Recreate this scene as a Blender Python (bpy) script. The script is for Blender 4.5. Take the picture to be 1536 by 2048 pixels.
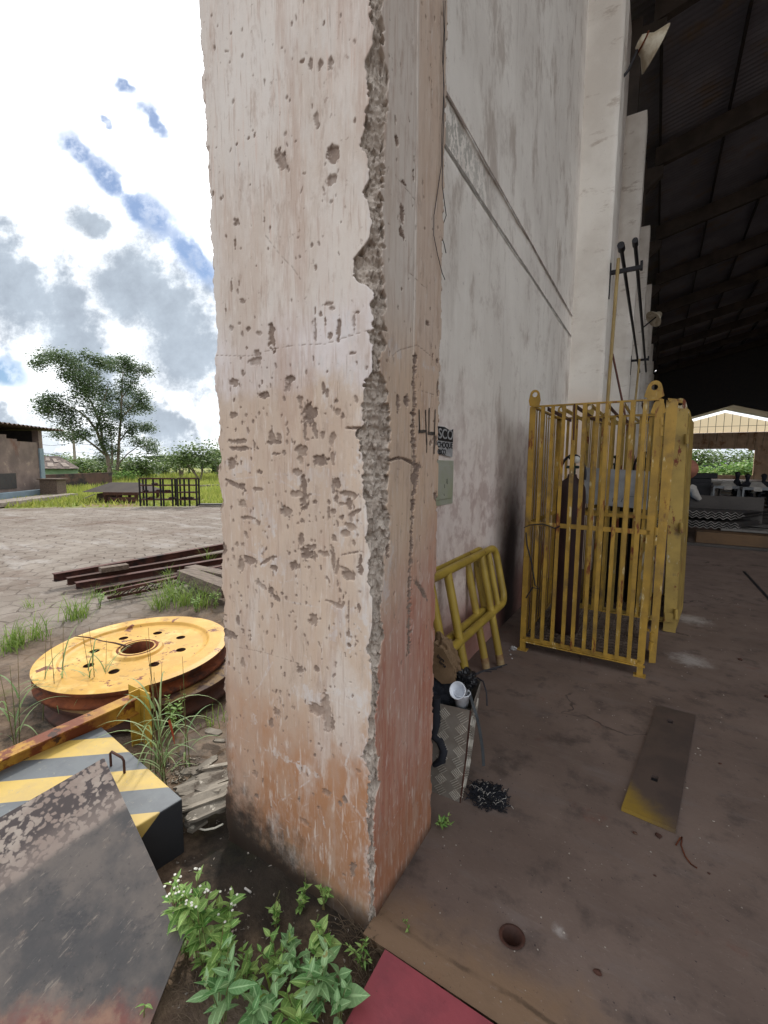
import bpy, bmesh, math, random
import numpy as np
from mathutils import Vector, Matrix
random.seed(7)
for o in list(bpy.data.objects): bpy.data.objects.remove(o)
SC = bpy.context.scene
COL = SC.collection
R = math.radians

# ---------------------------------------------------------------- camera
F, CX, CY, HC = 890., 768., 1024., 1.55
_Y = np.array([545, 92, -890.]); _Y /= np.linalg.norm(_Y)
_U = -np.array([-70, -(890 * 890 - 70 * 545) / 92, -890.]); _U /= np.linalg.norm(_U)
_X = np.cross(_Y, _U)
M3 = np.array([_X, _Y, _U])
CAM = np.array([0, 0, HC])
cd = bpy.data.cameras.new('camera'); cam = bpy.data.objects.new('camera', cd); COL.objects.link(cam)
mw = Matrix([list(M3[0]) + [0], list(M3[1]) + [0], list(M3[2]) + [HC], [0, 0, 0, 1]])
cam.matrix_world = mw
cd.sensor_fit = 'VERTICAL'; cd.sensor_height = 36; cd.lens = F / 2048 * 36
cd.clip_start = 0.05; cd.clip_end = 3000
SC.camera = cam
SC.render.resolution_x = 768; SC.render.resolution_y = 1024

def ray(x, y): return M3 @ np.array([x - CX, -(y - CY), -F])
def G(x, y, z=0.):
    r = ray(x, y); p = CAM + r * ((z - HC) / r[2]); return Vector(p)
def PX(x, y, X): r = ray(x, y); return Vector(CAM + r * (X / r[0]))
def PY(x, y, Y): r = ray(x, y); return Vector(CAM + r * (Y / r[1]))
def PL(x, y, p0, n):
    r = Vector(ray(x, y)); c = Vector(CAM); return c + r * ((p0 - c).dot(n) / r.dot(n))
def srgb(h, k=1.):
    v = [int(h[i:i + 2], 16) / 255 for i in (0, 2, 4)]
    return tuple(min(1, k * (c / 12.92 if c <= .04045 else ((c + .055) / 1.055) ** 2.4)) for c in v) + (1,)

# ---------------------------------------------------------------- node helper
class NT:
    def __init__(s, t): s.t = t; s.N = t.nodes; s.L = t.links
    def n(s, k, **kw):
        nd = s.N.new(k)
        for a, b in kw.items():
            if a.startswith('i_'):
                key = a[2:]; key = int(key) if key.isdigit() else key.replace('_', ' ')
                s.put(nd.inputs[key], b)
            else: setattr(nd, a, b)
        return nd
    def put(s, sock, v):
        if isinstance(v, bpy.types.NodeSocket): s.L.new(v, sock)
        elif isinstance(v, bpy.types.Node): s.L.new(v.outputs[0], sock)
        else: sock.default_value = v
    def m(s, op, a, b=0., c=0.):
        nd = s.N.new('ShaderNodeMath'); nd.operation = op
        s.put(nd.inputs[0], a); s.put(nd.inputs[1], b)
        if op in ('MULTIPLY_ADD', 'SMOOTH_MIN', 'SMOOTH_MAX', 'WRAP', 'COMPARE'): s.put(nd.inputs[2], c)
        return nd.outputs[0]
    def v(s, op, a, b=None):
        nd = s.N.new('ShaderNodeVectorMath'); nd.operation = op
        s.put(nd.inputs[0], a)
        if b is not None: s.put(nd.inputs[1], b)
        return nd.outputs['Value'] if op in ('DOT_PRODUCT', 'LENGTH', 'DISTANCE') else nd.outputs[0]
    def ss(s, x, lo, hi):
        nd = s.N.new('ShaderNodeMapRange'); nd.interpolation_type = 'SMOOTHSTEP'
        s.put(nd.inputs[0], x); s.put(nd.inputs[1], lo); s.put(nd.inputs[2], hi)
        nd.inputs[3].default_value = 0; nd.inputs[4].default_value = 1
        return nd.outputs[0]
    def mix(s, f, a, b):
        nd = s.N.new('ShaderNodeMix'); nd.data_type = 'RGBA'
        s.put(nd.inputs[0], f); s.put(nd.inputs[6], a); s.put(nd.inputs[7], b)
        return nd.outputs[2]
    def noise(s, vec, scale, detail=6, rough=.6, dist=0.):
        nd = s.N.new('ShaderNodeTexNoise'); s.put(nd.inputs['Vector'], vec)
        nd.inputs['Scale'].default_value = scale; nd.inputs['Detail'].default_value = detail
        nd.inputs['Roughness'].default_value = rough; nd.inputs['Distortion'].default_value = dist
        return nd.outputs[0]
    def scl(s, vec, sc): return s.v('MULTIPLY', vec, sc)
    def sep(s, vec):
        nd = s.N.new('ShaderNodeSeparateXYZ'); s.put(nd.inputs[0], vec); return nd.outputs

# ---------------------------------------------------------------- sky and sun
SUN = Vector((-.42, .55, .72)).normalized()
W = bpy.data.worlds.new('World'); SC.world = W; W.use_nodes = True
t = NT(W.node_tree); t.N.clear()
out = t.n('ShaderNodeOutputWorld')
sky = t.n('ShaderNodeTexSky', sky_type='NISHITA', sun_disc=False)
sky.sun_elevation = math.asin(SUN.z); sky.sun_rotation = math.atan2(SUN.x, SUN.y)
sky.air_density = 1.0; sky.dust_density = .6; sky.ozone_density = 1.5
tc = t.n('ShaderNodeTexCoord'); D = tc.outputs['Generated']
ax = [tuple(M3[:, i]) for i in range(3)]
vx = t.v('DOT_PRODUCT', D, ax[0]); vy = t.v('DOT_PRODUCT', D, ax[1]); vz = t.m('MAXIMUM', t.m('MULTIPLY', t.v('DOT_PRODUCT', D, ax[2]), -1.), .05)
u = t.m('DIVIDE', vx, vz); v_ = t.m('DIVIDE', vy, vz)
cmb = t.n('ShaderNodeCombineXYZ', i_0=u, i_1=v_)
warp = t.n('ShaderNodeTexNoise'); t.put(warp.inputs['Vector'], cmb); warp.inputs['Scale'].default_value = 5.5; warp.inputs['Detail'].default_value = 4; warp.inputs['Roughness'].default_value = .65
P2 = t.v('ADD', cmb, t.v('MULTIPLY', t.v('SUBTRACT', warp.outputs['Color'], (.5, .5, .5)), (.13, .13, 0)))
CA, SA = math.cos(R(42)), -math.sin(R(42))          # streaks of cloud run down to the right
P3 = t.n('ShaderNodeCombineXYZ', i_0=t.v('DOT_PRODUCT', P2, (CA, SA, 0)), i_1=t.v('DOT_PRODUCT', P2, (-SA, CA, 0))).outputs[0]
fine = t.noise(cmb, 11, 6, .66)
def field(ells, lo, hi, amp):
    acc = None
    for (x, y, a_, b_) in ells:
        x, y = (x - CX) / F, -(y - CY) / F; a_ /= F; b_ /= F
        c_ = (x * CA + y * SA, -x * SA + y * CA)
        nd = t.N.new('ShaderNodeVectorMath'); nd.operation = 'MULTIPLY_ADD'; t.put(nd.inputs[0], P3); nd.inputs[1].default_value = (1 / a_, 1 / b_, 0); nd.inputs[2].default_value = (-c_[0] / a_, -c_[1] / b_, 0)
        d = t.v('LENGTH', nd.outputs[0]); acc = d if acc is None else t.m('MINIMUM', acc, d)
    return t.m('SUBTRACT', 1., t.ss(t.m('ADD', acc, t.m('MULTIPLY', t.m('SUBTRACT', fine, .5), amp)), lo, hi))
blue = field([(150, 300, 60, 22), (205, 352, 95, 34), (290, 425, 110, 46), (385, 505, 110, 40), (256, 182, 34, 24), (305, 245, 55, 20), (5, 735, 75, 34), (212, 260, 18, 10)], .35, 1.15, 1.1)
grey = field([(40, 560, 300, 120), (330, 600, 210, 100), (190, 450, 80, 32), (235, 590, 90, 55), (395, 710, 170, 110), (150, 690, 190, 60), (290, 830, 220, 44), (60, 880, 160, 34)], .4, 1.35, 1.9)
oth = t.noise(t.v('MULTIPLY', D, (1, 1, 2.6)), 2.6, 4, .6)
inview = t.m('GREATER_THAN', t.v('DOT_PRODUCT', D, ax[2]), -.25)
grey = t.m('MAXIMUM', grey, t.m('MULTIPLY', t.m('MULTIPLY', t.ss(oth, .42, .62), inview), .8))
lowband = t.m('MULTIPLY', t.ss(fine, .36, .60), t.m('SUBTRACT', 1., t.ss(t.sep(D)[2], .02, .30)))
grey = t.m('MAXIMUM', grey, t.m('MULTIPLY', lowband, .8))
ccol = t.mix(grey, (1.45, 1.48, 1.5, 1), (.41, .47, .54, 1))
ccol = t.v('MULTIPLY', ccol, t.n('ShaderNodeCombineXYZ', i_0=t.m('MULTIPLY_ADD', fine, .9, .55), i_1=t.m('MULTIPLY_ADD', fine, .9, .55), i_2=t.m('MULTIPLY_ADD', fine, .85, .58)).outputs[0])
W.cycles.sampling_method = 'MANUAL'; W.cycles.sample_map_resolution = 512
bg1 = t.n('ShaderNodeBackground', i_0=t.v('MULTIPLY', sky.outputs[0], (.80, .98, 1.18)), i_1=.062)
bg2 = t.n('ShaderNodeBackground', i_0=ccol, i_1=1.0)
mx = t.n('ShaderNodeMixShader', i_0=t.m('SUBTRACT', 1., t.m('MULTIPLY', blue, t.m('MULTIPLY_ADD', t.ss(fine, .30, .55), .45, .5))), i_1=bg1, i_2=bg2)
t.L.new(mx.outputs[0], out.inputs[0])
sl = bpy.data.lights.new('sun', 'SUN'); sl.energy = 2.0; sl.angle = R(6); sl.color = (1, .95, .86)
so = bpy.data.objects.new('sun', sl); COL.objects.link(so); so.rotation_euler = SUN.to_track_quat('Z', 'Y').to_euler()
SC.view_settings.view_transform = 'Standard'; SC.view_settings.look = 'None'
SC.view_settings.exposure = 0.36; SC.view_settings.gamma = 1
SC.render.engine = 'CYCLES'

# ---------------------------------------------------------------- materials
def mat(name, base, alt=None, scale=4, lo=.35, hi=.65, rough=.8, metal=0., bump=.25, bscale=40, layers=(), stretch=(1, 1, 1), spec=.4, coord='Object', objvar=0.):
    """base mixed with alt by noise; layers = (colour, scale, lo, hi, stretch) patches of wear, dirt or rust"""
    m = bpy.data.materials.new(name); m.use_nodes = True
    t = NT(m.node_tree); b = t.N['Principled BSDF']
    co = t.n('ShaderNodeTexCoord').outputs[coord]
    c = base
    if alt is not None:
        c = t.mix(t.ss(t.noise(t.scl(co, stretch), scale), lo, hi), base, alt)
    rg = rough
    if objvar:
        c = t.mix(t.m('MULTIPLY', t.n('ShaderNodeObjectInfo').outputs['Random'], objvar), c, tuple(q * .35 for q in base[:3]) + (1,))
    for i, (cc, s, l, h, st) in enumerate(layers):
        off = t.v('ADD', t.scl(co, st), (i * 7.3 + 1.1, 3.1 * i, 0))
        k = t.ss(t.noise(off, s, 5, .68), l, h)
        c = t.mix(k, c, cc)
    if metal > 0 and layers: pass
    t.put(b.inputs['Base Color'], c); b.inputs['Roughness'].default_value = rough; b.inputs['Metallic'].default_value = metal
    b.inputs['Specular IOR Level'].default_value = spec
    if bump:
        nz = t.m('ADD', t.noise(co, bscale, 4, .7), t.m('MULTIPLY', t.noise(co, bscale / 7, 3), 1.5))
        bp = t.n('ShaderNodeBump', i_Strength=bump, i_Distance=.01, i_Height=nz); t.L.new(bp.outputs[0], b.inputs['Normal'])
    return m
RUST = srgb('6b3418'); RUSTD = srgb('3a2219'); DUST = srgb('6a5347')
MAT = {}
Y_ = MAT['yellow'] = mat('yellow_paint', srgb('ab8736'), srgb('8c6f30'), 6, rough=.5, bump=.12, layers=[(RUST, 9, .58, .66, (1, 1, .35)), (srgb('5a4836'), 3, .52, .75, (1, 1, 1)), (srgb('c4b48a'), 16, .6, .68, (1, 1, .3))])
MAT['yellow2'] = mat('worn_yellow_paint', srgb('a88d48'), srgb('8d763c'), 4, rough=.6, bump=.15, layers=[(srgb('b9b09a'), 5, .60, .66, (1, 1, .5)), (RUST, 12, .57, .63, (1, 1, .4)), (srgb('6a5a40'), 4, .55, .75, (1, 1, 1))])
MAT['yellow_tube'] = mat('yellow_tube_paint', srgb('a88f3e'), srgb('917a35'), 5, rough=.45, bump=.06, layers=[(srgb('5e3a20'), 14, .68, .72, (1, 1, .6)), (srgb('6d5b46'), 3, .58, .8, (1, 1, 1))])
MAT['wheel'] = mat('wheel_yellow', srgb('d0a24a'), srgb('bd923f'), 5, rough=.5, bump=.12, layers=[(srgb('dcbc74'), 3, .5, .7, (1, 1, 1)), (srgb('8f6a34'), 11, .58, .7, (1, 1, 1)), (RUST, 7, .60, .64, (1, 1, 1))])
MAT['rust'] = mat('rust', srgb('5a2c18'), srgb('7a4122'), 12, rough=.9, bump=.4, layers=[(RUSTD, 5, .5, .65, (1, 1, 1))])
MAT['rustdark'] = mat('dark_rust', srgb('3a241d'), srgb('4b2c21'), 12, rough=.8, bump=.35, layers=[(srgb('5c4a3e'), 6, .6, .7, (1, 1, 1))])
MAT['beamrust'] = mat('primer_red_steel', srgb('4a2a26'), srgb('5d3a30'), 3, rough=.75, bump=.15, layers=[(srgb('2b1f1d'), 5, .5, .65, (.3, 1, 1))])
MAT['steel_dark'] = mat('dark_steel', srgb('2d2b2d'), srgb('38332f'), 6, rough=.6, bump=.15, layers=[(RUSTD, 7, .6, .7, (1, 1, 1))])
MAT['black'] = mat('black_iron', srgb('17171a'), srgb('26242a'), 6, rough=.55, bump=.1)
MAT['black_plastic'] = mat('black_plastic', srgb('131316'), srgb('1d1d22'), 6, rough=.35, bump=.1, bscale=12)
MAT['white_plastic'] = mat('white_plastic', srgb('e2e6ee'), srgb('d2d6de'), 6, rough=.35, bump=.03)
MAT['concrete'] = mat('concrete', srgb('9a9088'), srgb('857a72'), 3, bump=.4, layers=[(srgb('5c544e'), 5, .58, .75, (1, 1, .4))])
MAT['board'] = mat('grey_board', srgb('948b7e'), srgb('70675c'), 6, bump=.4, stretch=(2, 1, 1), layers=[(srgb('554b41'), 9, .52, .62, (1, 1, 1)), (srgb('c4bcae'), 14, .6, .66, (1, 1, 1))], objvar=.75)
MAT['wood'] = mat('weathered_wood', srgb('75665a'), srgb('574a41'), 5, bump=.6, stretch=(1, 8, 8), layers=[(srgb('33291f'), 4, .6, .7, (1, 6, 6))])
MAT['bark'] = mat('bark', srgb('8d8074'), srgb('6a5d52'), 5, bump=.5, stretch=(3, 3, .6))
MAT['paper'] = mat('brown_paper', srgb('80684f'), srgb('6d573f'), 8, bump=.5, bscale=18)
MAT['foil'] = mat('foil', srgb('b9b9b9'), None, metal=.8, rough=.3, bump=.3)
MAT['cloth'] = mat('pale_cloth', srgb('b9b4ae'), srgb('9a958f'), 5, bump=.2)
MAT['bluecloth'] = mat('blue_plastic', srgb('2f7fb5'), srgb('2a6f9c'), 5, bump=.1)
MAT['cyl'] = mat('maroon_cylinder_paint', srgb('3c2626'), srgb('2f2021'), 4, rough=.5, bump=.08, layers=[(srgb('241a1c'), 5, .55, .7, (1, 1, .4))])
MAT['cylblack'] = mat('black_cylinder_paint', srgb('1a191c'), srgb('242226'), 4, rough=.45, bump=.08)
MAT['valve'] = mat('green_valve', srgb('27403f'), srgb('1f3030'), 8, rough=.5, bump=.1)
MAT['brass'] = mat('brass', srgb('8c7a48'), None, metal=.7, rough=.4, bump=.05)
MAT['glass_white'] = mat('gauge_face', srgb('d9d9d4'), None, rough=.3, bump=0)
MAT['lampshade'] = mat('lamp_enamel', srgb('d8d0bd'), srgb('b5a68c'), 7, rough=.5, bump=.1, layers=[(srgb('7c5a3c'), 9, .62, .7, (1, 1, 1))])
MAT['cable'] = mat('white_cable', srgb('d5cfc0'), None, rough=.6, bump=.1)
MAT['rope'] = mat('grey_strap', srgb('3c4043'), srgb('2a2d30'), 7, rough=.6, bump=.2)
MAT['skin_dark'] = mat('figure_dark', srgb('2a2220'), None, rough=.8, bump=.1)
MAT['cloth_dark'] = mat('dark_workwear', srgb('22242c'), srgb('1b1c22'), 8, rough=.9, bump=.2)
MAT['table_grey'] = mat('grey_table_paint', srgb('8b8f93'), srgb('74777a'), 5, rough=.5, bump=.1)
MAT['tile'] = mat('clay_tile', srgb('5e504a'), srgb('4d423d'), 3, bump=.5, layers=[(srgb('86766b'), 4, .55, .62, (1, 1, 1))])
MAT['greenband'] = mat('green_paint', srgb('7f9a78'), srgb('6e8868'), 4, bump=.2)
MAT['brick'] = mat('dark_stained_brick', srgb('5d433b'), srgb('4a352f'), .8, bump=.5, layers=[(srgb('241e1f'), .5, .45, .6, (1, 1, 1.5))])
MAT['shedwall'] = mat('stained_render', srgb('84736b'), srgb('6a5c57'), 1.3, bump=.4, layers=[(srgb('98877b'), 3, .55, .7, (1, 1, 1)), (srgb('6e4a3c'), .8, .55, .68, (1, 1, .5))])
MAT['shedblue'] = mat('pale_blue_grey_paint', srgb('8193a0'), srgb('74848f'), 2, bump=.15)
MAT['shedred'] = mat('red_oxide_paint', srgb('6d3038'), srgb('5a2a30'), 3, bump=.15)
MAT['sheetroof'] = mat('rusty_roof_sheet', srgb('5c4a42'), srgb('4a3c38'), 2, bump=.2)
MAT['pavroof'] = mat('dull_green_metal', srgb('3e4b45'), srgb('333c38'), 1, bump=.1)
MAT['grating'] = mat('rusty_grating', srgb('6f6156'), srgb('564a42'), 8, rough=.6, bump=.1)
MAT['hallroof'] = mat('dark_corrugated_steel', srgb('8d8d98'), srgb('75757f'), .6, rough=.45, bump=.1, layers=[(srgb('857565'), .7, .5, .7, (1, 1, 1))])
MAT['hallbeam'] = mat('roof_concrete', srgb('554d47'), srgb('423c38'), 1.4, bump=.3)
MAT['hallwall'] = mat('far_wall_render', srgb('e0c6a8'), srgb('c4a98e'), 1.0, bump=.3, layers=[(srgb('a0714f'), .6, .52, .66, (1, 1, 1)), (srgb('5c5045'), 1.6, .55, .7, (3, 1, .2))])
MAT['brownplate'] = mat('brown_steel_plate', srgb('62492f'), srgb('4d3a28'), 2, rough=.6, bump=.15, layers=[(srgb('2f2620'), 2, .55, .7, (1, 1, 1))])
MAT['greysheet'] = mat('dark_grey_sheet', srgb('46403c'), srgb('37322f'), 2, rough=.5, bump=.15)
MAT['corr'] = mat('grey_roofing_sheet', srgb('76726e'), srgb('5a5653'), 5, rough=.6, bump=.2)
MAT['sign_white'] = mat('label_white', srgb('a9aaac'), srgb('8f9092'), 30, rough=.6, bump=.1)
MAT['sign_black'] = mat('label_black', srgb('1d1e22'), srgb('2a2a2e'), 40, rough=.6, bump=.1)
MAT['panel'] = mat('panel_box_paint', srgb('a3a59a'), srgb('999e86'), 6, rough=.5, bump=.1, layers=[(srgb('8e9470'), 4, .55, .7, (1, 1, 1))])
MAT['notice'] = mat('grey_notice_board', srgb('a7a9ad'), srgb('8e9094'), 6, rough=.6, bump=.1, layers=[(srgb('55504c'), 12, .64, .7, (1, 1, 1))])
MAT['ink'] = mat('faded_ink', srgb('55565a'), None, bump=0)
MAT['marker'] = mat('black_marker', srgb('3c3834'), srgb('57504a'), 60, bump=0)
MAT['redplate'] = mat('dull_red_paint', srgb('8a3f47'), srgb('7c3a42'), 9, rough=.5, bump=.12, layers=[(srgb('6b3038'), 14, .6, .7, (1, 1, 1)), (srgb('a5686a'), 6, .62, .8, (1, 1, 1))])
MAT['pole_yellow'] = mat('pale_pole', srgb('b09a6a'), srgb('9a8458'), 3, bump=.1)
MAT['pole_brown'] = mat('brown_pole', srgb('5a3a34'), srgb('6b443a'), 3, bump=.1)
MAT['stonebit'] = mat('pale_stone_chip', srgb('a59c92'), srgb('887e74'), 30, bump=.4)
MAT['translucent'] = None
def leafmat(name, c1, c2, trans=.35, rough=.5, veins=False):
    m = bpy.data.materials.new(name); m.use_nodes = True
    t = NT(m.node_tree); b = t.N['Principled BSDF']
    g = t.n('ShaderNodeNewGeometry'); oi = t.n('ShaderNodeObjectInfo')
    r = t.m('FRACT', t.m('ADD', g.outputs['Random Per Island'], oi.outputs['Random']))
    co = t.n('ShaderNodeTexCoord').outputs['Object']
    c = t.mix(t.m('MULTIPLY_ADD', t.noise(co, 30, 4), .7, t.m('MULTIPLY_ADD', r, .9, -.35)), c1, c2)
    t.put(b.inputs['Base Color'], c); b.inputs['Roughness'].default_value = rough; b.inputs['Specular IOR Level'].default_value = .35
    if veins:
        mid = t.n('ShaderNodeAttribute', attribute_name='mid').outputs['Fac']; alo = t.n('ShaderNodeAttribute', attribute_name='along').outputs['Fac']
        vn_ = t.ss(t.m('SINE', t.m('MULTIPLY', t.m('SUBTRACT', alo, t.m('MULTIPLY', t.m('SUBTRACT', 1., mid), .17)), 52.)), .55, .95)
        k = t.m('MULTIPLY', t.m('MAXIMUM', t.ss(mid, .80, .95), t.m('MULTIPLY', vn_, .22)), .55)
        c = t.mix(k, c, tuple(min(1, q * 1.7 + .05) for q in c2[:3]) + (1,))
        c = t.mix(t.m('MULTIPLY', t.ss(t.noise(co, 60, 3), .6, .68), t.m('MULTIPLY', t.ss(r, .6, .9), .8)), c, srgb('8a7a3c'))
        t.put(b.inputs['Base Color'], c)
        bp = t.n('ShaderNodeBump', i_Strength=.4, i_Distance=.002, i_Height=t.m('SUBTRACT', 1., k)); t.L.new(bp.outputs[0], b.inputs['Normal'])
    tr = t.n('ShaderNodeBsdfTranslucent', i_0=c); mx = t.n('ShaderNodeMixShader', i_0=trans)
    t.L.new(b.outputs[0], mx.inputs[1]); t.L.new(tr.outputs[0], mx.inputs[2])
    t.L.new(mx.outputs[0], t.N['Material Output'].inputs[0])
    return m
MAT['leaf'] = leafmat('weed_leaf', srgb('568539'), srgb('a3bd70'), veins=True)
MAT['leaf_blue'] = leafmat('bluish_leaf', srgb('5d8c50'), srgb('9dbb88'), veins=True)
MAT['grass'] = leafmat('grass_blade', srgb('5f7f34'), srgb('98ab55'), .4)
MAT['grass_pale'] = leafmat('pale_grass_blade', srgb('6f8f5c'), srgb('a3b37c'), .4)
MAT['grass_far'] = leafmat('field_grass', srgb('7f8f40'), srgb('b3b562'), .5)
MAT['rustfoot'] = mat('dusty_worn_tube_end', srgb('7a5a3e'), srgb('8d7a58'), 20, rough=.8, bump=.2)
MAT['treeleaf'] = leafmat('tree_leaf', srgb('4e6046'), srgb('7c9068'), .3)
MAT['bush'] = leafmat('bush_leaf', srgb('4a6036'), srgb('7f9458'), .35)
MAT['dryleaf'] = leafmat('dry_red_leaf', srgb('8a3a22'), srgb('a85838'), .3)
MAT['stem'] = mat('green_stem', srgb('5c6b3a'), srgb('6e5a3a'), 9, bump=0)
MAT['drystem'] = mat('dry_root', srgb('4a3b2e'), srgb('6a5a48'), 9, bump=0)
MAT['petal'] = mat('white_petal', srgb('e8e6dc'), None, bump=0)

# translucent far gable panel (lets daylight through)
m = bpy.data.materials.new('translucent_sheet'); m.use_nodes = True; t = NT(m.node_tree)
b = t.N['Principled BSDF']; b.inputs['Base Color'].default_value = srgb('d8cdbc')
tr = t.n('ShaderNodeBsdfTranslucent', i_0=(.85, .78, .66, 1)); mx = t.n('ShaderNodeMixShader', i_0=.8)
t.L.new(b.outputs[0], mx.inputs[1]); t.L.new(tr.outputs[0], mx.inputs[2]); t.L.new(mx.outputs[0], t.N['Material Output'].inputs[0])
MAT['translucent'] = m

# ---------------------------------------------------------------- tagging and mesh collecting
def tag(o, label=None, cat=None, group=None, kind=None):
    if label: o['label'] = label
    if cat: o['category'] = cat
    if group: o['group'] = group
    if kind: o['kind'] = kind
    return o
def empty(name, loc, label, cat, group=None, rz=0.):
    o = bpy.data.objects.new(name, None); COL.objects.link(o); o.location = loc; o.rotation_euler = (0, 0, rz)
    o.empty_display_size = .1
    return tag(o, label, cat, group)
def local_inv(parent):
    return (Matrix.Translation(parent.location) @ parent.rotation_euler.to_matrix().to_4x4()).inverted() if parent is not None else Matrix()
class MB:
    def __init__(s): s.v = []; s.f = []; s.sm = []
    def add(s, vs, fs, smooth=False):
        o = len(s.v); s.v += [tuple(a) for a in vs]; s.f += [tuple(i + o for i in f) for f in fs]; s.sm += [smooth] * len(fs); return s
    def box(s, lo, hi, M=None):
        x0, y0, z0 = lo; x1, y1, z1 = hi
        vs = [Vector(p) for p in ((x0, y0, z0), (x1, y0, z0), (x1, y1, z0), (x0, y1, z0), (x0, y0, z1), (x1, y0, z1), (x1, y1, z1), (x0, y1, z1))]
        if M is not None: vs = [M @ p for p in vs]
        return s.add(vs, [(0, 3, 2, 1), (4, 5, 6, 7), (0, 1, 5, 4), (1, 2, 6, 5), (2, 3, 7, 6), (3, 0, 4, 7)])
    def prism(s, pts, d):
        """polygon of 3D points extruded by vector d"""
        n = len(pts); pts = [Vector(p) for p in pts]; d = Vector(d)
        return s.add(pts + [p + d for p in pts], [tuple(range(n))[::-1], tuple(range(n, 2 * n))] + [(i, (i + 1) % n, n + (i + 1) % n, n + i) for i in range(n)])
    def bar(s, a, b, w, h, up=(0, 0, 1)):
        a = Vector(a); b = Vector(b); d = (b - a).normalized(); up = Vector(up)
        if abs(d.dot(up)) > .98: up = Vector((0, 1, 0))
        x = d.cross(up).normalized(); z = x.cross(d)
        q = [x * (i * w / 2) + z * (j * h / 2) for i, j in ((-1, -1), (1, -1), (1, 1), (-1, 1))]
        return s.add([a + p for p in q] + [b + p for p in q], [(0, 1, 2, 3), (7, 6, 5, 4), (0, 4, 5, 1), (1, 5, 6, 2), (2, 6, 7, 3), (3, 7, 4, 0)])
    def angle(s, a, b, w, th=.004, up=(0, 0, 1)):
        """angle iron: two thin flanges"""
        a = Vector(a); b = Vector(b); d = (b - a).normalized(); up = Vector(up)
        x = d.cross(up).normalized(); z = x.cross(d)
        s.bar(a + z * 0, b + z * 0, w, th, up); s.bar(a + x * (w / 2 - th / 2) + z * (w / 2 + th / 2), b + x * (w / 2 - th / 2) + z * (w / 2 + th / 2), th, w, up); return s
    def tube(s, pts, r, seg=8, cap=True, smooth=True):
        pts = [Vector(p) for p in pts]; n = len(pts); rs = r if isinstance(r, (list, tuple)) else [r] * n
        o = []; prev = None
        for i, p in enumerate(pts):
            d = ((pts[min(i + 1, n - 1)] - pts[max(i - 1, 0)])); d = d.normalized() if d.length > 1e-9 else Vector((0, 0, 1))
            if prev is None:
                a = Vector((0, 0, 1)) if abs(d.z) < .9 else Vector((1, 0, 0)); x = d.cross(a).normalized()
            else:
                x = (prev - d * prev.dot(d)); x = x.normalized() if x.length > 1e-6 else d.cross(Vector((0, 0, 1))).normalized()
            prev = x; y = d.cross(x)
            o += [p + (x * math.cos(2 * math.pi * k / seg) + y * math.sin(2 * math.pi * k / seg)) * rs[i] for k in range(seg)]
        f = [(i * seg + k, i * seg + (k + 1) % seg, (i + 1) * seg + (k + 1) % seg, (i + 1) * seg + k) for i in range(n - 1) for k in range(seg)]
        s.add(o, f, smooth)
        if cap:
            s.add(o[:seg], [tuple(range(seg))[::-1]]); s.add(o[-seg:], [tuple(range(seg))])
        return s
    def lathe(s, prof, c=(0, 0, 0), seg=32, M=None, smooth=True, a0=0, a1=2 * math.pi):
        full = abs(a1 - a0 - 2 * math.pi) < 1e-6; n = len(prof); c = Vector(c); vs = []
        cnt = seg if full else seg + 1
        for k in range(cnt):
            a = a0 + (a1 - a0) * k / seg
            for r, z in prof:
                p = Vector((r * math.cos(a), r * math.sin(a), z)); vs.append((M @ p if M is not None else p) + c)
        f = []
        for k in range(seg):
            k2 = (k + 1) % cnt if full else k + 1
            for i in range(n - 1): f.append((k * n + i, k2 * n + i, k2 * n + i + 1, k * n + i + 1))
        return s.add(vs, f, smooth)
    def quad(s, a, b, c, d): return s.add([a, b, c, d], [(0, 1, 2, 3)])
    def build(s, name, m, parent=None, bevel=0):
        me = bpy.data.meshes.new(name)
        inv = local_inv(parent)
        me.from_pydata([inv @ Vector(p) for p in s.v], [], s.f)
        me.polygons.foreach_set('use_smooth', s.sm)
        ms = m if isinstance(m, (list, tuple)) else [m]
        for x in ms: me.materials.append(x)
        me.update()
        o = bpy.data.objects.new(name, me); COL.objects.link(o)
        if parent is not None: o.parent = parent
        if bevel:
            bv = o.modifiers.new('bevel', 'BEVEL'); bv.width = bevel; bv.segments = 2; bv.limit_method = 'ANGLE'
        return o
def text_mesh(txt, size, M, mtl, name, parent, squeeze=1.):
    cu = bpy.data.curves.new(name, 'FONT'); cu.body = txt; cu.size = size; cu.extrude = 0.0008; cu.offset = size * .012
    o = bpy.data.objects.new(name, cu); COL.objects.link(o)
    dg = bpy.context.evaluated_depsgraph_get(); me = bpy.data.meshes.new_from_object(o.evaluated_get(dg))
    bpy.data.objects.remove(o)
    me.transform(local_inv(parent) @ M @ Matrix.Diagonal((squeeze, 1, 1, 1)))
    me.materials.clear(); me.materials.append(mtl)
    o = bpy.data.objects.new(name, me); COL.objects.link(o); o.parent = parent
    return o
def copy_tree(o, loc, rz=None, label=None, scale=None):
    c = o.copy(); COL.objects.link(c); c.location = loc
    if rz is not None: c.rotation_euler = (0, 0, rz)
    if scale: c.scale = scale
    if label: c['label'] = label
    for ch in o.children:
        d = ch.copy(); COL.objects.link(d); d.parent = c
        for g in ch.children:
            e = g.copy(); COL.objects.link(e); e.parent = d
    return c

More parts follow.
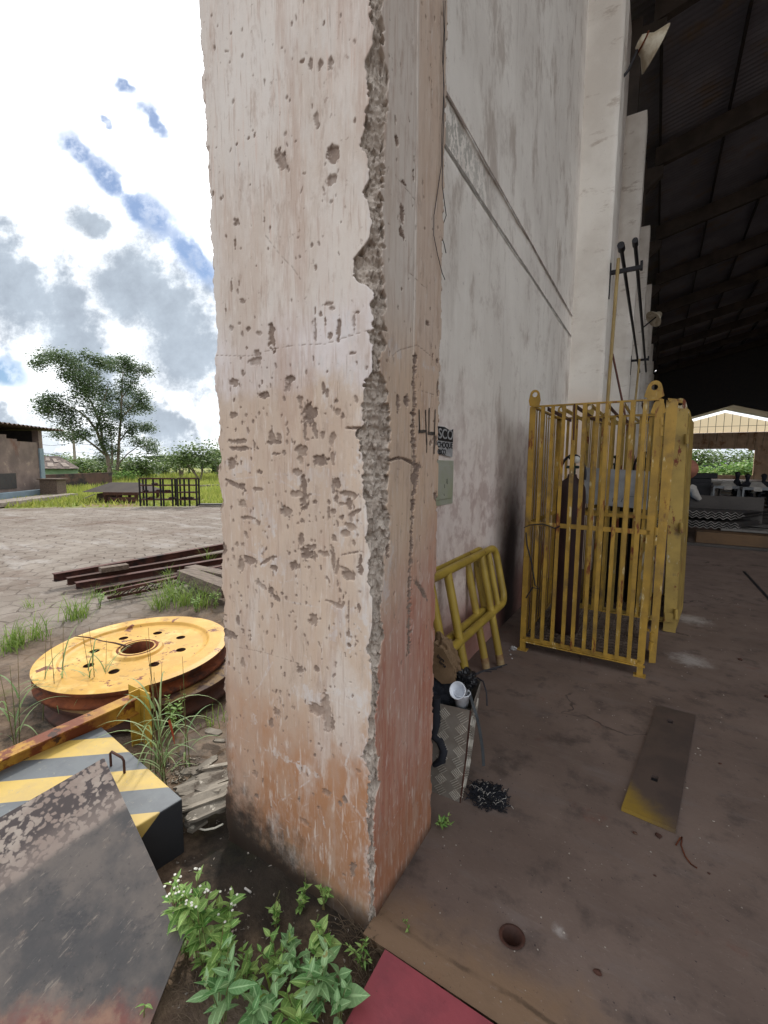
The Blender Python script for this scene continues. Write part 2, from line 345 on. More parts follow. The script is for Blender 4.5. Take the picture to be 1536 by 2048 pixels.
# numpy value noise
class VN:
    def __init__(s, seed): s.g = np.random.RandomState(seed).rand(256, 256)
    def n(s, x, y):
        xi = np.floor(x).astype(int); yi = np.floor(y).astype(int); fx = x - xi; fy = y - yi
        fx = fx * fx * (3 - 2 * fx); fy = fy * fy * (3 - 2 * fy); g = s.g
        a = g[xi % 256, yi % 256]; b = g[(xi + 1) % 256, yi % 256]; c = g[xi % 256, (yi + 1) % 256]; d = g[(xi + 1) % 256, (yi + 1) % 256]
        return (a * (1 - fx) + b * fx) * (1 - fy) + (c * (1 - fx) + d * fx) * fy
    def fbm(s, x, y, o=4):
        t = 0; a = .5; k = 0
        for i in range(o): t = t + a * s.n(x * 2 ** i + 17 * i, y * 2 ** i + 9 * i); k += a; a *= .5
        return t / k
def sst(x, a, b):
    q = np.clip((x - a) / (b - a), 0, 1); return q * q * (3 - 2 * q)
def grid_obj(name, P, m, attrs=None, smooth=True, parent=None):
    """P: (rows, cols, 3) array"""
    r, c, _ = P.shape
    idx = np.arange(r * c).reshape(r, c)
    q = np.stack([idx[:-1, :-1], idx[:-1, 1:], idx[1:, 1:], idx[1:, :-1]], -1).reshape(-1, 4)
    me = bpy.data.meshes.new(name)
    me.vertices.add(r * c); me.vertices.foreach_set('co', P.astype(np.float32).ravel())
    me.loops.add(len(q) * 4); me.loops.foreach_set('vertex_index', q.astype(np.int32).ravel())
    me.polygons.add(len(q)); me.polygons.foreach_set('loop_start', (np.arange(len(q)) * 4).astype(np.int32))
    me.polygons.foreach_set('use_smooth', [smooth] * len(q))
    me.update(calc_edges=True)
    for k, a in (attrs or {}).items():
        at = me.attributes.new(k, 'FLOAT', 'POINT'); at.data.foreach_set('value', a.astype(np.float32).ravel())
    me.materials.append(m)
    o = bpy.data.objects.new(name, me); COL.objects.link(o)
    if parent is not None: o.parent = parent
    return o
#PART2
# ================================================================ GROUND
GN = VN(3)
def near_h(x, y):
    d = np.hypot(x + 1.6, y - 1.2)
    h = (GN.fbm(x * 2.2, y * 2.2, 5) - .5) * .07 + (GN.fbm(x * 14, y * 14, 3) - .5) * .02
    return -.045 + h * (1 / (1 + (d / 5) ** 2)) + .03 * np.exp(-((x + 1.25) ** 2 + (y - 1.05) ** 2) / .08)
def gh(x, y): return float(near_h(np.array(x), np.array(y)))
def GG(x, y, dz=0.):
    p = G(x, y, -.04)
    return Vector((p.x, p.y, gh(p.x, p.y) + dz))
def axis(lo, hi, c, d0, grow):
    a = [c]; d = d0
    while a[-1] < hi: a.append(a[-1] + d); d *= grow
    b = [c]; d = d0
    while b[-1] > lo: b.append(b[-1] - d); d *= grow
    return np.array(sorted(set(b[1:] + a)))
xs = axis(-1500, 1500, -1.6, .018, 1.022); ys = axis(-1500, 1500, 1.0, .018, 1.022)
XX, YY = np.meshgrid(xs, ys)
ZZ = near_h(XX, YY)
ZZ = np.where((XX > -.71) & (YY > 1.12), -.25, ZZ)
ZZ = np.where((XX > -1.9) & (YY > 2.3), -.25, ZZ)
m = bpy.data.materials.new('yard_ground'); m.use_nodes = True; t = NT(m.node_tree); b = t.N['Principled BSDF']
co = t.n('ShaderNodeTexCoord').outputs['Object']; sx, sy, sz = t.sep(co)
n1 = t.noise(co, 1.1, 8, .65); n2 = t.noise(co, 7, 8, .7); n3 = t.noise(co, .25, 6, .6); n4 = t.noise(co, 40, 5, .7)
soil = t.mix(t.ss(n2, .35, .65), srgb('4d3d31'), srgb('776452'))
soil = t.mix(t.ss(t.noise(co, 3.1, 8, .7), .52, .66), soil, srgb('2f2a22'))
soil = t.mix(t.ss(t.noise(t.v('ADD', co, (5, 2, 0)), 2.0, 8, .7), .56, .7), soil, srgb('5a5a32'))
soil = t.mix(t.ss(n4, .68, .74), soil, srgb('a4978a'))
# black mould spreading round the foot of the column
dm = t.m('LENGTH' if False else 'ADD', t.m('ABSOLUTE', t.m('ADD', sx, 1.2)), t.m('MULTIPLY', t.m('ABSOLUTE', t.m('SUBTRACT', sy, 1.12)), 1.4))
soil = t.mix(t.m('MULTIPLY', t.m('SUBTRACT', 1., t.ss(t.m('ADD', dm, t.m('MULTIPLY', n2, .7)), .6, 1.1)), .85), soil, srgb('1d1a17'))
# hexagonal pavers
S = .30; wn = t.n('ShaderNodeTexNoise', i_Vector=co, i_Scale=1.5, i_Detail=3.)
pc = t.v('ADD', co, t.v('MULTIPLY', t.v('SUBTRACT', wn.outputs['Color'], (.5, .5, .5)), (.26, .26, 0)))
pc = t.v('MULTIPLY', pc, (1 / S, 1 / S, 0))
def hexl(off):
    q = t.v('ADD', pc, (off[0] + 1000, off[1] + 1732.05, 0))
    x, y, _ = t.sep(q)
    x = t.m('SUBTRACT', t.m('FLOORED_MODULO', x, 1.), .5); y = t.m('SUBTRACT', t.m('FLOORED_MODULO', y, 1.7320508), .8660254)
    ax_ = t.m('ABSOLUTE', x); ay = t.m('ABSOLUTE', y)
    return t.m('MAXIMUM', ax_, t.m('ADD', t.m('MULTIPLY', ax_, .5), t.m('MULTIPLY', ay, .8660254)))
hd = t.m('MINIMUM', hexl((0, 0)), hexl((.5, .8660254)))
joint = t.ss(t.m('ADD', hd, t.m('MULTIPLY', t.m('SUBTRACT', n2, .5), .06)), .455, .485)
pav = t.mix(t.ss(n3, .4, .6), srgb('867d74'), srgb('746a61'))
pav = t.mix(t.ss(n1, .42, .62), pav, srgb('73685f'))
pav = t.mix(t.ss(t.noise(t.scl(co, (1, 1, 1)), .7, 8, .7), .5, .7), pav, srgb('635248'))
vor = t.n('ShaderNodeTexVoronoi', i_Vector=co, i_Scale=3.6); pr = t.sep(vor.outputs['Color'])[0]
pav = t.mix(t.m('MULTIPLY', pr, .25), pav, srgb('aba299'))
pav = t.mix(t.m('MULTIPLY', joint, t.m('MULTIPLY_ADD', t.ss(n1, .38, .6), .6, .15)), pav, srgb('40342c'))
pav = t.mix(t.m('MULTIPLY', t.ss(t.noise(t.scl(co, (.5, 1.6, 1)), 1.3, 7, .7), .52, .66), .55), pav, srgb('a19c98'))
isp = t.m('SUBTRACT', 1., t.ss(t.m('ADD', sx, t.m('MULTIPLY', t.m('SUBTRACT', n1, .5), 2.4)), -5.2, -3.6))
c = t.mix(t.m('MAXIMUM', t.m('MULTIPLY', isp, t.m('MULTIPLY_ADD', t.ss(n2, .3, .5), .3, .7)), t.m('MULTIPLY', t.m('SUBTRACT', 1., joint), t.m('MULTIPLY', t.ss(n1, .5, .62), .35))), soil, pav)
dl = t.m('ADD', t.m('ADD', t.m('MULTIPLY', t.m('ADD', sx, 18.47), -.694), t.m('MULTIPLY', t.m('SUBTRACT', sy, 5.91), .72)), t.m('MULTIPLY', t.m('SUBTRACT', t.noise(co, .9, 6), .5), 1.6))
gcol = t.mix(t.ss(n1, .35, .65), srgb('6f8436'), srgb('8b8a4c'))
gcol = t.mix(t.ss(n3, .5, .62), gcol, srgb('7d6a50'))
c = t.mix(t.ss(dl, -.1, .5), c, gcol)
t.put(b.inputs['Base Color'], c); b.inputs['Roughness'].default_value = .9; b.inputs['Specular IOR Level'].default_value = .25
hh = t.m('SUBTRACT', t.m('ADD', t.m('MULTIPLY', n2, 1.), t.m('MULTIPLY', n4, .35)), t.m('MULTIPLY', t.m('MULTIPLY', joint, isp), .6))
bp = t.n('ShaderNodeBump', i_Strength=.7, i_Distance=.03, i_Height=hh); t.L.new(bp.outputs[0], b.inputs['Normal'])
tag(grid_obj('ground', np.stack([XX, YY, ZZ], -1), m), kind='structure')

# hall floor slab with a drain hole
m = bpy.data.materials.new('hall_floor'); m.use_nodes = True; t = NT(m.node_tree); b = t.N['Principled BSDF']
co = t.n('ShaderNodeTexCoord').outputs['Object']; sx, sy, sz = t.sep(co)
n1 = t.noise(co, 1.3, 8, .62); n2 = t.noise(co, 6, 8, .65); n3 = t.noise(t.scl(co, (1, 3, 1)), 2.2, 6, .7); n4 = t.noise(co, 60, 3, .6)
c = t.mix(t.ss(n1, .35, .65), srgb('64554e'), srgb('74645c'))
c = t.mix(t.ss(n2, .5, .75), c, srgb('4c423e'))
c = t.mix(t.m('MULTIPLY', t.ss(n3, .52, .7), .6), c, srgb('6f6460'))
c = t.mix(t.m('MULTIPLY', t.ss(t.noise(co, 3.3, 8, .7), .6, .68), .5), c, srgb('6a4a40'))
# trodden tan edge by the doorway line
e = t.m('ADD', sy, t.m('MULTIPLY', t.m('SUBTRACT', n2, .5), .35))
c = t.mix(t.m('MULTIPLY', t.m('SUBTRACT', 1., t.ss(e, 1.14, 1.36)), .75), c, srgb('80664e'))
jl = t.m('SUBTRACT', 1., t.ss(t.m('ABSOLUTE', t.m('SUBTRACT', t.m('ADD', sy, t.m('MULTIPLY', t.m('SUBTRACT', n2, .5), .05)), 1.175)), .003, .011))
c = t.mix(t.m('MULTIPLY', jl, t.ss(n1, .4, .55)), c, srgb('33291f'))
for (cx_, cy_, r_) in ((.33, 4.22, .17), (.40, 5.38, .2), (.9, 2.4, .05), (-.18, 1.45, .03)):
    dd = t.v('DISTANCE', t.v('MULTIPLY', co, (1, 1.0, 0)), (cx_, cy_, 0))
    k = t.m('SUBTRACT', 1., t.ss(t.m('ADD', dd, t.m('MULTIPLY', t.m('SUBTRACT', t.noise(co, 9, 6, .75), .5), r_ * 2.4)), r_ * .1, r_ * 1.1))
    c = t.mix(t.m('MULTIPLY', k, .6), c, srgb('b4aeaa'))
c = t.mix(t.ss(n4, .66, .74), c, srgb('30272a'))
arc = t.m('ABSOLUTE', t.m('SUBTRACT', t.m('FRACT', t.m('MULTIPLY_ADD', t.v('DISTANCE', t.v('MULTIPLY', co, (1, 1, 0)), (6.5, -1.5, 0)), .55, t.m('MULTIPLY', n1, .25))), .5))
c = t.mix(t.m('MULTIPLY', t.m('MULTIPLY', t.m('SUBTRACT', 1., t.ss(arc, .0, .07)), t.ss(n2, .42, .62)), .5), c, srgb('3d3431'))
c = t.mix(t.m('MULTIPLY', t.ss(t.noise(t.scl(co, (1, 6, 1)), 9, 4, .7), .6, .7), .35), c, srgb('84776f'))
cv = t.n('ShaderNodeTexVoronoi', feature='DISTANCE_TO_EDGE', i_Vector=t.v('ADD', co, t.v('MULTIPLY', t.n('ShaderNodeTexNoise', i_Vector=co, i_Scale=2.5, i_Detail=4.).outputs['Color'], (.6, .6, 0))), i_Scale=.55)
c = t.mix(t.m('MULTIPLY', t.m('MULTIPLY', t.m('SUBTRACT', 1., t.ss(cv.outputs['Distance'], .001, .006)), t.ss(n1, .48, .58)), .75), c, srgb('2b2321'))
c = t.mix(t.m('MULTIPLY', t.ss(t.noise(co, 110, 2, .5), .69, .73), .35), c, srgb('9a8d84'))
t.put(b.inputs['Base Color'], c)
t.put(b.inputs['Roughness'], t.m('MULTIPLY_ADD', n2, .25, .55)); b.inputs['Specular IOR Level'].default_value = .3
bp = t.n('ShaderNodeBump', i_Strength=.35, i_Distance=.012, i_Height=t.m('ADD', t.m('ADD', n2, n1), t.m('MULTIPLY', n4, .2))); t.L.new(bp.outputs[0], b.inputs['Normal'])
WX0 = -1.26
fl = MB(); hx, hy, hr, hs = G(1024, 1873).x, G(1024, 1873).y, .032, .09
x0, x1, y0, y1 = -.733, 45., 1.095, 82.
fl.quad((WX0, 1.61, 0), (x0, 1.61, 0), (x0, y1, 0), (WX0, y1, 0))
A_ = [x0, hx - hs, hx + hs, x1]; B_ = [y0, hy - hs, hy + hs, y1]
for i in range(3):
    for j in range(3):
        if i == 1 and j == 1: continue
        fl.quad((A_[i], B_[j], 0), (A_[i + 1], B_[j], 0), (A_[i + 1], B_[j + 1], 0), (A_[i], B_[j + 1], 0))
N_ = 32; ring = []; sq = []; rr = random.Random(2)
for k in range(N_):
    a = 2 * math.pi * k / N_ + math.pi / 4; q = max(abs(math.cos(a)), abs(math.sin(a)))
    r2 = hr * (1 + .08 * rr.random())
    ring.append((hx + r2 * math.cos(a), hy + r2 * math.sin(a), -.004)); sq.append((hx + hs * math.cos(a) / q, hy + hs * math.sin(a) / q, 0))
fl.add(sq + ring, [(k, (k + 1) % N_, N_ + (k + 1) % N_, N_ + k) for k in range(N_)])
fl.add(ring + [(p[0], p[1], -.2) for p in ring], [(k, (k + 1) % N_, N_ + (k + 1) % N_, N_ + k) for k in range(N_)])
fl.add([(p[0], p[1], -.2) for p in ring], [tuple(range(N_))])
# rough front edge of the slab
ed = np.linspace(x0, 6, 300); tp = [(x, y0, 0) for x in ed]
bt = [(x, y0 + .004 + .02 * random.random(), -.035) for x in ed]; lw = [(x, y0 + .01, -.2) for x in ed]
fl.add(tp + bt + lw, [(i, i + 1, 301 + i - 0, 300 + i) for i in range(299)] + [(300 + i, 301 + i, 601 + i, 600 + i) for i in range(299)])
fl.add([(x0, y0, 0), (x0, 3, 0), (x0, 3, -.2), (x0, y0, -.2)], [(0, 1, 2, 3)])
tag(fl.build('floor', m), kind='structure')
dr = MB(); dr.lathe([(hr - .001, -.10), (hr - .001, .0015), (hr + .006, .003), (hr + .010, .0012)], (hx, hy, 0), 32)
tag(dr.build('drain_pipe', MAT['rustdark']), 'round open drain pipe sunk in the brown floor near the red plate', 'drain')

# ================================================================ CHIPPED COLUMN
FX0, FX1, FY, BY = -1.462, -.726, 1.135, 1.60
colm = bpy.data.materials.new('column_plaster'); colm.use_nodes = True; t = NT(colm.node_tree); b = t.N['Principled BSDF']
co = t.n('ShaderNodeNewGeometry').outputs['Position']; sx, sy, sz = t.sep(co)
at = lambda n_: t.n('ShaderNodeAttribute', attribute_name=n_).outputs['Fac']
chip, edge, whit, rgt = at('chip'), at('edge'), at('whit'), at('right')
st = t.noise(t.scl(co, (26, 26, 1.6)), 2, 8, .65); st2 = t.noise(t.scl(co, (8, 8, 1.0)), 1.2, 6, .6)
n1 = t.noise(co, 3.0, 8, .62); n2 = t.noise(co, 14, 8, .7); n3 = t.noise(co, 80, 5, .7)
c = t.mix(t.ss(n1, .35, .65), srgb('cdc0b3'), srgb('c4bbb3'))
c = t.mix(t.m('MULTIPLY', t.ss(st, .45, .7), .55), c, srgb('c5b09d'))
c = t.mix(t.m('MULTIPLY', t.ss(st2, .5, .68), .55), c, srgb('bba291'))
# upper part: cooler whitewash
zn = t.m('ADD', sz, t.m('MULTIPLY', t.m('SUBTRACT', n1, .5), .35))
c = t.mix(t.m('MULTIPLY', t.ss(zn, 1.74, 1.96), .6), c, srgb('d3cbc5'))
c = t.mix(t.m('MULTIPLY', t.ss(st, .56, .72), t.m('MULTIPLY', t.ss(sz, 1.9, 2.2), .5)), c, srgb('c8a394'))
low = t.m('SUBTRACT', 1., t.ss(zn, 1.70, 1.95))
c = t.mix(t.m('MULTIPLY', low, .55), c, srgb('c6ab93'))
wb = t.m('MULTIPLY', t.ss(t.m('ADD', zn, t.m('MULTIPLY', n2, .12)), 1.83, 1.90), t.m('SUBTRACT', 1., t.ss(zn, 1.92, 2.10)))
c = t.mix(t.m('MULTIPLY', wb, .8), c, srgb('d8d0d0'))
# orange soil splash
zo = t.m('ADD', sz, t.m('ADD', t.m('MULTIPLY', t.m('SUBTRACT', n1, .5), .5), t.m('MULTIPLY', t.m('SUBTRACT', sx, -1.1), .12)))
c = t.mix(t.m('MULTIPLY', t.m('SUBTRACT', 1., t.ss(zo, .42, .88)), .85), c, srgb('a36f48'))
c = t.mix(t.m('MULTIPLY', t.m('SUBTRACT', 1., t.ss(zo, .12, .46)), .45), c, srgb('8c6145'))
c = t.mix(t.m('MULTIPLY', t.m('SUBTRACT', 1., t.ss(t.m('ADD', zo, t.m('MULTIPLY', n2, .1)), .08, .20)), .6), c, srgb('a48c74'))
# right face tones
rt = t.mix(t.ss(sz, 1.8, 2.1), srgb('cdb59f'), srgb('cfc4ba'))
far = t.ss(sy, 1.385, 1.39)
rt = t.mix(t.m('MULTIPLY', far, .6), rt, srgb('c4a78f'))
rr_ = t.mix(t.ss(st, .4, .65), srgb('a8715e'), srgb('b98e7c'))
rt = t.mix(t.m('SUBTRACT', 1., t.ss(t.m('ADD', zn, t.m('MULTIPLY', t.m('SUBTRACT', sy, 1.2), -.5)), .82, 1.3)), rt, rr_)
rt = t.mix(t.m('MULTIPLY', t.m('SUBTRACT', 1., t.ss(zn, .15, .45)), .7), rt, srgb('9a6a4b'))
rt = t.mix(t.m('MULTIPLY', t.ss(st, .48, .66), .3), rt, srgb('a8856f'))
c = t.mix(rgt, c, rt)
c = t.mix(t.m('MULTIPLY', whit, t.m('MULTIPLY_ADD', t.ss(t.noise(t.scl(co, (30, 30, 9)), 1.6, 5, .7), .42, .6), .75, .1)), c, srgb('cdc8c7'))
big = t.noise(t.scl(co, (3.2, 3.2, 1.3)), 1.0, 6, .68)
c = t.mix(t.m('MULTIPLY', t.ss(big, .50, .64), .5), c, srgb('b8a596'))
c = t.mix(t.m('MULTIPLY', t.ss(big, .50, .38), t.m('MULTIPLY_ADD', rgt, -.35, .5)), c, srgb('d6cfc9'))
c = t.mix(t.m('MULTIPLY', t.ss(t.noise(t.scl(co, (5, 5, .7)), 1.3, 5, .7), .54, .66), .45), c, srgb('ad9181'))
mo_f = t.noise(t.scl(co, (9, 9, 3.5)), 2.2, 6, .72)
c = t.mix(t.m('MULTIPLY', t.ss(mo_f, .53, .68), .5), c, srgb('a48f82'))
c = t.mix(t.m('MULTIPLY', t.ss(t.noise(t.scl(co, (70, 70, 12)), 1.0, 4, .6), .55, .7), .5), c, srgb('d6ccc4'))
c = t.mix(t.m('MULTIPLY', t.ss(t.noise(t.scl(co, (45, 45, 4)), 1.7, 4, .6), .56, .68), .45), c, srgb('ab9183'))
# fine pitting and mould
c = t.mix(t.m('MULTIPLY', t.ss(t.noise(co, 38, 4, .6), .64, .72), .45), c, srgb('7d6558'))
c = t.mix(t.m('MULTIPLY', t.ss(t.noise(t.scl(co, (60, 60, 5)), 1.4, 4, .6), .62, .72), .4), c, srgb('8d776b'))
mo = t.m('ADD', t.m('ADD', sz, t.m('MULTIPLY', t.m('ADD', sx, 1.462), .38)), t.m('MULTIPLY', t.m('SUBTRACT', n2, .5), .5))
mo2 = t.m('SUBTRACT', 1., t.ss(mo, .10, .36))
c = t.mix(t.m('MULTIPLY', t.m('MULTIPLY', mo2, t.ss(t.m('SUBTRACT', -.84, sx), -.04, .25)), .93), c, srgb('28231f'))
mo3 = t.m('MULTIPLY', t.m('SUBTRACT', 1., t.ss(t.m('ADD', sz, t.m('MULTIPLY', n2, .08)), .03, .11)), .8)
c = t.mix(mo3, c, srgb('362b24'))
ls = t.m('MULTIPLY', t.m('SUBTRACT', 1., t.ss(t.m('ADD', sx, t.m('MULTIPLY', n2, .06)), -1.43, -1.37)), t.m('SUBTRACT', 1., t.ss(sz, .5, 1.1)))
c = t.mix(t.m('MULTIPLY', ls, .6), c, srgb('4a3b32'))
# exposed mortar in chips and on the broken arris
mort = t.mix(t.ss(n2, .35, .65), srgb('8c7a6e'), srgb('75645a'))
mort = t.mix(t.ss(n3, .5, .7), mort, srgb('9a8b80'))
conc = t.mix(t.ss(n2, .35, .65), srgb('c2b7ac'), srgb('a89b90'))
conc = t.mix(t.ss(t.noise(co, 45, 6, .75), .54, .66), conc, srgb('897c72'))
conc = t.mix(t.ss(n3, .58, .7), conc, srgb('b8afa6'))
c = t.mix(chip, c, mort); c = t.mix(edge, c, conc)
t.put(b.inputs['Base Color'], c); b.inputs['Roughness'].default_value = .88; b.inputs['Specular IOR Level'].default_value = .25
hgt = t.m('ADD', t.m('MULTIPLY', n2, .6), t.m('ADD', t.m('MULTIPLY', n3, t.m('MULTIPLY_ADD', edge, .9, .15)), t.m('MULTIPLY', st, .25)))
bp = t.n('ShaderNodeBump', i_Strength=.45, i_Distance=.006, i_Height=hgt); t.L.new(bp.outputs[0], b.inputs['Normal'])

DS = .003
sidec = np.concatenate([np.linspace(BY, FY + .07, 18)[:-1], np.arange(FY + .07, FY, -DS)])
frontc = np.arange(FX0, FX1, DS); rightc = np.arange(FY, BY + 1e-6, DS)
cx = np.concatenate([np.full(len(sidec), FX0), frontc, np.full(len(rightc), FX1)])
cy = np.concatenate([sidec, np.full(len(frontc), FY), rightc])
nx = np.concatenate([np.full(len(sidec), -1.), np.zeros(len(frontc)), np.full(len(rightc), 1.)])
ny = np.concatenate([np.zeros(len(sidec)), np.full(len(frontc), -1.), np.zeros(len(rightc))])
fc = np.concatenate([np.zeros(len(sidec)), np.ones(len(frontc)), np.full(len(rightc), 2.)])
zr = np.concatenate([np.arange(-.08, 3.3, DS), np.linspace(3.31, 12.2, 40)])
X0, Z0 = np.meshgrid(cx, zr); Y0 = np.meshgrid(cy, zr)[0]; NX = np.meshgrid(nx, zr)[0]; NY = np.meshgrid(ny, zr)[0]; FC = np.meshgrid(fc, zr)[0]
PATH = np.concatenate([-(BY - FY) + (BY - sidec), frontc - FX0, (FX1 - FX0) + rightc - FY])   # path coordinate, 0 at left arris
S0 = np.meshgrid(PATH, zr)[0]; SR = FX1 - FX0
N1, N2, N3 = VN(11), VN(12), VN(13)
depth = np.zeros_like(X0); chipA = np.zeros_like(X0); edgeA = np.zeros_like(X0); whitA = np.zeros_like(X0)
jag = lambda z, s, k: (k.fbm(z * s, z * 0 + 3.3, 5) - .5)
# --- broken right arris, boundaries read from the photo
c1 = [(0,930,1030),(60,950,1035),(100,930,1030),(180,955,1045),(260,955,1020),(340,915,1045),(440,920,1060),(540,935,1045),(620,925,1055),(700,915,1030),(790,893,1030),(900,925,1025),(1000,940,1030),(1090,900,1020),(1150,935,1025),(1250,945,1025),(1330,930,1030),(1400,890,1030),(1450,845,1025),(1540,855,1030),(1590,905,1040),(1640,950,1035),(1750,955,1030),(1840,960,1010)]
c2 = [(40,925,1050),(110,970,1055),(170,955,1020),(260,955,1010),(310,915,1045),(400,910,1055),(480,885,1060),(560,905,1065),(600,870,1070),(680,885,1060),(760,900,1060),(850,905,1055),(950,900,1050),(1010,925,1045),(1060,930,1060),(1130,935,1055),(1200,925,1060),(1280,945,1025),(1350,940,1030),(1400,925,1030),(1470,945,1020),(1540,960,1015),(1600,975,1005),(1680,965,1030)]
c3 = [(60,800,875),(110,780,860),(180,800,850),(260,815,860),(340,810,850),(420,790,840),(500,790,840),(560,785,840),(620,755,860),(680,790,850),(740,790,860),(820,785,835),(900,785,830),(1000,790,830),(1100,785,835),(1200,790,830),(1300,790,830),(1400,785,830)]
rows = [(400 + l / 2.793, 400 + r / 2.793, y / 2.793) for y, l, r in c1] + [(400 + l / 2.793, 400 + r / 2.793, 650 + y / 2.793) for y, l, r in c2] + [(400 + l / 2.363, 400 + r / 2.363, 1250 + y / 2.363) for y, l, r in c3]
zl, vl, zrr, vr = [], [], [], []
for l, r, y in rows:
    p = PY(l, y, FY); zl.append(p.z); vl.append(min(p.x - FX0, SR - .006))
    q = PX(r, y, FX1); zrr.append(q.z); vr.append(SR + max(q.y - FY, .012))
o_ = np.argsort(zl); zl = np.array(zl)[o_]; vl = np.array(vl)[o_]; o_ = np.argsort(zrr); zrr = np.array(zrr)[o_]; vr = np.array(vr)[o_]
def saw(z, s, sd):          # angular break line: random heights joined by straight or sudden steps
    g_ = np.random.RandomState(sd).rand(4096); x = z * s + 7 * np.interp(z, np.linspace(-.1, 13, 400), np.random.RandomState(sd + 1).rand(400)) ; i_ = np.floor(x).astype(int) + 40; f_ = x - np.floor(x)
    f_ = np.clip((f_ - .15 * g_[i_ % 4096]) * (1 + 2.5 * g_[(i_ + 9) % 4096]), 0, 1); return g_[i_ % 4096] * (1 - f_) + g_[(i_ + 1) % 4096] * f_ - .5
Lb = np.interp(zr, zl, vl) + saw(zr, 16, 1) * .014 + saw(zr, 60, 2) * .009 + jag(zr, 120, N2) * .004
Rb = np.interp(zr, zrr, vr) + saw(zr, 11, 3) * .022 + saw(zr, 45, 4) * .010 + jag(zr, 120, N1) * .004
thn = 1 - sst(zr, .75, 1.25); Lb = Lb + .003 + .005 * thn; Rb = Rb - .003 - .006 * thn
Lb = np.minimum(Lb, SR - .004); Rb = np.maximum(Rb, SR + .004)
L2, R2 = Lb[:, None], Rb[:, None]
ins = (S0 > L2) & (S0 < R2)
q = np.clip((S0 - L2) / (R2 - L2), 0, 1)
lx, ly = FX0 + L2 + 0 * S0, FY + 0 * S0; rx, ry = FX1 + 0 * S0, FY + (R2 - SR) + 0 * S0
chx, chy = lx + (rx - lx) * q, ly + (ry - ly) * q
keep = .22                                    # how much of the old corner bulge remains
bx, by = chx + (X0 - chx) * keep, chy + (Y0 - chy) * keep
ro = N1.fbm(S0 * 30, Z0 * 22, 5); ro2 = N3.fbm(S0 * 90, Z0 * 90, 3); terr = N2.fbm(S0 * 8 + 5, Z0 * 26, 3)
def facets(U_, V_, cell, sd):       # fractured faces: every cell is its own tilted plane
    g_ = np.random.RandomState(sd).rand(5, 128, 512); u = U_ / cell; v = V_ / cell; ui = np.floor(u).astype(int); vi = np.floor(v).astype(int); best = np.full(U_.shape, 9.); val = np.zeros(U_.shape)
    for a_ in (-1, 0, 1):
        for b_ in (-1, 0, 1):
            I, J = (ui + a_) % 128, (vi + b_) % 512; px_ = ui + a_ + g_[0, I, J]; py_ = vi + b_ + g_[1, I, J]; d = (u - px_) ** 2 + (v - py_) ** 2 * .6
            h_ = g_[2, I, J] + (g_[3, I, J] - .5) * 1.6 * (u - px_) + (g_[4, I, J] - .5) * 1.6 * (v - py_); val = np.where(d < best, h_, val); best = np.minimum(best, d)
    return val
inw = np.zeros_like(S0); jc = slice(np.searchsorted(PATH, SR - .13), np.searchsorted(PATH, SR + .13)); Su, Zu = S0[:, jc] + 3 + .01 * (ro[:, jc] - .5), Z0[:, jc] + 1 + .012 * (ro2[:, jc] - .5)
inw[:, jc] = -.004 + .016 * facets(Su, Zu, .034, 61) + .008 * facets(Su, Zu, .013, 62) + .012 * ro[:, jc] + .006 * ro2[:, jc]
inw = inw * sst(np.minimum(S0 - L2, R2 - S0), 0, .007)
X1 = np.where(ins, bx - .707 * inw, X0); Y1 = np.where(ins, by + .707 * inw, Y0)
edgeA = np.where(ins, 1., 0.) * sst(np.minimum(S0 - L2, R2 - S0), -.001, .002)
# --- worn left arris
wear = np.interp(zr, [0, .3, 1.0, 1.5, 2.2, 2.6, 2.75, 3.1], [.01, .02, .032, .036, .034, .03, .012, .010])
cut = np.clip(wear + jag(zr, 14, N3) * .05 + jag(zr, 60, N1) * .02, .003, .09)[:, None]
insl = np.abs(S0) < cut
ql = (S0 + cut) / (2 * cut)
ax0, ay0 = FX0 + 0 * S0, FY + cut + 0 * S0; bx0, by0 = FX0 + cut + 0 * S0, FY + 0 * S0
kx, ky = ax0 + (bx0 - ax0) * ql, ay0 + (by0 - ay0) * ql
iw = (.002 + .018 * np.abs(ro - .5)) * sst(cut - np.abs(S0), 0, .006)
X1 = np.where(insl, kx + (X0 - kx) * .15 + .7 * iw, X1); Y1 = np.where(insl, ky + (Y0 - ky) * .15 + .7 * iw, Y1)
chipA = np.where(insl, .55, chipA)
# --- chips, blob by blob
rs = np.random.RandomState(5)
def blob(face, cu, cz, a, b2, ang, dep, A, val=1., wob=.75):
    """ellipse with noisy outline at path position cu, height cz"""
    r = max(a, b2) * 1.8
    i0, i1 = np.searchsorted(zr, [cz - r, cz + r]); j0, j1 = np.searchsorted(PATH, [cu - r, cu + r])
    if i1 <= i0 or j1 <= j0: return
    sl = (slice(i0, i1), slice(j0, j1))
    du = S0[sl] - cu; dz = Z0[sl] - cz; ca, sa = math.cos(ang), math.sin(ang)
    u = (du * ca + dz * sa) / a; w = (-du * sa + dz * ca) / b2
    sd = rs.rand() * 90
    nn = N2.fbm(S0[sl] * 38 + sd, Z0[sl] * 38, 4) - .5; n5 = N3.fbm(S0[sl] * 130 + sd, Z0[sl] * 130, 2) - .5
    d = 1 - np.sqrt(u * u + w * w) + nn * wob * 1.9 + n5 * .95
    k = sst(d, .0, .07)
    A[sl] = np.maximum(A[sl], k * val)
    if dep: depth[sl] = np.maximum(depth[sl], sst(d, 0, .3) * dep * (.7 + .8 * (nn + .5)))
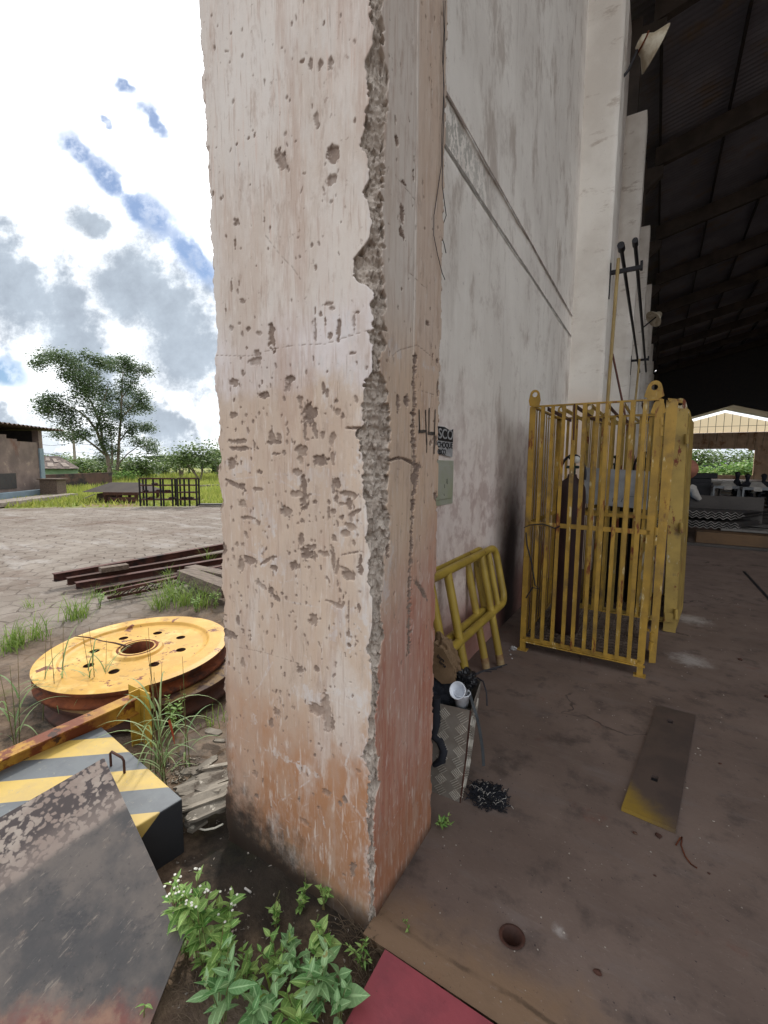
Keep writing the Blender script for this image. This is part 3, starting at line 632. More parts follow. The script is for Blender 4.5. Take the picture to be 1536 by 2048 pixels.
def pchip(px_, py_, w, h, ang=0., dep=.006, A=None, val=1., wob=.75, right=False):
    A = chipA if A is None else A
    if right:
        p = PX(px_, py_, FX1); e = PX(px_ + 1, py_, FX1); g_ = PX(px_, py_ + 1, FX1); cu = SR + p.y - FY; mu = abs(e.y - p.y)
    else:
        p = PY(px_, py_, FY); e = PY(px_ + 1, py_, FY); g_ = PY(px_, py_ + 1, FY); cu = p.x - FX0; mu = abs(e.x - p.x)
    mz = abs(g_.z - p.z)
    blob(0, cu, p.z, max(w * mu / 2, .003), max(h * mz / 2, .003), ang, dep, A, val, wob)
# (x, y, width, height, tilt) in crop units of the photograph
cr1 = [(730,355,40,60,.3),(650,660,28,100,-.15),(453,890,40,140,-.55),(740,862,55,95,-.5),(733,1005,48,60,.2),(731,1128,16,22,0),(207,1243,34,50,0),(195,1350,14,70,0),(390,1273,8,20,0),(645,1490,14,28,0),(175,1600,12,70,0),(237,1680,40,26,.5),(708,1700,50,18,0),(740,1722,30,18,.4),(400,1860,36,190,-.03),(330,1862,46,26,.2),(270,1838,20,18,0),(170,1832,24,30,0),(222,1805,14,20,0),(725,1880,24,60,0),(645,1830,14,170,0),(700,1790,12,60,0),(860,1790,14,90,0),(880,1745,24,14,0),(775,1840,18,110,.1),(280,1030,8,16,0),(585,968,22,16,0),(150,285,24,8,.4),(305,742,10,10,0),(270,770,12,14,0),(115,1110,14,20,0),(205,805,12,14,0),(568,345,28,34,0),(618,360,18,70,0),(672,358,26,60,0)]
cr2 = [(310,200,60,40,.1),(325,165,40,50,.7),(262,130,16,20,0),(238,270,18,40,0),(190,325,60,40,.2),(355,390,46,30,0),(500,300,50,40,0),(490,345,34,60,.3),(188,502,46,36,.1),(560,430,24,70,-.1),(612,490,70,90,0),(585,590,20,120,0),(640,585,22,90,-.2),(690,350,16,50,0),(710,385,20,50,0),(762,425,28,26,0),(768,484,24,30,0),(795,505,22,34,0),(400,615,30,80,-.2),(415,655,80,24,0),(440,625,30,40,.7),(685,615,24,60,.2),(215,650,90,26,0),(235,690,100,24,0),(425,720,60,16,0),(470,715,20,28,0),(330,822,28,26,0),(180,775,46,70,0),(550,825,42,36,0),(562,705,64,50,0),(560,750,40,60,0),(665,755,76,50,0),(735,640,30,100,.2),(735,740,24,70,-.2),(550,945,90,30,0),(578,900,26,110,0),(585,985,40,90,0),(240,1000,36,46,0),(320,915,60,20,0),(190,890,100,24,.35),(230,905,36,30,0),(275,1078,60,22,0),(325,1105,20,26,0),(262,1168,20,34,0),(488,1045,60,50,.4),(565,1098,40,26,0),(642,990,18,16,0),(760,880,30,50,0),(745,910,24,60,0),(760,960,30,60,0),(830,990,26,60,0),(790,1000,50,18,0),(745,1040,26,30,0),(716,1060,10,90,.1),(835,945,90,34,.15),(832,1118,60,40,.2),(810,1165,50,30,0),(860,1050,90,24,-.5),(790,1085,30,40,0),(565,1200,26,60,0),(590,1270,60,70,-.3),(620,1240,60,34,0),(640,1290,14,70,0),(745,1190,34,50,0),(700,1280,70,24,.05),(745,1310,20,110,0),(765,1355,16,90,.2),(800,1360,70,16,.3),(835,1400,60,50,.3),(840,1275,110,10,-.25),(895,1350,26,110,0),(365,1320,100,22,-.45),(410,1300,50,16,-.3),(525,1345,40,40,-.6),(410,1355,50,24,.2),(340,1455,70,24,.35),(392,1485,34,40,.3),(425,1525,40,26,.3),(458,1500,16,20,0),(205,1225,16,26,0),(188,1300,18,26,0),(230,1345,24,80,0),(275,1310,60,36,0),(210,1640,18,50,0),(240,1715,22,40,0),(160,1725,60,40,.2),(635,1645,42,60,0),(768,1450,12,50,0),(780,1480,14,26,0),(755,1560,90,18,.2),(830,1660,10,230,0),(830,1790,24,22,0),(565,1930,48,36,0),(650,1920,24,34,0),(120,1000,24,90,0),(130,1250,30,70,0),(600,640,18,22,0),(618,540,30,50,0),(930,240,16,30,0),(710,260,10,12,0),(848,158,50,12,0),(295,545,12,24,0),(235,1225,20,30,0),(720,1700,6,40,0)]
cr3 = [(478,215,36,34,0),(548,205,20,22,0),(550,400,60,46,.2),(600,420,40,170,-.05),(625,470,24,60,0),(335,460,20,40,0),(365,410,30,36,0),(260,702,26,30,0),(265,808,22,20,0),(600,790,36,26,0),(684,822,22,30,0),(665,845,16,20,0),(493,930,40,30,0),(720,1155,26,60,0),(680,1183,14,12,0),(200,180,18,40,0),(130,40,60,40,0),(750,690,24,16,0),(390,1020,8,90,0),(640,195,14,14,0)]
for crs, (ox, oy, sc) in ((cr1, (400, 0, 2.793)), (cr2, (400, 650, 2.793)), (cr3, (400, 1250, 2.363))):
    for (x, y, w, h, a) in crs:
        pchip(ox + x / sc, oy + y / sc, w * 1.12 / sc, h * 1.12 / sc, -a, .0025 + .00008 * min(w, h), val=.45 + .55 * rs.rand() ** .7)
for i in range(420):            # small scattered nicks, denser at shoulder and waist height
    z = rs.choice([rs.uniform(.2, 3.1), rs.normal(1.25, .35)]); cu = rs.uniform(.01, SR - .05)
    blob(0, cu, z, .002 + .004 * rs.rand(), .003 + .008 * rs.rand(), rs.uniform(-.5, .5), .003, chipA, .5 + .4 * rs.rand())
# right face: chipped joint, curved scar, far edge
jy = [(1200,180),(1200,230),(1195,300),(1200,420),(1192,500),(1190,600),(1195,700),(1200,760),(1222,790),(1215,830),(1205,900),(1190,960),(1188,1030),(1182,1150),(1180,1250),(1175,1350),(1172,1450),(1170,1560),(1170,1700),(1168,1850)]
for i in range(len(jy) - 1):
    (xa, ya), (xb, yb) = jy[i], jy[i + 1]; n_ = max(2, int((yb - ya) / 11))
    for k in range(n_):
        q = k / n_; pchip(400 + (xa + (xb - xa) * q) / 2.793, 650 + (ya + (yb - ya) * q) / 2.793, rs.uniform(3, 10), rs.uniform(3, 8), 0, .006, right=True, wob=.9)
for k in range(24): q = k / 24; pchip(400 + (1060 + 150 * q) / 2.793, 650 + (758 - 20 * math.sin(q * 3.1) + 35 * q * q) / 2.793, 9, 5, 0, .008, right=True)
for (x, y, w, h, a) in [(1210,800,40,60,0),(1200,850,36,80,0),(1108,440,20,110,0),(1155,430,24,90,0),(1205,190,16,60,0),(1190,495,30,20,0),(1330,350,10,100,0),(1320,640,14,60,0),(1315,950,16,60,0),(1238,1480,90,30,-.75),(1050,1260,20,70,0),(1288,660,14,30,0),(1325,200,12,30,0)]:
    pchip(400 + x / 2.793, 650 + y / 2.793, w / 2.793 * 1.2, h / 2.793, a, .006, right=True)
for (x, y, w, h, a) in [(1100,790,16,60,.2),(1135,1020,26,30,0),(1190,980,10,70,0),(1170,680,10,24,0),(1270,1805,22,34,0),(1130,1200,20,90,0),(1125,1300,30,50,-.5),(1128,1615,8,16,0),(1300,1990,8,40,0)]:
    pchip(400 + x / 2.793, y / 2.793, w / 2.793 * 1.3, h / 2.793, a, .005, right=True)
for i in range(90):
    z = rs.uniform(.1, 3.1); blob(0, SR + rs.uniform(.06, BY - FY - .005), z, .002 + .004 * rs.rand(), .003 + .008 * rs.rand(), 0, .003, chipA, .7)
for i in range(70): blob(0, PATH[-1] - .002, rs.uniform(0, 3.2), .004 + .008 * rs.rand(), .006 + .03 * rs.rand(), 0, .006, chipA, .8)
jn = PX(832, 300, FX1).y - FY + SR
thin = np.exp(-((S0 - jn - (N1.fbm(Z0 * 3, Z0 * 0, 3) - .5) * .006) / .0022) ** 2); depth = np.maximum(depth, thin * .005 * (Z0 > 1.9)); chipA = np.maximum(chipA, thin * .55 * (N2.fbm(Z0 * 9, S0 * 0, 2) > .42))
# --- white scars, scratches
def scratch(pts, wd, A=whitA, val=.9, dep=0., right=False):
    P_ = [(PX(x, y, FX1).y - FY + SR, PX(x, y, FX1).z) if right else (PY(x, y, FY).x - FX0, PY(x, y, FY).z) for x, y in pts]
    for (ua, za), (ub, zb) in zip(P_[:-1], P_[1:]):
        i0, i1 = np.searchsorted(zr, sorted([za, zb])) + np.array([-4, 4]); j0, j1 = np.searchsorted(PATH, sorted([ua, ub])) + np.array([-4, 4]); i0 = max(i0, 0); j0 = max(j0, 0)
        sl = (slice(i0, i1), slice(j0, j1)); du, dz = ub - ua, zb - za; L_ = du * du + dz * dz + 1e-12
        h_ = np.clip(((S0[sl] - ua) * du + (Z0[sl] - za) * dz) / L_, 0, 1)
        d = np.hypot(S0[sl] - ua - h_ * du, Z0[sl] - za - h_ * dz) + (N1.n(S0[sl] * 160, Z0[sl] * 160) - .5) * wd
        k = sst(wd - d, 0, wd * .7) * val; A[sl] = np.maximum(A[sl], k)
        if dep: depth[sl] = np.maximum(depth[sl], k * dep)
for i in range(190):
    y = rs.choice([rs.uniform(1000, 1780), rs.uniform(1450, 1780)]); x = rs.uniform(455, 735); L_ = rs.uniform(6, 45); a = rs.choice([rs.normal(1.2, .4), rs.normal(.3, .5), 1.5])
    scratch([(x, y), (x + L_ * math.cos(a) * .6, y + L_ * math.sin(a))], .0022, val=rs.uniform(.25, .8))
for i in range(26):
    x = rs.uniform(775, 855); y = rs.uniform(1180, 1700); L_ = rs.uniform(4, 14); scratch([(x, y), (x + L_ * .5, y - L_)], .0025, val=.7, right=True)
scratch([(475, 1295), (520, 1303), (606, 1330)], .0018, chipA, .6, .001)
for pts in ([(492,1400),(520,1370),(545,1325)],[(560,960),(600,985),(640,990)],[(520,1370),(538,1330),(535,1305)],[(610,1390),(660,1385),(715,1375)],[(660,1400),(720,1420)],[(540,1130),(560,1165),(590,1160)],[(565,1600),(620,1560)],[(705,1490),(690,1530)],[(690,1590),(728,1640)],[(640,1610),(650,1655)],[(455,960),(560,948),(720,950)],[(470,1090),(530,1120)],[(560,1200),(640,1215)]):
    scratch(pts, .004, val=.85)
# whitewash patches
for (x, y, w, h) in [(512,1020,26,60),(540,1045,20,60),(520,1110,20,40),(660,955,200,26),(695,1015,50,70),(720,1060,30,60),(690,1250,50,90),(615,1392,46,30),(690,1388,70,24),(560,1510,40,14),(610,1535,40,24),(740,640,30,60),(690,660,60,60),(730,740,30,50),(700,740,120,50),(560,735,160,40),(735,1120,14,50),(728,1210,20,70),(745,560,14,40),(735,1330,16,80),(735,1420,16,70),(730,1500,18,50),(655,800,20,60),(720,930,20,60),(680,1075,30,40),(560,1130,30,30),(480,930,50,30),(505,1440,14,20)]:
    pchip(x, y, w, h, 0, 0, whitA, .8, wob=1.3)
for (x, y, w, h) in [(790,700,30,40),(858,735,30,14),(770,1180,16,60),(778,1100,12,120)]: pchip(x, y, w, h, 0, 0, whitA, .7, 1.3, right=True)
for i in range(len(zr)):   # pale lime rim along the left side of the break
    pass
rim = (1 - sst(np.abs(S0 - L2 + .006), .002, .010)) * (N3.fbm(Z0 * 12, S0 * 20, 3) > .47)
whitA = np.maximum(whitA, rim * .55); whitA *= (1 - chipA)
# cracks
cr = []
for pts in ([(433,711),(500,712),(560,695),(600,690),(650,688),(700,672),(738,660)],[(530,470),(545,490),(560,510),(585,535),(602,560)],[(450,600),(452,640)]):
    scratch(pts, .0013, chipA, .75, .002)
for pts in ([(785,712),(792,705),(800,700),(835,690),(862,712),(876,735)],[(835,780),(868,790)],[(818,545),(850,575)],[(790,350),(830,400)]):
    scratch(pts, .0015, chipA, .75, .002, right=True)
# paper-thin forms of the horizontal reinforcement gap
scratch([(692, 856), (735, 856), (780, 860)], .004, chipA, 1., .012)
depth *= 1 - edgeA * .7
und = (N1.fbm(S0 * 3, Z0 * 2, 3) - .5) * .004 + (N2.fbm(S0 * 20, Z0 * 8, 3) - .5) * .0014
dd = (und - depth) * (~insl)
X1 = X1 + NX * dd * (~ins) ; Y1 = Y1 + NY * dd * (~ins)
P_ = np.stack([X1, Y1, Z0], -1)
column = empty('column', (-1.1, 1.37, 0), 'big chipped plaster column with a broken grey concrete arris and 44 written on it', 'column')
Pl = P_ - np.array([-1.1, 1.37, 0])
body = grid_obj('plaster_shaft', Pl, colm, {'chip': chipA, 'edge': edgeA, 'whit': whitA, 'right': (FC == 2) * (1 - (S0 < SR + .0))}, parent=column)
del X0, Y0, Z0, NX, NY, FC, S0, P_, Pl, depth, ro, ro2, terr, inw, thin, bx, by, chx, chy, kx, ky, und, dd
# hand-painted 44
nb = MB()
def zp(x, y): p = PX(820 + x / 8.19, 780 + y / 8.19, FX1); return Vector((FX1 + .0035, p.y, p.z))
def stroke(a, b, w):
    a, b = zp(*a), zp(*b); d = (b - a).normalized(); n_ = Vector((1, 0, 0)).cross(d) * w / 2
    k = 6; pts = [a.lerp(b, i / k) + n_ * random.uniform(.7, 1.15) for i in range(k + 1)] + [b.lerp(a, i / k) - n_ * random.uniform(.7, 1.15) for i in range(k + 1)]
    nb.prism(pts, (.0006, 0, 0))
for a, b_, w in (((135, 320), (146, 670), .007), ((128, 680), (247, 675), .012), ((242, 325), (252, 660), .007), ((252, 661), (264, 900), .008), ((264, 901), (258, 1028), .005), ((302, 296), (297, 695), .008), ((280, 710), (392, 712), .012), ((401, 318), (390, 690), .007), ((390, 692), (381, 1048), .008)):
    stroke(a, b_, w)
nb.build('painted_number', MAT['marker'], column)
# loose wires down the far edge
wr = MB()
def wire(pts, r=.0014):
    P_ = [PX(x, y, FX1 + .012) for x, y in pts]; P_ = [Vector((FX1 + .008 + .004 * random.random(), min(p.y, 1.60), p.z)) for p in P_]
    wr.tube(P_, r, 5)
wire([(888, 0), (889, 60), (887, 120), (890, 170), (886, 250), (884, 330), (876, 390), (870, 430), (869, 470), (877, 510), (885, 545), (903, 570)])
o = wr.build('loose_wire', MAT['black']); tag(o, 'thin dark wire hanging down the far edge of the chipped column', 'wire')
wr = MB(); P_ = [PX(x, y, FX1 + .02) for x, y in [(893, 0), (892, 80), (889, 130), (891, 200), (888, 300), (887, 370), (895, 430), (905, 460), (912, 480), (916, 500)]]
P_ = [Vector((FX1 + .015 if p.y < 1.61 else FX1 - .03, p.y, p.z)) for p in P_]
wr.tube(P_, .0016, 5); tag(wr.build('loose_wire', MAT['black']), 'curling wire end beside the number column, in front of the white wall', 'wire')

# ================================================================ SIDE WALL
WX = -1.19
wm = bpy.data.materials.new('wall_plaster'); wm.use_nodes = True; t = NT(wm.node_tree); b = t.N['Principled BSDF']
co = t.n('ShaderNodeTexCoord').outputs['Object']; sx, sy, sz = t.sep(co)
n1 = t.noise(co, .9, 8, .62); n2 = t.noise(co, 5, 8, .68); st = t.noise(t.scl(co, (1, 3.2, .45)), 2.2, 8, .65); n3 = t.noise(co, 24, 6, .7)
dg = t.noise(t.scl(co, (1, 2.2, .9)), 1.4, 8, .7)
c = t.mix(t.ss(n1, .38, .62), srgb('f2ece4'), srgb('e4ddd5'))
c = t.mix(t.m('MULTIPLY', t.ss(st, .52, .70), .35), c, srgb('bdb3a9'))
c = t.mix(t.m('MULTIPLY', t.ss(t.noise(t.scl(t.v('ADD', co, (0, 3, 9)), (1, 6, .5)), 2.5, 7, .6), .55, .68), .4), c, srgb('f3efe8'))
c = t.mix(t.m('MULTIPLY', t.ss(dg, .53, .66), .6), c, srgb('ab9b8f'))
blo = t.noise(t.v('ADD', co, (0, 8, 2)), 3.2, 6, .72)
c = t.mix(t.m('MULTIPLY', t.ss(blo, .52, .66), .4), c, srgb('b5a79d'))
lowz = t.m('SUBTRACT', 1., t.ss(t.m('ADD', sz, t.m('MULTIPLY', t.m('SUBTRACT', n1, .5), 1.6)), 1.0, 2.4))
c = t.mix(t.m('MULTIPLY', lowz, .5), c, srgb('d0bab6'))
c = t.mix(t.m('MULTIPLY', t.m('MULTIPLY', lowz, t.ss(n2, .46, .6)), .6), c, srgb('a58a84'))
c = t.mix(t.m('MULTIPLY', t.m('SUBTRACT', 1., t.ss(t.m('ADD', sz, t.m('MULTIPLY', n2, .3)), .45, .85)), .8), c, srgb('8f594b'))
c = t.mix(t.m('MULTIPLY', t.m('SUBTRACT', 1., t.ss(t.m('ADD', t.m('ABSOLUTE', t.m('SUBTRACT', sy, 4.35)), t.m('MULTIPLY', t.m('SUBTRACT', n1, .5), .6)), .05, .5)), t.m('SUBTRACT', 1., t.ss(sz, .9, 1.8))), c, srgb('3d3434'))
# flaking band between the two lines
fb = t.m('MULTIPLY', t.m('MULTIPLY', t.ss(sz, 3.41, 3.43), t.m('SUBTRACT', 1., t.ss(sz, 3.65, 3.69))), t.m('MULTIPLY', t.ss(t.noise(t.scl(co, (1, 1, .6)), 15, 7, .75), .47, .53), t.m('SUBTRACT', 1., t.ss(t.m('ADD', sy, t.m('MULTIPLY', n2, 1.5)), 3.4, 4.7))))
c = t.mix(t.m('MULTIPLY', fb, .75), c, srgb('98948b'))
c = t.mix(t.m('MULTIPLY', t.ss(n3, .62, .7), .35), c, srgb('8a807a'))
t.put(b.inputs['Base Color'], c); b.inputs['Roughness'].default_value = .85; b.inputs['Specular IOR Level'].default_value = .25
bp = t.n('ShaderNodeBump', i_Strength=.35, i_Distance=.012, i_Height=t.m('ADD', n2, t.m('MULTIPLY', n3, .4))); t.L.new(bp.outputs[0], b.inputs['Normal'])
side = empty('side_wall', (0, 0, 0), 'tall stained whitewashed side wall between the chipped column and the pilasters', 'wall')
ys_ = np.concatenate([np.arange(1.55, 9, .04), np.arange(9, 80.2, 1.2)]); zs_ = np.concatenate([np.arange(-.1, 8, .04), np.arange(8, 12.3, .5)])
YYw, ZZw = np.meshgrid(ys_, zs_); NW = VN(21)
XXw = WX + (NW.fbm(YYw * 1.3, ZZw * 1.3, 4) - .5) * .022
XXw = np.where(ZZw > 3.69, XXw + .012, XXw); XXw = np.where(ZZw < 3.40, XXw + .010, XXw)
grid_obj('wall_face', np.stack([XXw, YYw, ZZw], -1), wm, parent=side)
w = MB(); w.box((-1.44, 1.61, -.1), (-1.25, 80, 12.3)); w.build('wall_core', MAT['concrete'], side)
# ragged dark joint lines above and below the band
for zc, nm in ((3.69, 'upper'), (3.405, 'lower')):
    w = MB(); yy = np.arange(1.62, 7.15, .05); a0 = []; a1 = []
    for y in yy:
        h = .006 + .009 * random.random() + (.006 if zc < 3.5 else 0); zz = zc + .012 * (NW.fbm(np.array(y * 3.), np.array(zc), 3) - .5)
        a0.append((WX + .0165, y, zz - h)); a1.append((WX + .0165, y, zz + h * .6))
    n_ = len(yy); w.add(a0 + a1, [(i, i + 1, n_ + i + 1, n_ + i) for i in range(n_ - 1)])
    w.build('joint_line', mat('joint_grey_' + nm, srgb('a09a92' if zc < 3.5 else 'a08c82'), srgb('877f78'), 20, bump=.3), side)
# electric warning label and panel box
sg = empty('warning_label', (WX + .02, 2.62, 1.69), 'torn black and white electric shock warning label on the wall above the panel box', 'label')
Z1, Z0_ = 1.783, 1.603
w = MB(); w.prism([(WX + .017, 2.42, Z0_ + .02), (WX + .017, 2.62, Z0_ + .01), (WX + .017, 2.70, Z0_), (WX + .017, 2.80, Z0_ - .005), (WX + .017, 2.80, Z1), (WX + .017, 2.76, Z1 - .015), (WX + .017, 2.66, Z1 + .004), (WX + .017, 2.42, Z1)], (.003, 0, 0)); w.build('backing', MAT['sign_white'], sg)
w = MB(); w.prism([(WX + .0205, 2.42, 1.70), (WX + .0205, 2.80, 1.695), (WX + .0205, 2.80, 1.782), (WX + .0205, 2.76, 1.768), (WX + .0205, 2.66, 1.785), (WX + .0205, 2.42, 1.78)], (.001, 0, 0)); w.build('black_header', MAT['sign_black'], sg)
Rt = Matrix(((0, 0, 1, 0), (1, 0, 0, 0), (0, 1, 0, 0), (0, 0, 0, 1)))
def wt(txt, y, z, s, m_, sq=1.): text_mesh(txt, s, Matrix.Translation((WX + .0222, y, z)) @ Rt, m_, 'lettering', sg, sq)
wt('RISCO', 2.46, 1.712, .088, MAT['sign_white'], 1.35); wt('DE CHOQUE', 2.46, 1.655, .05, MAT['sign_black'], 1.15); wt('EL\u00c9TRICO', 2.46, 1.612, .046, MAT['sign_black'], 1.1)
pb = empty('panel_box', (WX + .02, 2.64, 1.29), 'pale green grey flush panel cover on the wall under the warning label', 'panel')
w = MB(); w.box((WX - .01, 2.40, 1.285), (WX + .018, 2.83, 1.575)); w.build('frame', MAT['panel'], pb, .002)
w = MB(); w.box((WX + .018, 2.43, 1.325), (WX + .026, 2.80, 1.54)); w.build('lid', MAT['panel'], pb, .002)
for (y, z, l) in ((2.69, 1.455, .03), (2.71, 1.455, .035), (2.665, 1.42, .025), (2.66, 1.36, .015)):
    w = MB(); w.bar((WX + .0265, y, z), (WX + .0265, y + .006, z - l), .003, .001, (1, 0, 0)); w.build('lid_slot', MAT['sign_black'], pb)

# ================================================================ PILASTERS, ROOF, HALL
pm = bpy.data.materials.new('pilaster_plaster'); pm.use_nodes = True; t = NT(pm.node_tree); b = t.N['Principled BSDF']
co = t.n('ShaderNodeTexCoord').outputs['Object']; sx, sy, sz = t.sep(co); oi = t.n('ShaderNodeObjectInfo')
n1 = t.noise(t.v('ADD', co, oi.outputs['Location']), 1.2, 8, .6); n2 = t.noise(co, 7, 8, .7); n3 = t.noise(co, 45, 5, .7)
c = t.mix(t.ss(n1, .35, .65), srgb('eee8df'), srgb('dbd3c9'))
c = t.mix(t.m('MULTIPLY', t.ss(t.noise(t.scl(co, (2, 2, 5)), .8, 7, .7), .56, .66), .6), c, srgb('ab9a8b'))
c = t.mix(t.m('MULTIPLY', t.m('SUBTRACT', 1., t.ss(t.m('ADD', sz, t.m('MULTIPLY', n1, .8)), 2.6, 3.1)), .6), c, srgb('d6bca6'))
c = t.mix(t.m('MULTIPLY', t.ss(n3, .62, .72), .5), c, srgb('8a7c70'))
t.put(b.inputs['Base Color'], c); b.inputs['Roughness'].default_value = .85
bp = t.n('ShaderNodeBump', i_Strength=.5, i_Distance=.015, i_Height=t.m('ADD', n2, t.m('MULTIPLY', n3, .3))); t.L.new(bp.outputs[0], b.inputs['Normal'])
SP = 6.03; KN = 10
NP = VN(31)
def rough_box(lo, hi, step=.12, amp=.006, chamfer=.0):
    """vertical shaft as a ring grid with uneven faces"""
    x0, y0, z0 = lo; x1, y1, z1 = hi; ring = []
    for a, b_ in (((x0, y1), (x0, y0)), ((x0, y0), (x1, y0)), ((x1, y0), (x1, y1))):
        n_ = max(2, int(math.hypot(b_[0] - a[0], b_[1] - a[1]) / step))
        ring += [(a[0] + (b_[0] - a[0]) * i / n_, a[1] + (b_[1] - a[1]) * i / n_) for i in range(n_)]
    ring.append((x1, y1)); zz = np.arange(z0, z1 + step * .5, step); zz[-1] = z1
    R_ = np.array(ring); P = np.zeros((len(zz), len(ring), 3)); P[..., 0] = R_[None, :, 0]; P[..., 1] = R_[None, :, 1]; P[..., 2] = zz[:, None]
    cxm, cym = (x0 + x1) / 2, (y0 + y1) / 2
    nn = (NP.fbm(P[..., 0] * 5 + P[..., 2] * 3, P[..., 1] * 5 + P[..., 2] * 2.3, 3) - .5) * 2 * amp
    P[..., 0] += nn * np.sign(P[..., 0] - cxm); P[..., 1] += nn * np.sign(P[..., 1] - cym); return P
ordn = ['second', 'third', 'fourth', 'fifth', 'sixth', 'seventh', 'eighth', 'ninth', 'tenth', 'eleventh']
for k in range(1, KN + 1):
    yk = 1.135 + SP * k
    lab = 'pale plastered pilaster nearest the yellow cage, full height with a dirty ledge' if k == 1 else 'pale pilaster, %s from the chipped column, ending under a dark corbel' % ordn[k - 1]
    e = empty('pilaster', (0, yk, 0), lab, 'pilaster', 'pilasters along the hall wall')
    h1 = 10.05
    P = rough_box((WX - .05, 0, -.05), (-.726, .5, h1), .06 if k == 1 else .15, .008)
    grid_obj('shaft', P, pm, parent=e)
    w = MB(); w.box((WX - .05, yk + .01, h1 - .12), (-.735, yk + .49, h1 + .004)); w.build('shaft_cap', MAT['concrete'], e)
    w = MB(); w.box((WX - .05, yk + .1, h1 + .004), (-.95, yk + .42, 12.25)); w.build('upper_shaft', MAT['hallbeam'], e)
    w = MB(); w.prism([(-.95, yk + .12, 11.3), (-.45, yk + .12, 11.75), (-.45, yk + .12, 12.02), (-.95, yk + .12, 12.02)], (0, .28, 0)); w.build('corbel', MAT['hallbeam'], e)
SL = .235; RX = 21.
for k in range(1, KN + 1):
    yk = 1.135 + SP * k + .13
    w = MB()
    for sgn in (0, 1):
        xa, za, xb, zb = (-.72, 12.02, RX, 12.02 + SL * (RX + .72)) if not sgn else (RX, 12.02 + SL * (RX + .72), 2 * RX + .72, 12.02)
        w.prism([(xa, yk, za), (xb, yk, zb), (xb, yk, zb + .62), (xa, yk, za + .62)], (0, .22, 0))
    tag(w.build('roof_beam', MAT['hallbeam']), 'sloping concrete roof beam resting on the %s column from the front' % ordn[k - 1], 'beam', 'roof beams of the hall')
roof = empty('roof', (0, 0, 0), 'dark corrugated steel roof over the hall with steel purlins', 'roof')
w = MB(); Z_R = lambda x: 12.86 + SL * (x + .72)
n_ = 900; ys_ = np.linspace(1.1, 63, n_); zo = .03 * np.sin(ys_ * 2 * math.pi / .21)
w.add([(-1.7, y, Z_R(-1.7) + z) for y, z in zip(ys_, zo)] + [(RX, y, Z_R(RX) + z) for y, z in zip(ys_, zo)], [(i, i + 1, n_ + i + 1, n_ + i) for i in range(n_ - 1)], True)
w.add([(RX, 1.1, Z_R(RX)), (RX, 63, Z_R(RX)), (2 * RX + 1.7, 63, Z_R(-1.7)), (2 * RX + 1.7, 1.1, Z_R(-1.7))], [(0, 1, 2, 3)])
w.build('roof_sheet', MAT['hallroof'], roof)
for i in range(22):
    x = -.6 + i * 1.9; zz = Z_R(x if x < RX else 2 * RX - x) - .13
    w = MB(); w.box((x - .035, 1.2, zz - .09), (x + .035, 62.8, zz + .085)); w.build('purlin', MAT['steel_dark'], roof)
w = MB(); w.box((-1.44, 1.61, 12.3), (-1.25, 80, 12.55)); w.build('wall_plate', MAT['hallbeam'], roof)
hw = MB(); hw.box((2 * RX, 7, 0), (2 * RX + .2, 80, 12.8)); tag(hw.build('right_wall', MAT['hallwall']), 'far right side wall of the hall in the dark', 'wall')
# closing gable of the high roof and the lower far bay with its translucent gable
AR, AZ, AE, AX0, AX1 = 6.85, 8.2, 5.8, -1.2, 14.9
w = MB(); w.prism([(-1.25, 62.9, AE + .13), (AR, 62.9, AZ + .13), (AX1, 62.9, AE + .13), (2 * RX, 62.9, AE + .13), (2 * RX, 62.9, 12.5), (RX, 62.9, Z_R(RX) - .05), (-1.25, 62.9, 12.6)], (0, .08, 0))
w.prism([(AX1, 62.9, 0), (2 * RX, 62.9, 0), (2 * RX, 62.9, AE + .12), (AX1, 62.9, AE + .12)], (0, .08, 0))
tag(w.build('gable_cladding', MAT['steel_dark']), 'dark cladding closing the high roof above the far lower bay', 'wall')
fb_ = empty('far_bay', (0, 70, 0), 'far end bay with a bright translucent gable over a brown wall opening onto trees', 'building')
w = MB()
w.quad((AX0 - .3, 63, AE + .52), (AR, 63, AZ + .5), (AR, 69.85, AZ + .3), (AX0 - .3, 69.85, AE + .32)); w.quad((AR, 63, AZ + .5), (AX1 + .3, 63, AE + .52), (AX1 + .3, 69.85, AE + .32), (AR, 69.85, AZ + .3)); w.build('roof', MAT['hallroof'], fb_)
w = MB(); w.prism([(AX0, 70, 5.76), (AX1, 70, 5.76), (AX1, 70, AE + .05), (AR, 70, AZ), (AX0, 70, AE + .05)], (0, .02, 0)); w.build('gable_sheet', MAT['translucent'], fb_)
w = MB()
for x in np.arange(AX0, AX1, .8): w.box((x, 69.93, 5.76), (x + .05, 69.97, AE + (AZ - AE) * (1 - abs(x - AR) / 8.05)))
w.box((AX0, 69.88, 6.5), (AX1, 69.92, 6.54)); w.build('gable_frame', MAT['steel_dark'], fb_)
w = MB(); w.box((AX0, 70, 3.75), (AX1, 70.3, 5.75)); w.box((10.1, 70, 0), (AX1, 70.3, 3.748)); w.box((9.5, 70, 3.55), (10.098, 70.28, 3.748)); w.box((AX0, 70, 0), (2.2, 70.3, 3.748)); w.box((2.202, 70, 0), (10.098, 70.28, .5)); w.build('wall', MAT['hallwall'], fb_)
w = MB(); w.box((AX1, 63.1, 3.2), (AX1 + .2, 70, AE)); w.build('side_cladding', MAT['hallwall'], fb_)
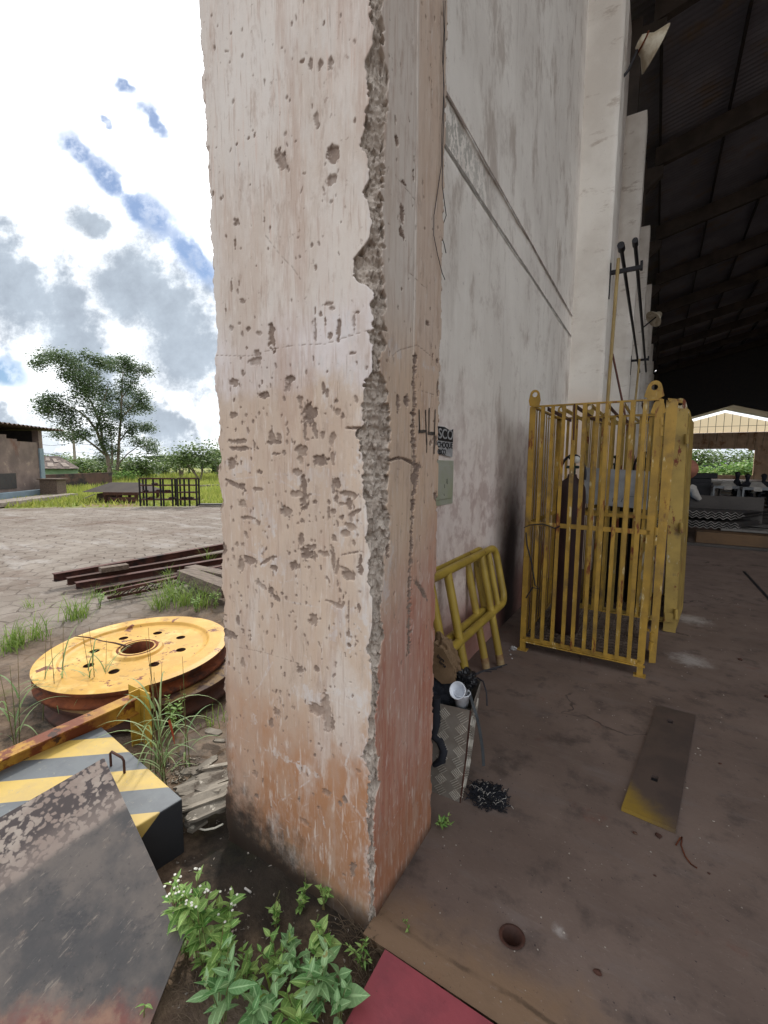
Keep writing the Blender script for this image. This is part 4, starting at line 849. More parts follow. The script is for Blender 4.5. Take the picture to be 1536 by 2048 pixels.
# ================================================================ CAGES FOR GAS BOTTLES
def lug(mb, c, ax_, w=.11, h=.10, th=.012):
    c = Vector(c); ax_ = Vector(ax_).normalized(); n_ = ax_.cross(Vector((0, 0, 1))); hole = .02; N_ = 16
    outer = [(-w / 2, 0), (w / 2, 0)] + [(math.cos(a) * w * .34, h - w * .34 + math.sin(a) * w * .34) for a in np.linspace(.25, math.pi - .25, 9)]
    hc = (0, h - w * .36)
    # front and back faces as a fan of quads between hole and outline
    ang = [2 * math.pi * k / N_ for k in range(N_)]
    def hit(a):
        best = None; dx, dy = math.cos(a), math.sin(a)
        for i in range(len(outer)):
            (x1, y1), (x2, y2) = outer[i], outer[(i + 1) % len(outer)]
            ex, ey = x2 - x1, y2 - y1; den = dx * ey - dy * ex
            if abs(den) < 1e-9: continue
            tt = ((x1 - hc[0]) * ey - (y1 - hc[1]) * ex) / den; uu = ((x1 - hc[0]) * dy - (y1 - hc[1]) * dx) / den
            if tt > 0 and -.001 <= uu <= 1.001: best = tt if best is None else min(best, tt)
        return (hc[0] + dx * best, hc[1] + dy * best)
    O = [hit(a) for a in ang]; I = [(hc[0] + hole * math.cos(a), hc[1] + hole * math.sin(a)) for a in ang]
    tp = lambda p, s_: c + ax_ * p[0] + Vector((0, 0, p[1])) + n_ * (th / 2 * s_)
    vs = [tp(p, 1) for p in O] + [tp(p, 1) for p in I] + [tp(p, -1) for p in O] + [tp(p, -1) for p in I]
    f = []
    for k in range(N_):
        k2 = (k + 1) % N_
        f += [(k, k2, N_ + k2, N_ + k), (2 * N_ + k2, 2 * N_ + k, 3 * N_ + k, 3 * N_ + k2), (k2, k, 2 * N_ + k, 2 * N_ + k2), (N_ + k, N_ + k2, 3 * N_ + k2, 3 * N_ + k)]
    mb.add(vs, f)
def cage(x0, y0, x1, y1, z0, z1, label, my, nbar, door_open, rz=0., door_w=None):
    """bottle cage: angle-iron frame, bars on every side, slatted top, grating floor and a barred door on its right side"""
    W_, D_, H_ = x1 - x0, y1 - y0, z1 - z0
    e = empty('gas_bottle_cage', (x0, y0, 0), label, 'cage', 'yellow gas bottle cages', rz)
    T = e.matrix_basis if False else Matrix.Translation((x0, y0, 0)) @ Matrix.Rotation(rz, 4, 'Z')
    L = lambda x, y, z: T @ Vector((x, y, z))
    ca = .045
    for (x, y, sx_) in ((0, 0, 1), (W_, 0, -1), (0, D_, 1), (W_, D_, -1)):
        w = MB(); w.bar(L(x, y, z0), L(x, y, z1), ca, .006, T.to_3x3() @ Vector((0, 1, 0))); w.bar(L(x - sx_ * ca / 2, y + (.022 if y == 0 else -.022), z0), L(x - sx_ * ca / 2, y + (.022 if y == 0 else -.022), z1), .006, ca, T.to_3x3() @ Vector((0, 1, 0)))
        w.build('post', my, e)
        w = MB(); w.bar(L(x, y, .006), L(x, y, z0), .04, .04); w.box((-.04, -.035, 0), (.04, .035, .006), T @ Matrix.Translation((x, y, 0))); w.build('foot', my, e)
    for z in (z0, (z0 + z1) / 2 + .02, z1):
        w = MB(); hh = .035 if z != z1 else .012
        w.bar(L(0, .0, z), L(W_, .0, z), .006 if z != z1 else .03, hh); w.bar(L(0, D_, z), L(W_, D_, z), .006 if z != z1 else .03, hh)
        w.bar(L(0, 0, z), L(0, D_, z), .006 if z != z1 else .03, hh)
        if z == (z0 + z1) / 2 + .02: w.build('rail', my, e)
        elif z == z0: w.bar(L(-.02, -.012, z0 - .02), L(W_ + .03, -.012, z0 - .02), .03, .008); w.bar(L(W_, 0, z0), L(W_, D_, z0), .006, .035); w.build('rail', my, e)
    if 0: w.bar(L(W_, 0, z0), L(W_, D_, z0), .006, .035)
    w.bar(L(W_, 0, z1), L(W_, D_, z1), .03, .012)
    w.build('rail', my, e)
    for i in range(1, nbar):
        x = W_ * i / nbar + random.uniform(-.006, .006)
        w = MB(); w.bar(L(x, -.016, z0), L(x + random.uniform(-.008, .008), -.016, z1), .026, .005, T.to_3x3() @ Vector((0, 1, 0))); w.bar(L(x + .0115, -.006, z0), L(x + .0115, -.006, z1), .005, .026, T.to_3x3() @ Vector((0, 1, 0)))
        w.build('bar', my, e)
    for i in range(1, nbar):
        x = W_ * i / nbar + random.uniform(-.006, .006)
        w = MB(); w.bar(L(x, D_ + .01, z0), L(x, D_ + .01, z1), .026, .006, T.to_3x3() @ Vector((0, 1, 0))); w.build('bar', my, e)
    for i in range(1, nbar + 1):
        y = D_ * i / (nbar + 1)
        w = MB(); w.bar(L(-.012, y, z0), L(-.012, y, z1), .006, .026, T.to_3x3() @ Vector((0, 1, 0))); w.build('bar', my, e)
    for i in range(1, 8):
        x = W_ * i / 8
        w = MB(); w.bar(L(x, .02, z1 - .02), L(x, D_ - .02, z1 - .02), .004, .032); w.build('top_slat', MAT['rustdark'] if i % 2 else my, e)
    w = MB(); w.bar(L(0, D_ * .5, z1 - .045), L(W_, D_ * .5, z1 - .045), .03, .006); w.build('rail', my, e)
    w = MB()
    for i in range(15): w.bar(L(.01 + (W_ - .02) * i / 14, .02, z0), L(.01 + (W_ - .02) * i / 14, D_ - .02, z0), .008, .022)
    for i in range(17): w.bar(L(.01, .02 + (D_ - .04) * i / 16, z0 + .003), L(W_ - .01, .02 + (D_ - .04) * i / 16, z0 + .003), .008, .016)
    w.build('floor_grating', MAT['grating'], e)
    for (x, y) in ((.01, 0), (W_ - .035, 0), (W_ - .02, D_), (.01, D_)):
        w = MB(); lug(w, L(x, y, z1 + .006), T.to_3x3() @ Vector((1, 0, 0)), .13 if x > .1 else .105, .125); w.build('lifting_lug', my, e)
    for z in ():
        q = MB(); p = L(W_ + .02, .0, z); q.tube([p, p + Vector((0, 0, .06))], .014, 10); q.tube([p + Vector((0, 0, .066)), p + Vector((0, 0, .12))], .014, 10); q.build('hinge', my, e)
    return e
cage_a = cage(-.868, 3.70, -.01, 4.80, .10, 2.01, 'nearer yellow barred gas bottle cage holding a maroon bottle, beside the white wall', MAT['yellow'], 11, -.16, rz=-.012)
cage_b = cage(-.62, 4.95, .185, 5.85, .10, 2.03, 'farther yellow barred gas bottle cage with peeling paint behind the first one', MAT['yellow2'], 10, -.05, rz=-.07)
def plate4(q, Y0, Y1, th, name, m_, e):
    P4 = [PY(x, y, Y0 if k in (0, 3) else Y1) for k, (x, y) in enumerate(q)]; w = MB(); w.prism(P4, (0, th, 0)); return w.build(name, m_, e)
d_ = plate4([(1333, 800), (1357, 802), (1311, 1326), (1297, 1330)], 3.98, 4.0, .008, 'door', MAT['yellow'], cage_a)
q_ = plate4([(1336, 796), (1362, 799), (1366, 806), (1338, 803)], 3.97, 4.06, .05, 'door_cap', MAT['yellow'], cage_a)
plate4([(1318, 1060), (1325, 1062), (1303, 1322), (1299, 1322)], 4.03, 4.2, .02, 'door_edge', MAT['yellow2'], cage_a)
for a_, b_ in (((1322, 835), (1322, 850)), ((1322, 855), (1321, 872)), ((1313, 1055), (1312, 1070)), ((1312, 1074), (1310, 1090)), ((1304, 1265), (1303, 1280)), ((1303, 1284), (1301, 1300))):
    w = MB(); w.tube([PY(*a_, 3.70), PY(*b_, 3.70)], .016, 10); w.build('hinge', MAT['yellow'], cage_a)
plate4([(1347, 815), (1377, 818), (1351, 1266), (1326, 1262)], 4.82, 4.84, .01, 'door', MAT['yellow2'], cage_b)
plate4([(1377, 826), (1388, 846), (1366, 1216), (1351, 1262)], 4.85, 5.75, .012, 'side_sheet', MAT['yellow2'], cage_b)
plate4([(1330, 1225), (1352, 1228), (1350, 1246), (1328, 1243)], 4.80, 4.81, .004, 'door_rail', MAT['yellow2'], cage_b)
for y_ in (868, 1046, 1218):
    x_ = 1376 - (y_ - 826) * .062
    w = MB(); w.tube([PY(x_, y_, 4.81), PY(x_, y_ + 20, 4.81)], .018, 10); w.build('hinge', MAT['yellow2'], cage_b)
def bottle(x, y, z, r, h, m_, label, cap=True, guard=True):
    e = empty('gas_bottle', (x, y, z), label, 'gas bottle', 'gas bottles in the cages')
    w = MB(); w.lathe([(0, 0), (r * .9, 0), (r, .03), (r, h - .14), (r * .93, h - .08), (r * .7, h - .03), (r * .35, h), (r * .3, h + .03), (0, h + .03)], (x, y, z), 28); w.build('body', m_, e)
    w = MB(); w.lathe([(.0, 0), (.025, 0), (.025, .06), (.018, .07), (.018, .12), (.035, .125), (.035, .15), (0, .152)], (x, y, z + h + .03), 14)
    w.tube([(x - .05, y, z + h + .09), (x + .05, y, z + h + .09)], .012, 8); w.build('valve', MAT['valve'], e)
    if guard:
        w = MB(); w.tube([(x - .10 * math.cos(a), y, z + h + .02 + .17 * math.sin(a)) for a in np.linspace(-.2, math.pi + .2, 15)], .011, 8); w.build('guard_hoop', MAT['black'], e)
        w = MB(); w.lathe([(0, 0), (.03, 0), (.03, .012), (0, .014)], (x + .03, y - .03, z + h + .15), 14, Matrix.Rotation(R(80), 4, 'X')); w.build('gauge', MAT['glass_white'], e)
    return e
bottle(-.60, 4.03, .115, .115, 1.33, MAT['cyl'], 'maroon gas bottle with a green valve and a round guard inside the nearer cage')
bottle(-.36, 5.25, .115, .11, 1.36, MAT['cylblack'], 'black gas bottle standing at the left in the farther cage', guard=False)
bottle(-.10, 5.30, .115, .11, 1.38, MAT['cylblack'], 'black gas bottle with a green valve behind the grey notice in the farther cage')
nt = empty('notice_board', (-.43, 4.86, 1.2), 'pale grey sheet notice hung on the bars of the farther cage', 'notice')
w = MB(); w.prism([(-.62, 4.885, 1.17), (-.05, 4.855, 1.14), (-.05, 4.855, 1.50), (-.62, 4.885, 1.53)], (.0, .006, 0)); w.build('sheet', MAT['notice'], nt)
w = MB()
for i in range(7): x = -.42 + i * .037; w.bar((x, 4.872 - .0013 * i, 1.20), (x + random.uniform(0, .012), 4.872 - .0013 * i, 1.235), .006, .002, (0, 1, 0))
w.bar((-.25, 4.862, 1.262), (-.08, 4.853, 1.252), .004, .002, (0, 1, 0)); w.build('faded_marking', MAT['ink'], nt)
w = MB(); w.tube([PY(x, y, 3.66) for x, y in [(1048, 1055), (1060, 1050), (1085, 1048), (1098, 1052), (1110, 1057), (1120, 1052)]], .005, 6)
w.tube([PY(x, y, 3.66) for x, y in [(1052, 1065), (1054, 1090), (1064, 1130), (1070, 1170), (1078, 1178), (1065, 1175), (1052, 1196)]], .006, 6)
tag(w.build('rubber_hose', MAT['black']), 'thin dark hose looped on the left corner post of the nearer cage', 'hose')
w = MB(); w.bar(PY(1149, 808, 3.655), PY(1147, 880, 3.655), .012, .004, (0, 1, 0)); tag(w.build('steel_strip', MAT['rustdark']), 'short rusty strip hooked on the top rail of the nearer cage', 'strip')

# ================================================================ TUBULAR BARRIERS leaning on the wall
def barrier(label, off, yoff):
    f2 = Vector((-.916, 3.36 + yoff, 0)); f1 = Vector((-.93, 2.50 + yoff, 0))
    lean = Vector((-.20, 0, .90))
    e = empty('tube_barrier', (-.92 + off, 2.93 + yoff, 0), label, 'barrier', 'yellow tube barriers against the wall')
    o3 = Vector((off, 0, 0)); r = .029
    P_ = lambda y, s: Vector((-.92, y + yoff, 0)) + lean * s + o3
    ya, yb = 1.95, 3.62; rc = .09
    top, bot = .96, .46
    loop = []
    for (cy_, cs, a0, a1) in ((yb - rc, top - rc, 90, 0), (yb - rc, bot + rc, 0, -90), (ya + rc, bot + rc, 270, 180), (ya + rc, top - rc, 180, 90)):
        for a in np.linspace(R(a0), R(a1), 6): loop.append(P_(cy_ + rc * math.cos(a), cs + rc * math.sin(a)))
    loop.append(loop[0])
    w = MB(); w.tube(loop, r, 12, cap=False); w.build('frame', MAT['yellow_tube'], e)
    for y in (2.62, 3.27):
        w = MB(); w.tube([P_(y, .028), P_(y, top - .005)], r * .97, 12); lg = w.build('leg', MAT['yellow_tube'], e)
        w = MB(); w.tube([P_(y, .0278), P_(y, .115)], r * 1.03, 12); o = w.build('worn_foot', MAT['rustfoot']); o.data.transform(local_inv(e)); o.parent = lg
    for y in (3.44,):
        w = MB(); w.tube([P_(y, bot + .01), P_(y, top - .01)], r * .8, 12); w.build('baluster', MAT['yellow_tube'], e)
    return e
barrier('front one of two yellow tube barriers leaning on the wall behind the checker plate box', .0, 0)
barrier('yellow tube barrier closer to the wall, almost hidden by the front one', -.075, -.12)

# ================================================================ CHECKER PLATE BOX WITH RUBBISH
bx_ = empty('checker_plate_box', (-.80, 1.95, 0), 'tapered aluminium checker plate box full of rubbish beside the column', 'box')
a0, a1_ = Vector((-.675, 1.81, 0)), Vector((-.635, 1.80, .465)); b0, b1 = Vector((-1.02, 1.80, 0)), Vector((-1.06, 1.80, .43)); c0, c1_ = Vector((-.725, 2.06, 0)), Vector((-.676, 2.05, .488)); d0, d1 = Vector((-1.02, 2.08, 0)), Vector((-1.06, 2.08, .48))
def slab(p, th, name, m_=None):
    n_ = (p[1] - p[0]).cross(p[3] - p[0]).normalized(); w = MB(); w.prism(p, n_ * th); return w.build(name, m_ or MAT['alu'], bx_)
MAT['alu'] = mat('dusty_aluminium', srgb('8d877f'), srgb('7c736a'), 7, rough=.5, metal=.2, bump=.12, layers=[(srgb('5a4a3f'), 4, .55, .75, (1, 1, 1))])
fr = slab([b0, a0, a1_, b1], .004, 'front_plate'); rt_ = slab([a0, c0, c1_, a1_], .004, 'side_plate'); slab([d0, b0, b1, d1], .004, 'side_plate'); slab([c0, d0, d1, c1_], .004, 'back_plate')
w = MB(); w.prism([b0 + Vector((0, .01, .004)), a0 + Vector((-.01, .01, .004)), c0 + Vector((-.01, -.01, .004)), d0 + Vector((.01, -.01, .004))], (0, 0, .004)); w.build('bottom', MAT['alu'], bx_)
w = MB(); ex = (a1_ - a0); w.tube([a0 + Vector((0, -.002, 0)), a0.lerp(a1_, .5) + Vector((.004, -.003, 0)), a1_ + Vector((0, -.002, 0))], .004, 6); w.build('folded_seam', MAT['rustdark'], bx_)
def treads(p0, p1, p2, p3, name, parent, k=5, L_=.040, pitch=.072):
    """raised five-bar tread pattern on a quad face"""
    w = MB(); U_ = (p1 - p0); V_ = (p3 - p0); n_ = V_.cross(U_).normalized() * -1; un = U_.normalized(); vn = (V_ - un * V_.dot(un)).normalized()
    LU, LV = U_.length, V_.length; n_ = un.cross(vn)
    i = 0; y = .03
    while y < LV - .03:
        x = .03 + (pitch / 2 if 0 else 0); j = i % 2
        while x < LU - .02:
            sgn = 1 if (j % 2) else -1
            lo = p0.lerp(p3, y / LV); hi = p1.lerp(p2, y / LV); c_ = lo.lerp(hi, x / LU)
            for q in range(k):
                o_ = (q - (k - 1) / 2) * .0100
                dr_ = (un * .75 + vn * .66 * sgn); pr_ = un * -.66 * sgn + vn * .75
                if sgn < 0 or True:
                    ctr = c_ + pr_ * o_
                    a = ctr - dr_ * L_ / 2; b_ = ctr + dr_ * L_ / 2
                    w.bar(a + n_ * .0005, b_ + n_ * .0005, .0030, .0044, n_)
            x += pitch; j += 1
        y += pitch * .72; i += 1
    o = w.build(name, MAT['alu_t'], None); o.data.transform(local_inv(bx_)); o.parent = parent
MAT['alu_t'] = mat('worn_aluminium_tread', srgb('c5c0b6'), srgb('b0a89c'), 9, rough=.35, metal=.3, bump=0)
treads(b0 + Vector((0, -.0055, 0)), a0 + Vector((0, -.0055, 0)), a1_ + Vector((0, -.0055, 0)), b1 + Vector((0, -.0055, 0)), 'tread_pattern', fr)
treads(a0 + Vector((.0055, 0, 0)), c0 + Vector((.0055, 0, 0)), c1_ + Vector((.0055, 0, 0)), a1_ + Vector((.0055, 0, 0)), 'tread_pattern', rt_)
# rubbish
def crumple(c_, rx, ry, rz_, name, m_, label, cat, seed, amp=.35, sub=4, fold=1.0, parent=None, rot=None):
    bm = bmesh.new(); bmesh.ops.create_icosphere(bm, subdivisions=sub, radius=1); nv = VN(seed)
    for v in bm.verts:
        p = v.co.copy(); a = nv.fbm(np.array(p.x * 2.2 + 5), np.array(p.y * 2.2 + p.z * 1.7), 4); b2 = nv.fbm(np.array(p.z * 3 + 9), np.array(p.x * 3 - p.y * 2), 3)
        f = 1 + amp * (abs(float(a) - .5) * 3 * fold - .5) + amp * .5 * (float(b2) - .5); q = Vector((p.x * rx * f, p.y * ry * f, p.z * rz_ * f))
        if rot is not None: q = rot @ q
        v.co = q + Vector(c_)
    me = bpy.data.meshes.new(name); bm.to_mesh(me); bm.free(); me.materials.append(m_); me.polygons.foreach_set('use_smooth', [False] * len(me.polygons))
    o = bpy.data.objects.new(name, me); COL.objects.link(o)
    if parent is not None: me.transform(local_inv(parent)); o.parent = parent
    else: tag(o, label, cat)
    return o
pg = empty('paper_sack', (-.83, 1.95, .62), 'crumpled brown paper sack with dark lettering on top of the rubbish', 'sack')
crumple((-.815, 1.93, .625), .065, .05, .10, 'sack_body', MAT['paper'], 0, 0, 4, .42, 4, 1.1, pg, Matrix.Rotation(-.35, 3, 'Y'))
# lettering printed on a flat front panel of the sack
sp0 = PY(862, 1300, 1.86); w = MB(); fz = [PY(x, y, 1.868) for x, y in [(864, 1291), (886, 1298), (906, 1335), (912, 1366), (884, 1368), (864, 1350)]]
w.prism(fz, (0, .003, 0)); w.build('front_fold', MAT['paper'], pg)
Mt = Matrix.Translation(PY(873, 1313, 1.864)) @ Matrix.Rotation(R(28), 4, 'Y') @ Matrix.Rotation(R(90), 4, 'X')
text_mesh('Extra', .022, Mt, MAT['sign_black'], 'lettering', pg, .9)
Mt = Matrix.Translation(PY(877, 1325, 1.864)) @ Matrix.Rotation(R(28), 4, 'Y') @ Matrix.Rotation(R(90), 4, 'X')
text_mesh('forte', .022, Mt, MAT['sign_black'], 'lettering', pg, .9)
crumple((-.735, 1.99, .50), .065, .06, .045, 'plastic_bag', MAT['black_plastic'], 'shiny black crumpled plastic bag in the back corner of the checker plate box', 'bag', 9, .5, 4, 1.3)
crumple((-.86, 1.90, .42), .13, .08, .10, 'plastic_bag', MAT['cloth_dark'], 'dull black bag filling the checker plate box beneath the paper sack', 'bag', 12, .3, 4)
w = MB(); w.tube([PY(x, y, 1.80) for x, y in [(873, 1395), (872, 1440), (866, 1470), (880, 1480), (888, 1500), (884, 1520), (868, 1530)]], [.02, .028, .024, .022, .02, .02, .012], 8)
tag(w.build('rag', MAT['cloth_dark']), 'dark brown rag hanging over the left edge of the checker plate box', 'rag')
cu_ = empty('plastic_cup', (-.68, 1.83, .43), 'white ribbed plastic cup with a second cup tipped inside it', 'cup')
cc = PY(924, 1395, 1.84)
CS = 1.3
cupp = [(.0, 0), (.020, 0), (.0225, .018), (.0235, .018), (.025, .034), (.026, .034), (.0275, .050), (.030, .051), (.030, .054), (.0265, .053), (.019, .003), (0, .003)]
cupp = [(a * CS, b * CS) for a, b in cupp]
w = MB(); w.lathe(cupp, cc + Vector((0, 0, -.045)), 28); w.build('lower_cup', MAT['white_plastic'], cu_)
w = MB(); w.lathe(cupp, cc + Vector((-.004, .022, .012)), 28, Matrix.Rotation(R(-8), 4, 'Y') @ Matrix.Rotation(R(58), 4, 'X')); w.build('tipped_cup', MAT['white_plastic'], cu_)
def strap(pts, w0, name, label, m_=MAT['rope'], th=.0015, up=(.6, -.6, .5)):
    w = MB()
    for i in range(len(pts) - 1):
        a, b_ = Vector(pts[i]), Vector(pts[i + 1]); w.bar(a - (b_ - a) * .02, b_ + (b_ - a) * .02, w0, th, up)
    return tag(w.build(name, m_), label, 'strap')
strap([(-.665, 1.86, .515), (-.63, 1.81, .49), (-.605, 1.80, .44), (-.59, 1.80, .38), (-.575, 1.80, .30), (-.565, 1.79, .235)], .014, 'packing_strap', 'flat dark grey packing strap curling out of the box beside the white cup')
w = MB(); w.tube([(-.69, 2.04, .50), (-.655, 2.02, .50), (-.63, 2.0, .46), (-.622, 1.99, .40)], .004, 6); tag(w.build('packing_strap', MAT['black']), 'short black cord bending down from the back of the box', 'cord')
w = MB()
for q in range(4): w.tube([(-.73, 2.02, .50), (-.68 + .012 * q, 2.06, .53 + .006 * q), (-.64 + .02 * q, 2.10 + .02 * q, .52 + .01 * q)], .003, 5)
tag(w.build('thin_cord', MAT['black']), 'thin black cord ends sticking out over the back rim of the box', 'cord')
# stringy rag heap on the floor
rh = empty('shredded_mop', (-.575, 1.90, 0), 'flattened heap of black and grey shredded cloth strands on the floor', 'rag heap')
for mm, cnt, nm in ((MAT['cloth_dark'], 260, 'dark_strands'), (MAT['cloth'], 34, 'pale_strands')):
    w = MB()
    for i in range(cnt):
        a = random.uniform(0, 6.28); r_ = .085 * math.sqrt(random.random()); p = Vector((-.575 + r_ * math.cos(a) * 1.0, 1.905 + r_ * math.sin(a) * .85, .004)); pts = []
        a2 = random.uniform(0, 6.28); hh = (.03 if cnt > 100 else .036) * (1 - (r_ / .095) ** 2) + .002
        for k in range(6):
            pts.append(p + Vector((0, 0, random.uniform(.1, 1) * hh))); a2 += random.uniform(-1.2, 1.2); p = p + Vector((math.cos(a2), math.sin(a2), 0)) * .010
        w.tube(pts, .0022 if cnt > 100 else .0012, 4, False)
    w.build(nm, mm, rh)
crumple((-.60, 1.865, .012), .012, .012, .01, 'paper_scrap', MAT['cloth'], 'small white paper scrap at the edge of the black strand heap', 'scrap', 3, .5, 2)
crumple(G(1027, 1300) + Vector((0, 0, .014)), .022, .018, .018, 'foil_scrap', MAT['foil'], 'crumpled foil scrap beside the left foot of the nearer cage', 'foil', 8, .6, 3, 1.5)
for i, (x, y) in enumerate([(1021, 1310), (1024, 1318), (1019, 1302)]):
    crumple(G(x, y) + Vector((0, 0, .005)), .008, .007, .005, 'foil_scrap', MAT['foil'], 'tiny foil crumb, %s of the three in front of the crumpled foil' % ['middle one', 'nearest', 'farthest'][i], 'foil', 20 + i, .5, 2)

# ================================================================ FLOOR: steel plate, chips, wire
A, B, C_, D_ = G(1315, 1410, .02), G(1392, 1430, .02), G(1352, 1660, .02), G(1243, 1614, .02)
pl = empty('floor_plate', tuple(((A + C_) / 2) * 1) if False else (A.lerp(C_, .5).x, A.lerp(C_, .5).y, 0), 'long dark steel plate with two square holes and a yellow worn end on the floor', 'plate')
def bil(u, v): return A.lerp(B, u).lerp(D_.lerp(C_, u), v)
us = [0, .36, .50, 1]; vs_ = [0, .135, .175, .70, .745, 1]
pmn = bpy.data.materials.new('plate_paint'); pmn.use_nodes = True; t = NT(pmn.node_tree); b = t.N['Principled BSDF']; co = t.n('ShaderNodeTexCoord').outputs['Object']; sx, sy, sz = t.sep(co)
c = t.mix(t.ss(t.noise(co, 5, 8, .7), .4, .6), srgb('51443f'), srgb('463c39'))
gd = t.m('ADD', t.m('ADD', t.m('MULTIPLY', sy, -1.), t.m('MULTIPLY', sx, -1.3)), t.m('MULTIPLY', t.m('SUBTRACT', t.noise(co, 8, 6, .7), .5), .3))
c = t.mix(t.m('MULTIPLY', t.ss(gd, .45, .70), .9), c, srgb('8c722a'))
t.put(b.inputs['Base Color'], c); b.inputs['Roughness'].default_value = .5
w = MB()
for i in range(3):
    for j in range(5):
        if i == 1 and j in (1, 3): continue
        q = [bil(us[i], vs_[j]), bil(us[i + 1], vs_[j]), bil(us[i + 1], vs_[j + 1]), bil(us[i], vs_[j + 1])]; w.add(q, [(0, 3, 2, 1)])
dn = Vector((0, 0, -.018))
for q in ([bil(0, 0), bil(1, 0), bil(1, 1), bil(0, 1)],):
    for i in range(4): w.quad(q[i], q[(i + 1) % 4], q[(i + 1) % 4] + dn, q[i] + dn)
for j in (1, 3):
    q = [bil(us[1], vs_[j]), bil(us[2], vs_[j]), bil(us[2], vs_[j + 1]), bil(us[1], vs_[j + 1])]
    for i in range(4): w.quad(q[i], q[(i + 1) % 4], q[(i + 1) % 4] + dn, q[i] + dn)
w.build('plate', pmn, pl)
for j in (1, 3):
    w = MB(); q = [bil(us[1], vs_[j]), bil(us[2], vs_[j]), bil(us[2], vs_[j + 1]), bil(us[1], vs_[j + 1])]; w.add([p + dn * .9 for p in q], [(0, 3, 2, 1)]); w.build('hole_bottom', MAT['black'], pl)
w = MB(); w.tube([G(x, y, .005) for x, y in [(1352, 1690), (1360, 1676), (1364, 1674), (1362, 1690), (1370, 1712), (1382, 1728), (1394, 1736)]], .0028, 6)
tag(w.build('rusty_wire', MAT['rust']), 'bent rusty wire lying on the floor near the yellow end of the plate', 'wire')
def pebble(p, s, name, m_, label, cat, grp):
    o = crumple(p + Vector((0, 0, s * .35)), s, s * random.uniform(.6, 1), s * .5, name, m_, label, cat, random.randint(1, 99), .5, 2)
    o['group'] = grp; return o
for i, (x, y, s) in enumerate([(1374, 1577, .007), (1396, 1497, .006), (1391, 1508, .004), (1401, 1502, .004), (1427, 1643, .005), (1214, 1653, .004), (1250, 1580, .004), (1128, 1866, .004), (1210, 1895, .003), (880, 1826, .003), (1170, 1740, .003), (1240, 1363, .004), (1300, 1404, .005), (1182, 1404, .003)]):
    pebble(G(x, y), s, 'paint_chip', MAT['stonebit'], 'small pale chip of rubble scattered on the brown hall floor', 'chip', 'pale chips scattered on the hall floor')
for i, (x, y, s) in enumerate([(1440, 1528, .009), (1270, 1668, .010), (1317, 1673, .014), (1195, 1947, .014), (1418, 1748, .006), (1310, 1752, .006), (1480, 1320, .02), (1535, 1395, .02)]):
    pebble(G(x, y), s, 'mud_crumb', MAT['rustdark'], 'small dark crumb of dried mud on the brown hall floor', 'crumb', 'dark mud crumbs on the hall floor')
# red plate against the slab edge
w = MB(); p0 = G(770, 1898, .012); xd = Vector((1, -.012, .0)); yd = (G(690, 2048, -.01) - p0); yd = yd.normalized()
q = [p0, p0 + yd * .55, p0 + yd * .55 + xd * .6 , p0 + xd * .6]
w.prism([v + Vector((0, 0, -.004)) for v in q], (0, 0, .004)); tag(w.build('red_plate', MAT['redplate'], None, .0008), 'dull red painted steel plate lying against the front edge of the hall floor', 'plate')

# ================================================================ FOREGROUND LEFT: blotched sheet, striped block, beam
A, B = G(208, 1515, .335), G(372, 1870, .055)
wd = Vector((-.258, -.933, -.25)); nrm = (B - A).cross(wd).normalized(); nrm = nrm if nrm.z > 0 else -nrm
Pq = PL(296, 2060, A, nrm); Cq = A + wd * .42; Eq = PL(120, 2300, A, nrm); Q0 = PL(0, 1640, A, nrm)
smt = bpy.data.materials.new('blotched_sheet'); smt.use_nodes = True; t = NT(smt.node_tree); b = t.N['Principled BSDF']; co = t.n('ShaderNodeNewGeometry').outputs['Position']
ab = (B - A).normalized(); dA = t.v('DOT_PRODUCT', t.v('SUBTRACT', co, tuple(A)), tuple(ab))
wn_ = wd.normalized(); dW = t.v('DOT_PRODUCT', t.v('SUBTRACT', co, tuple(A)), tuple(wn_))
n1 = t.noise(co, 4, 8, .65); n2 = t.noise(co, 18, 8, .7)
c = t.mix(t.ss(n1, .36, .62), srgb('3a3839'), srgb('5b534e'))
c = t.mix(t.m('MULTIPLY', t.ss(t.noise(t.scl(co, (1, 1, 3)), 6, 9, .75), .54, .68), .6), c, srgb('26272c'))
c = t.mix(t.m('MULTIPLY', t.ss(t.noise(co, 9, 6, .7), .56, .66), .5), c, srgb('74655c'))
wv_ = t.n('ShaderNodeTexNoise', i_Vector=co, i_Scale=30., i_Detail=3.)
vor = t.n('ShaderNodeTexVoronoi', i_Vector=t.v('ADD', co, t.v('MULTIPLY', t.v('SUBTRACT', wv_.outputs['Color'], (.5, .5, .5)), (.035, .035, .035))), i_Scale=48.)
bl = t.m('SUBTRACT', 1., t.ss(t.m('ADD', t.m('ADD', vor.outputs['Distance'], t.m('MULTIPLY', t.m('SUBTRACT', n2, .5), 1.1)), t.m('MULTIPLY', t.m('SUBTRACT', t.noise(co, 9, 4, .6), .5), 1.6)), .38, .62))
band = t.m('SUBTRACT', 1., t.ss(t.m('ADD', dA, t.m('MULTIPLY', t.m('SUBTRACT', n2, .5), .03)), .225, .262))
mott = t.mix(bl, srgb('3b3130'), t.mix(t.ss(n1, .4, .6), srgb('94897f'), srgb('7d6d64')))
mott = t.mix(t.m('MULTIPLY', t.ss(dA, .12, .22), .6), mott, srgb('7d6f67'))
c = t.mix(t.m('MULTIPLY', t.ss(t.noise(t.scl(co, (14, 3, 3)), 6, 5, .7), .6, .68), .5), c, srgb('857a70'))
c = t.mix(t.m('MULTIPLY', t.ss(t.noise(co, 70, 4, .7), .6, .7), .5), c, srgb('2a2524'))
c = t.mix(band, c, mott)
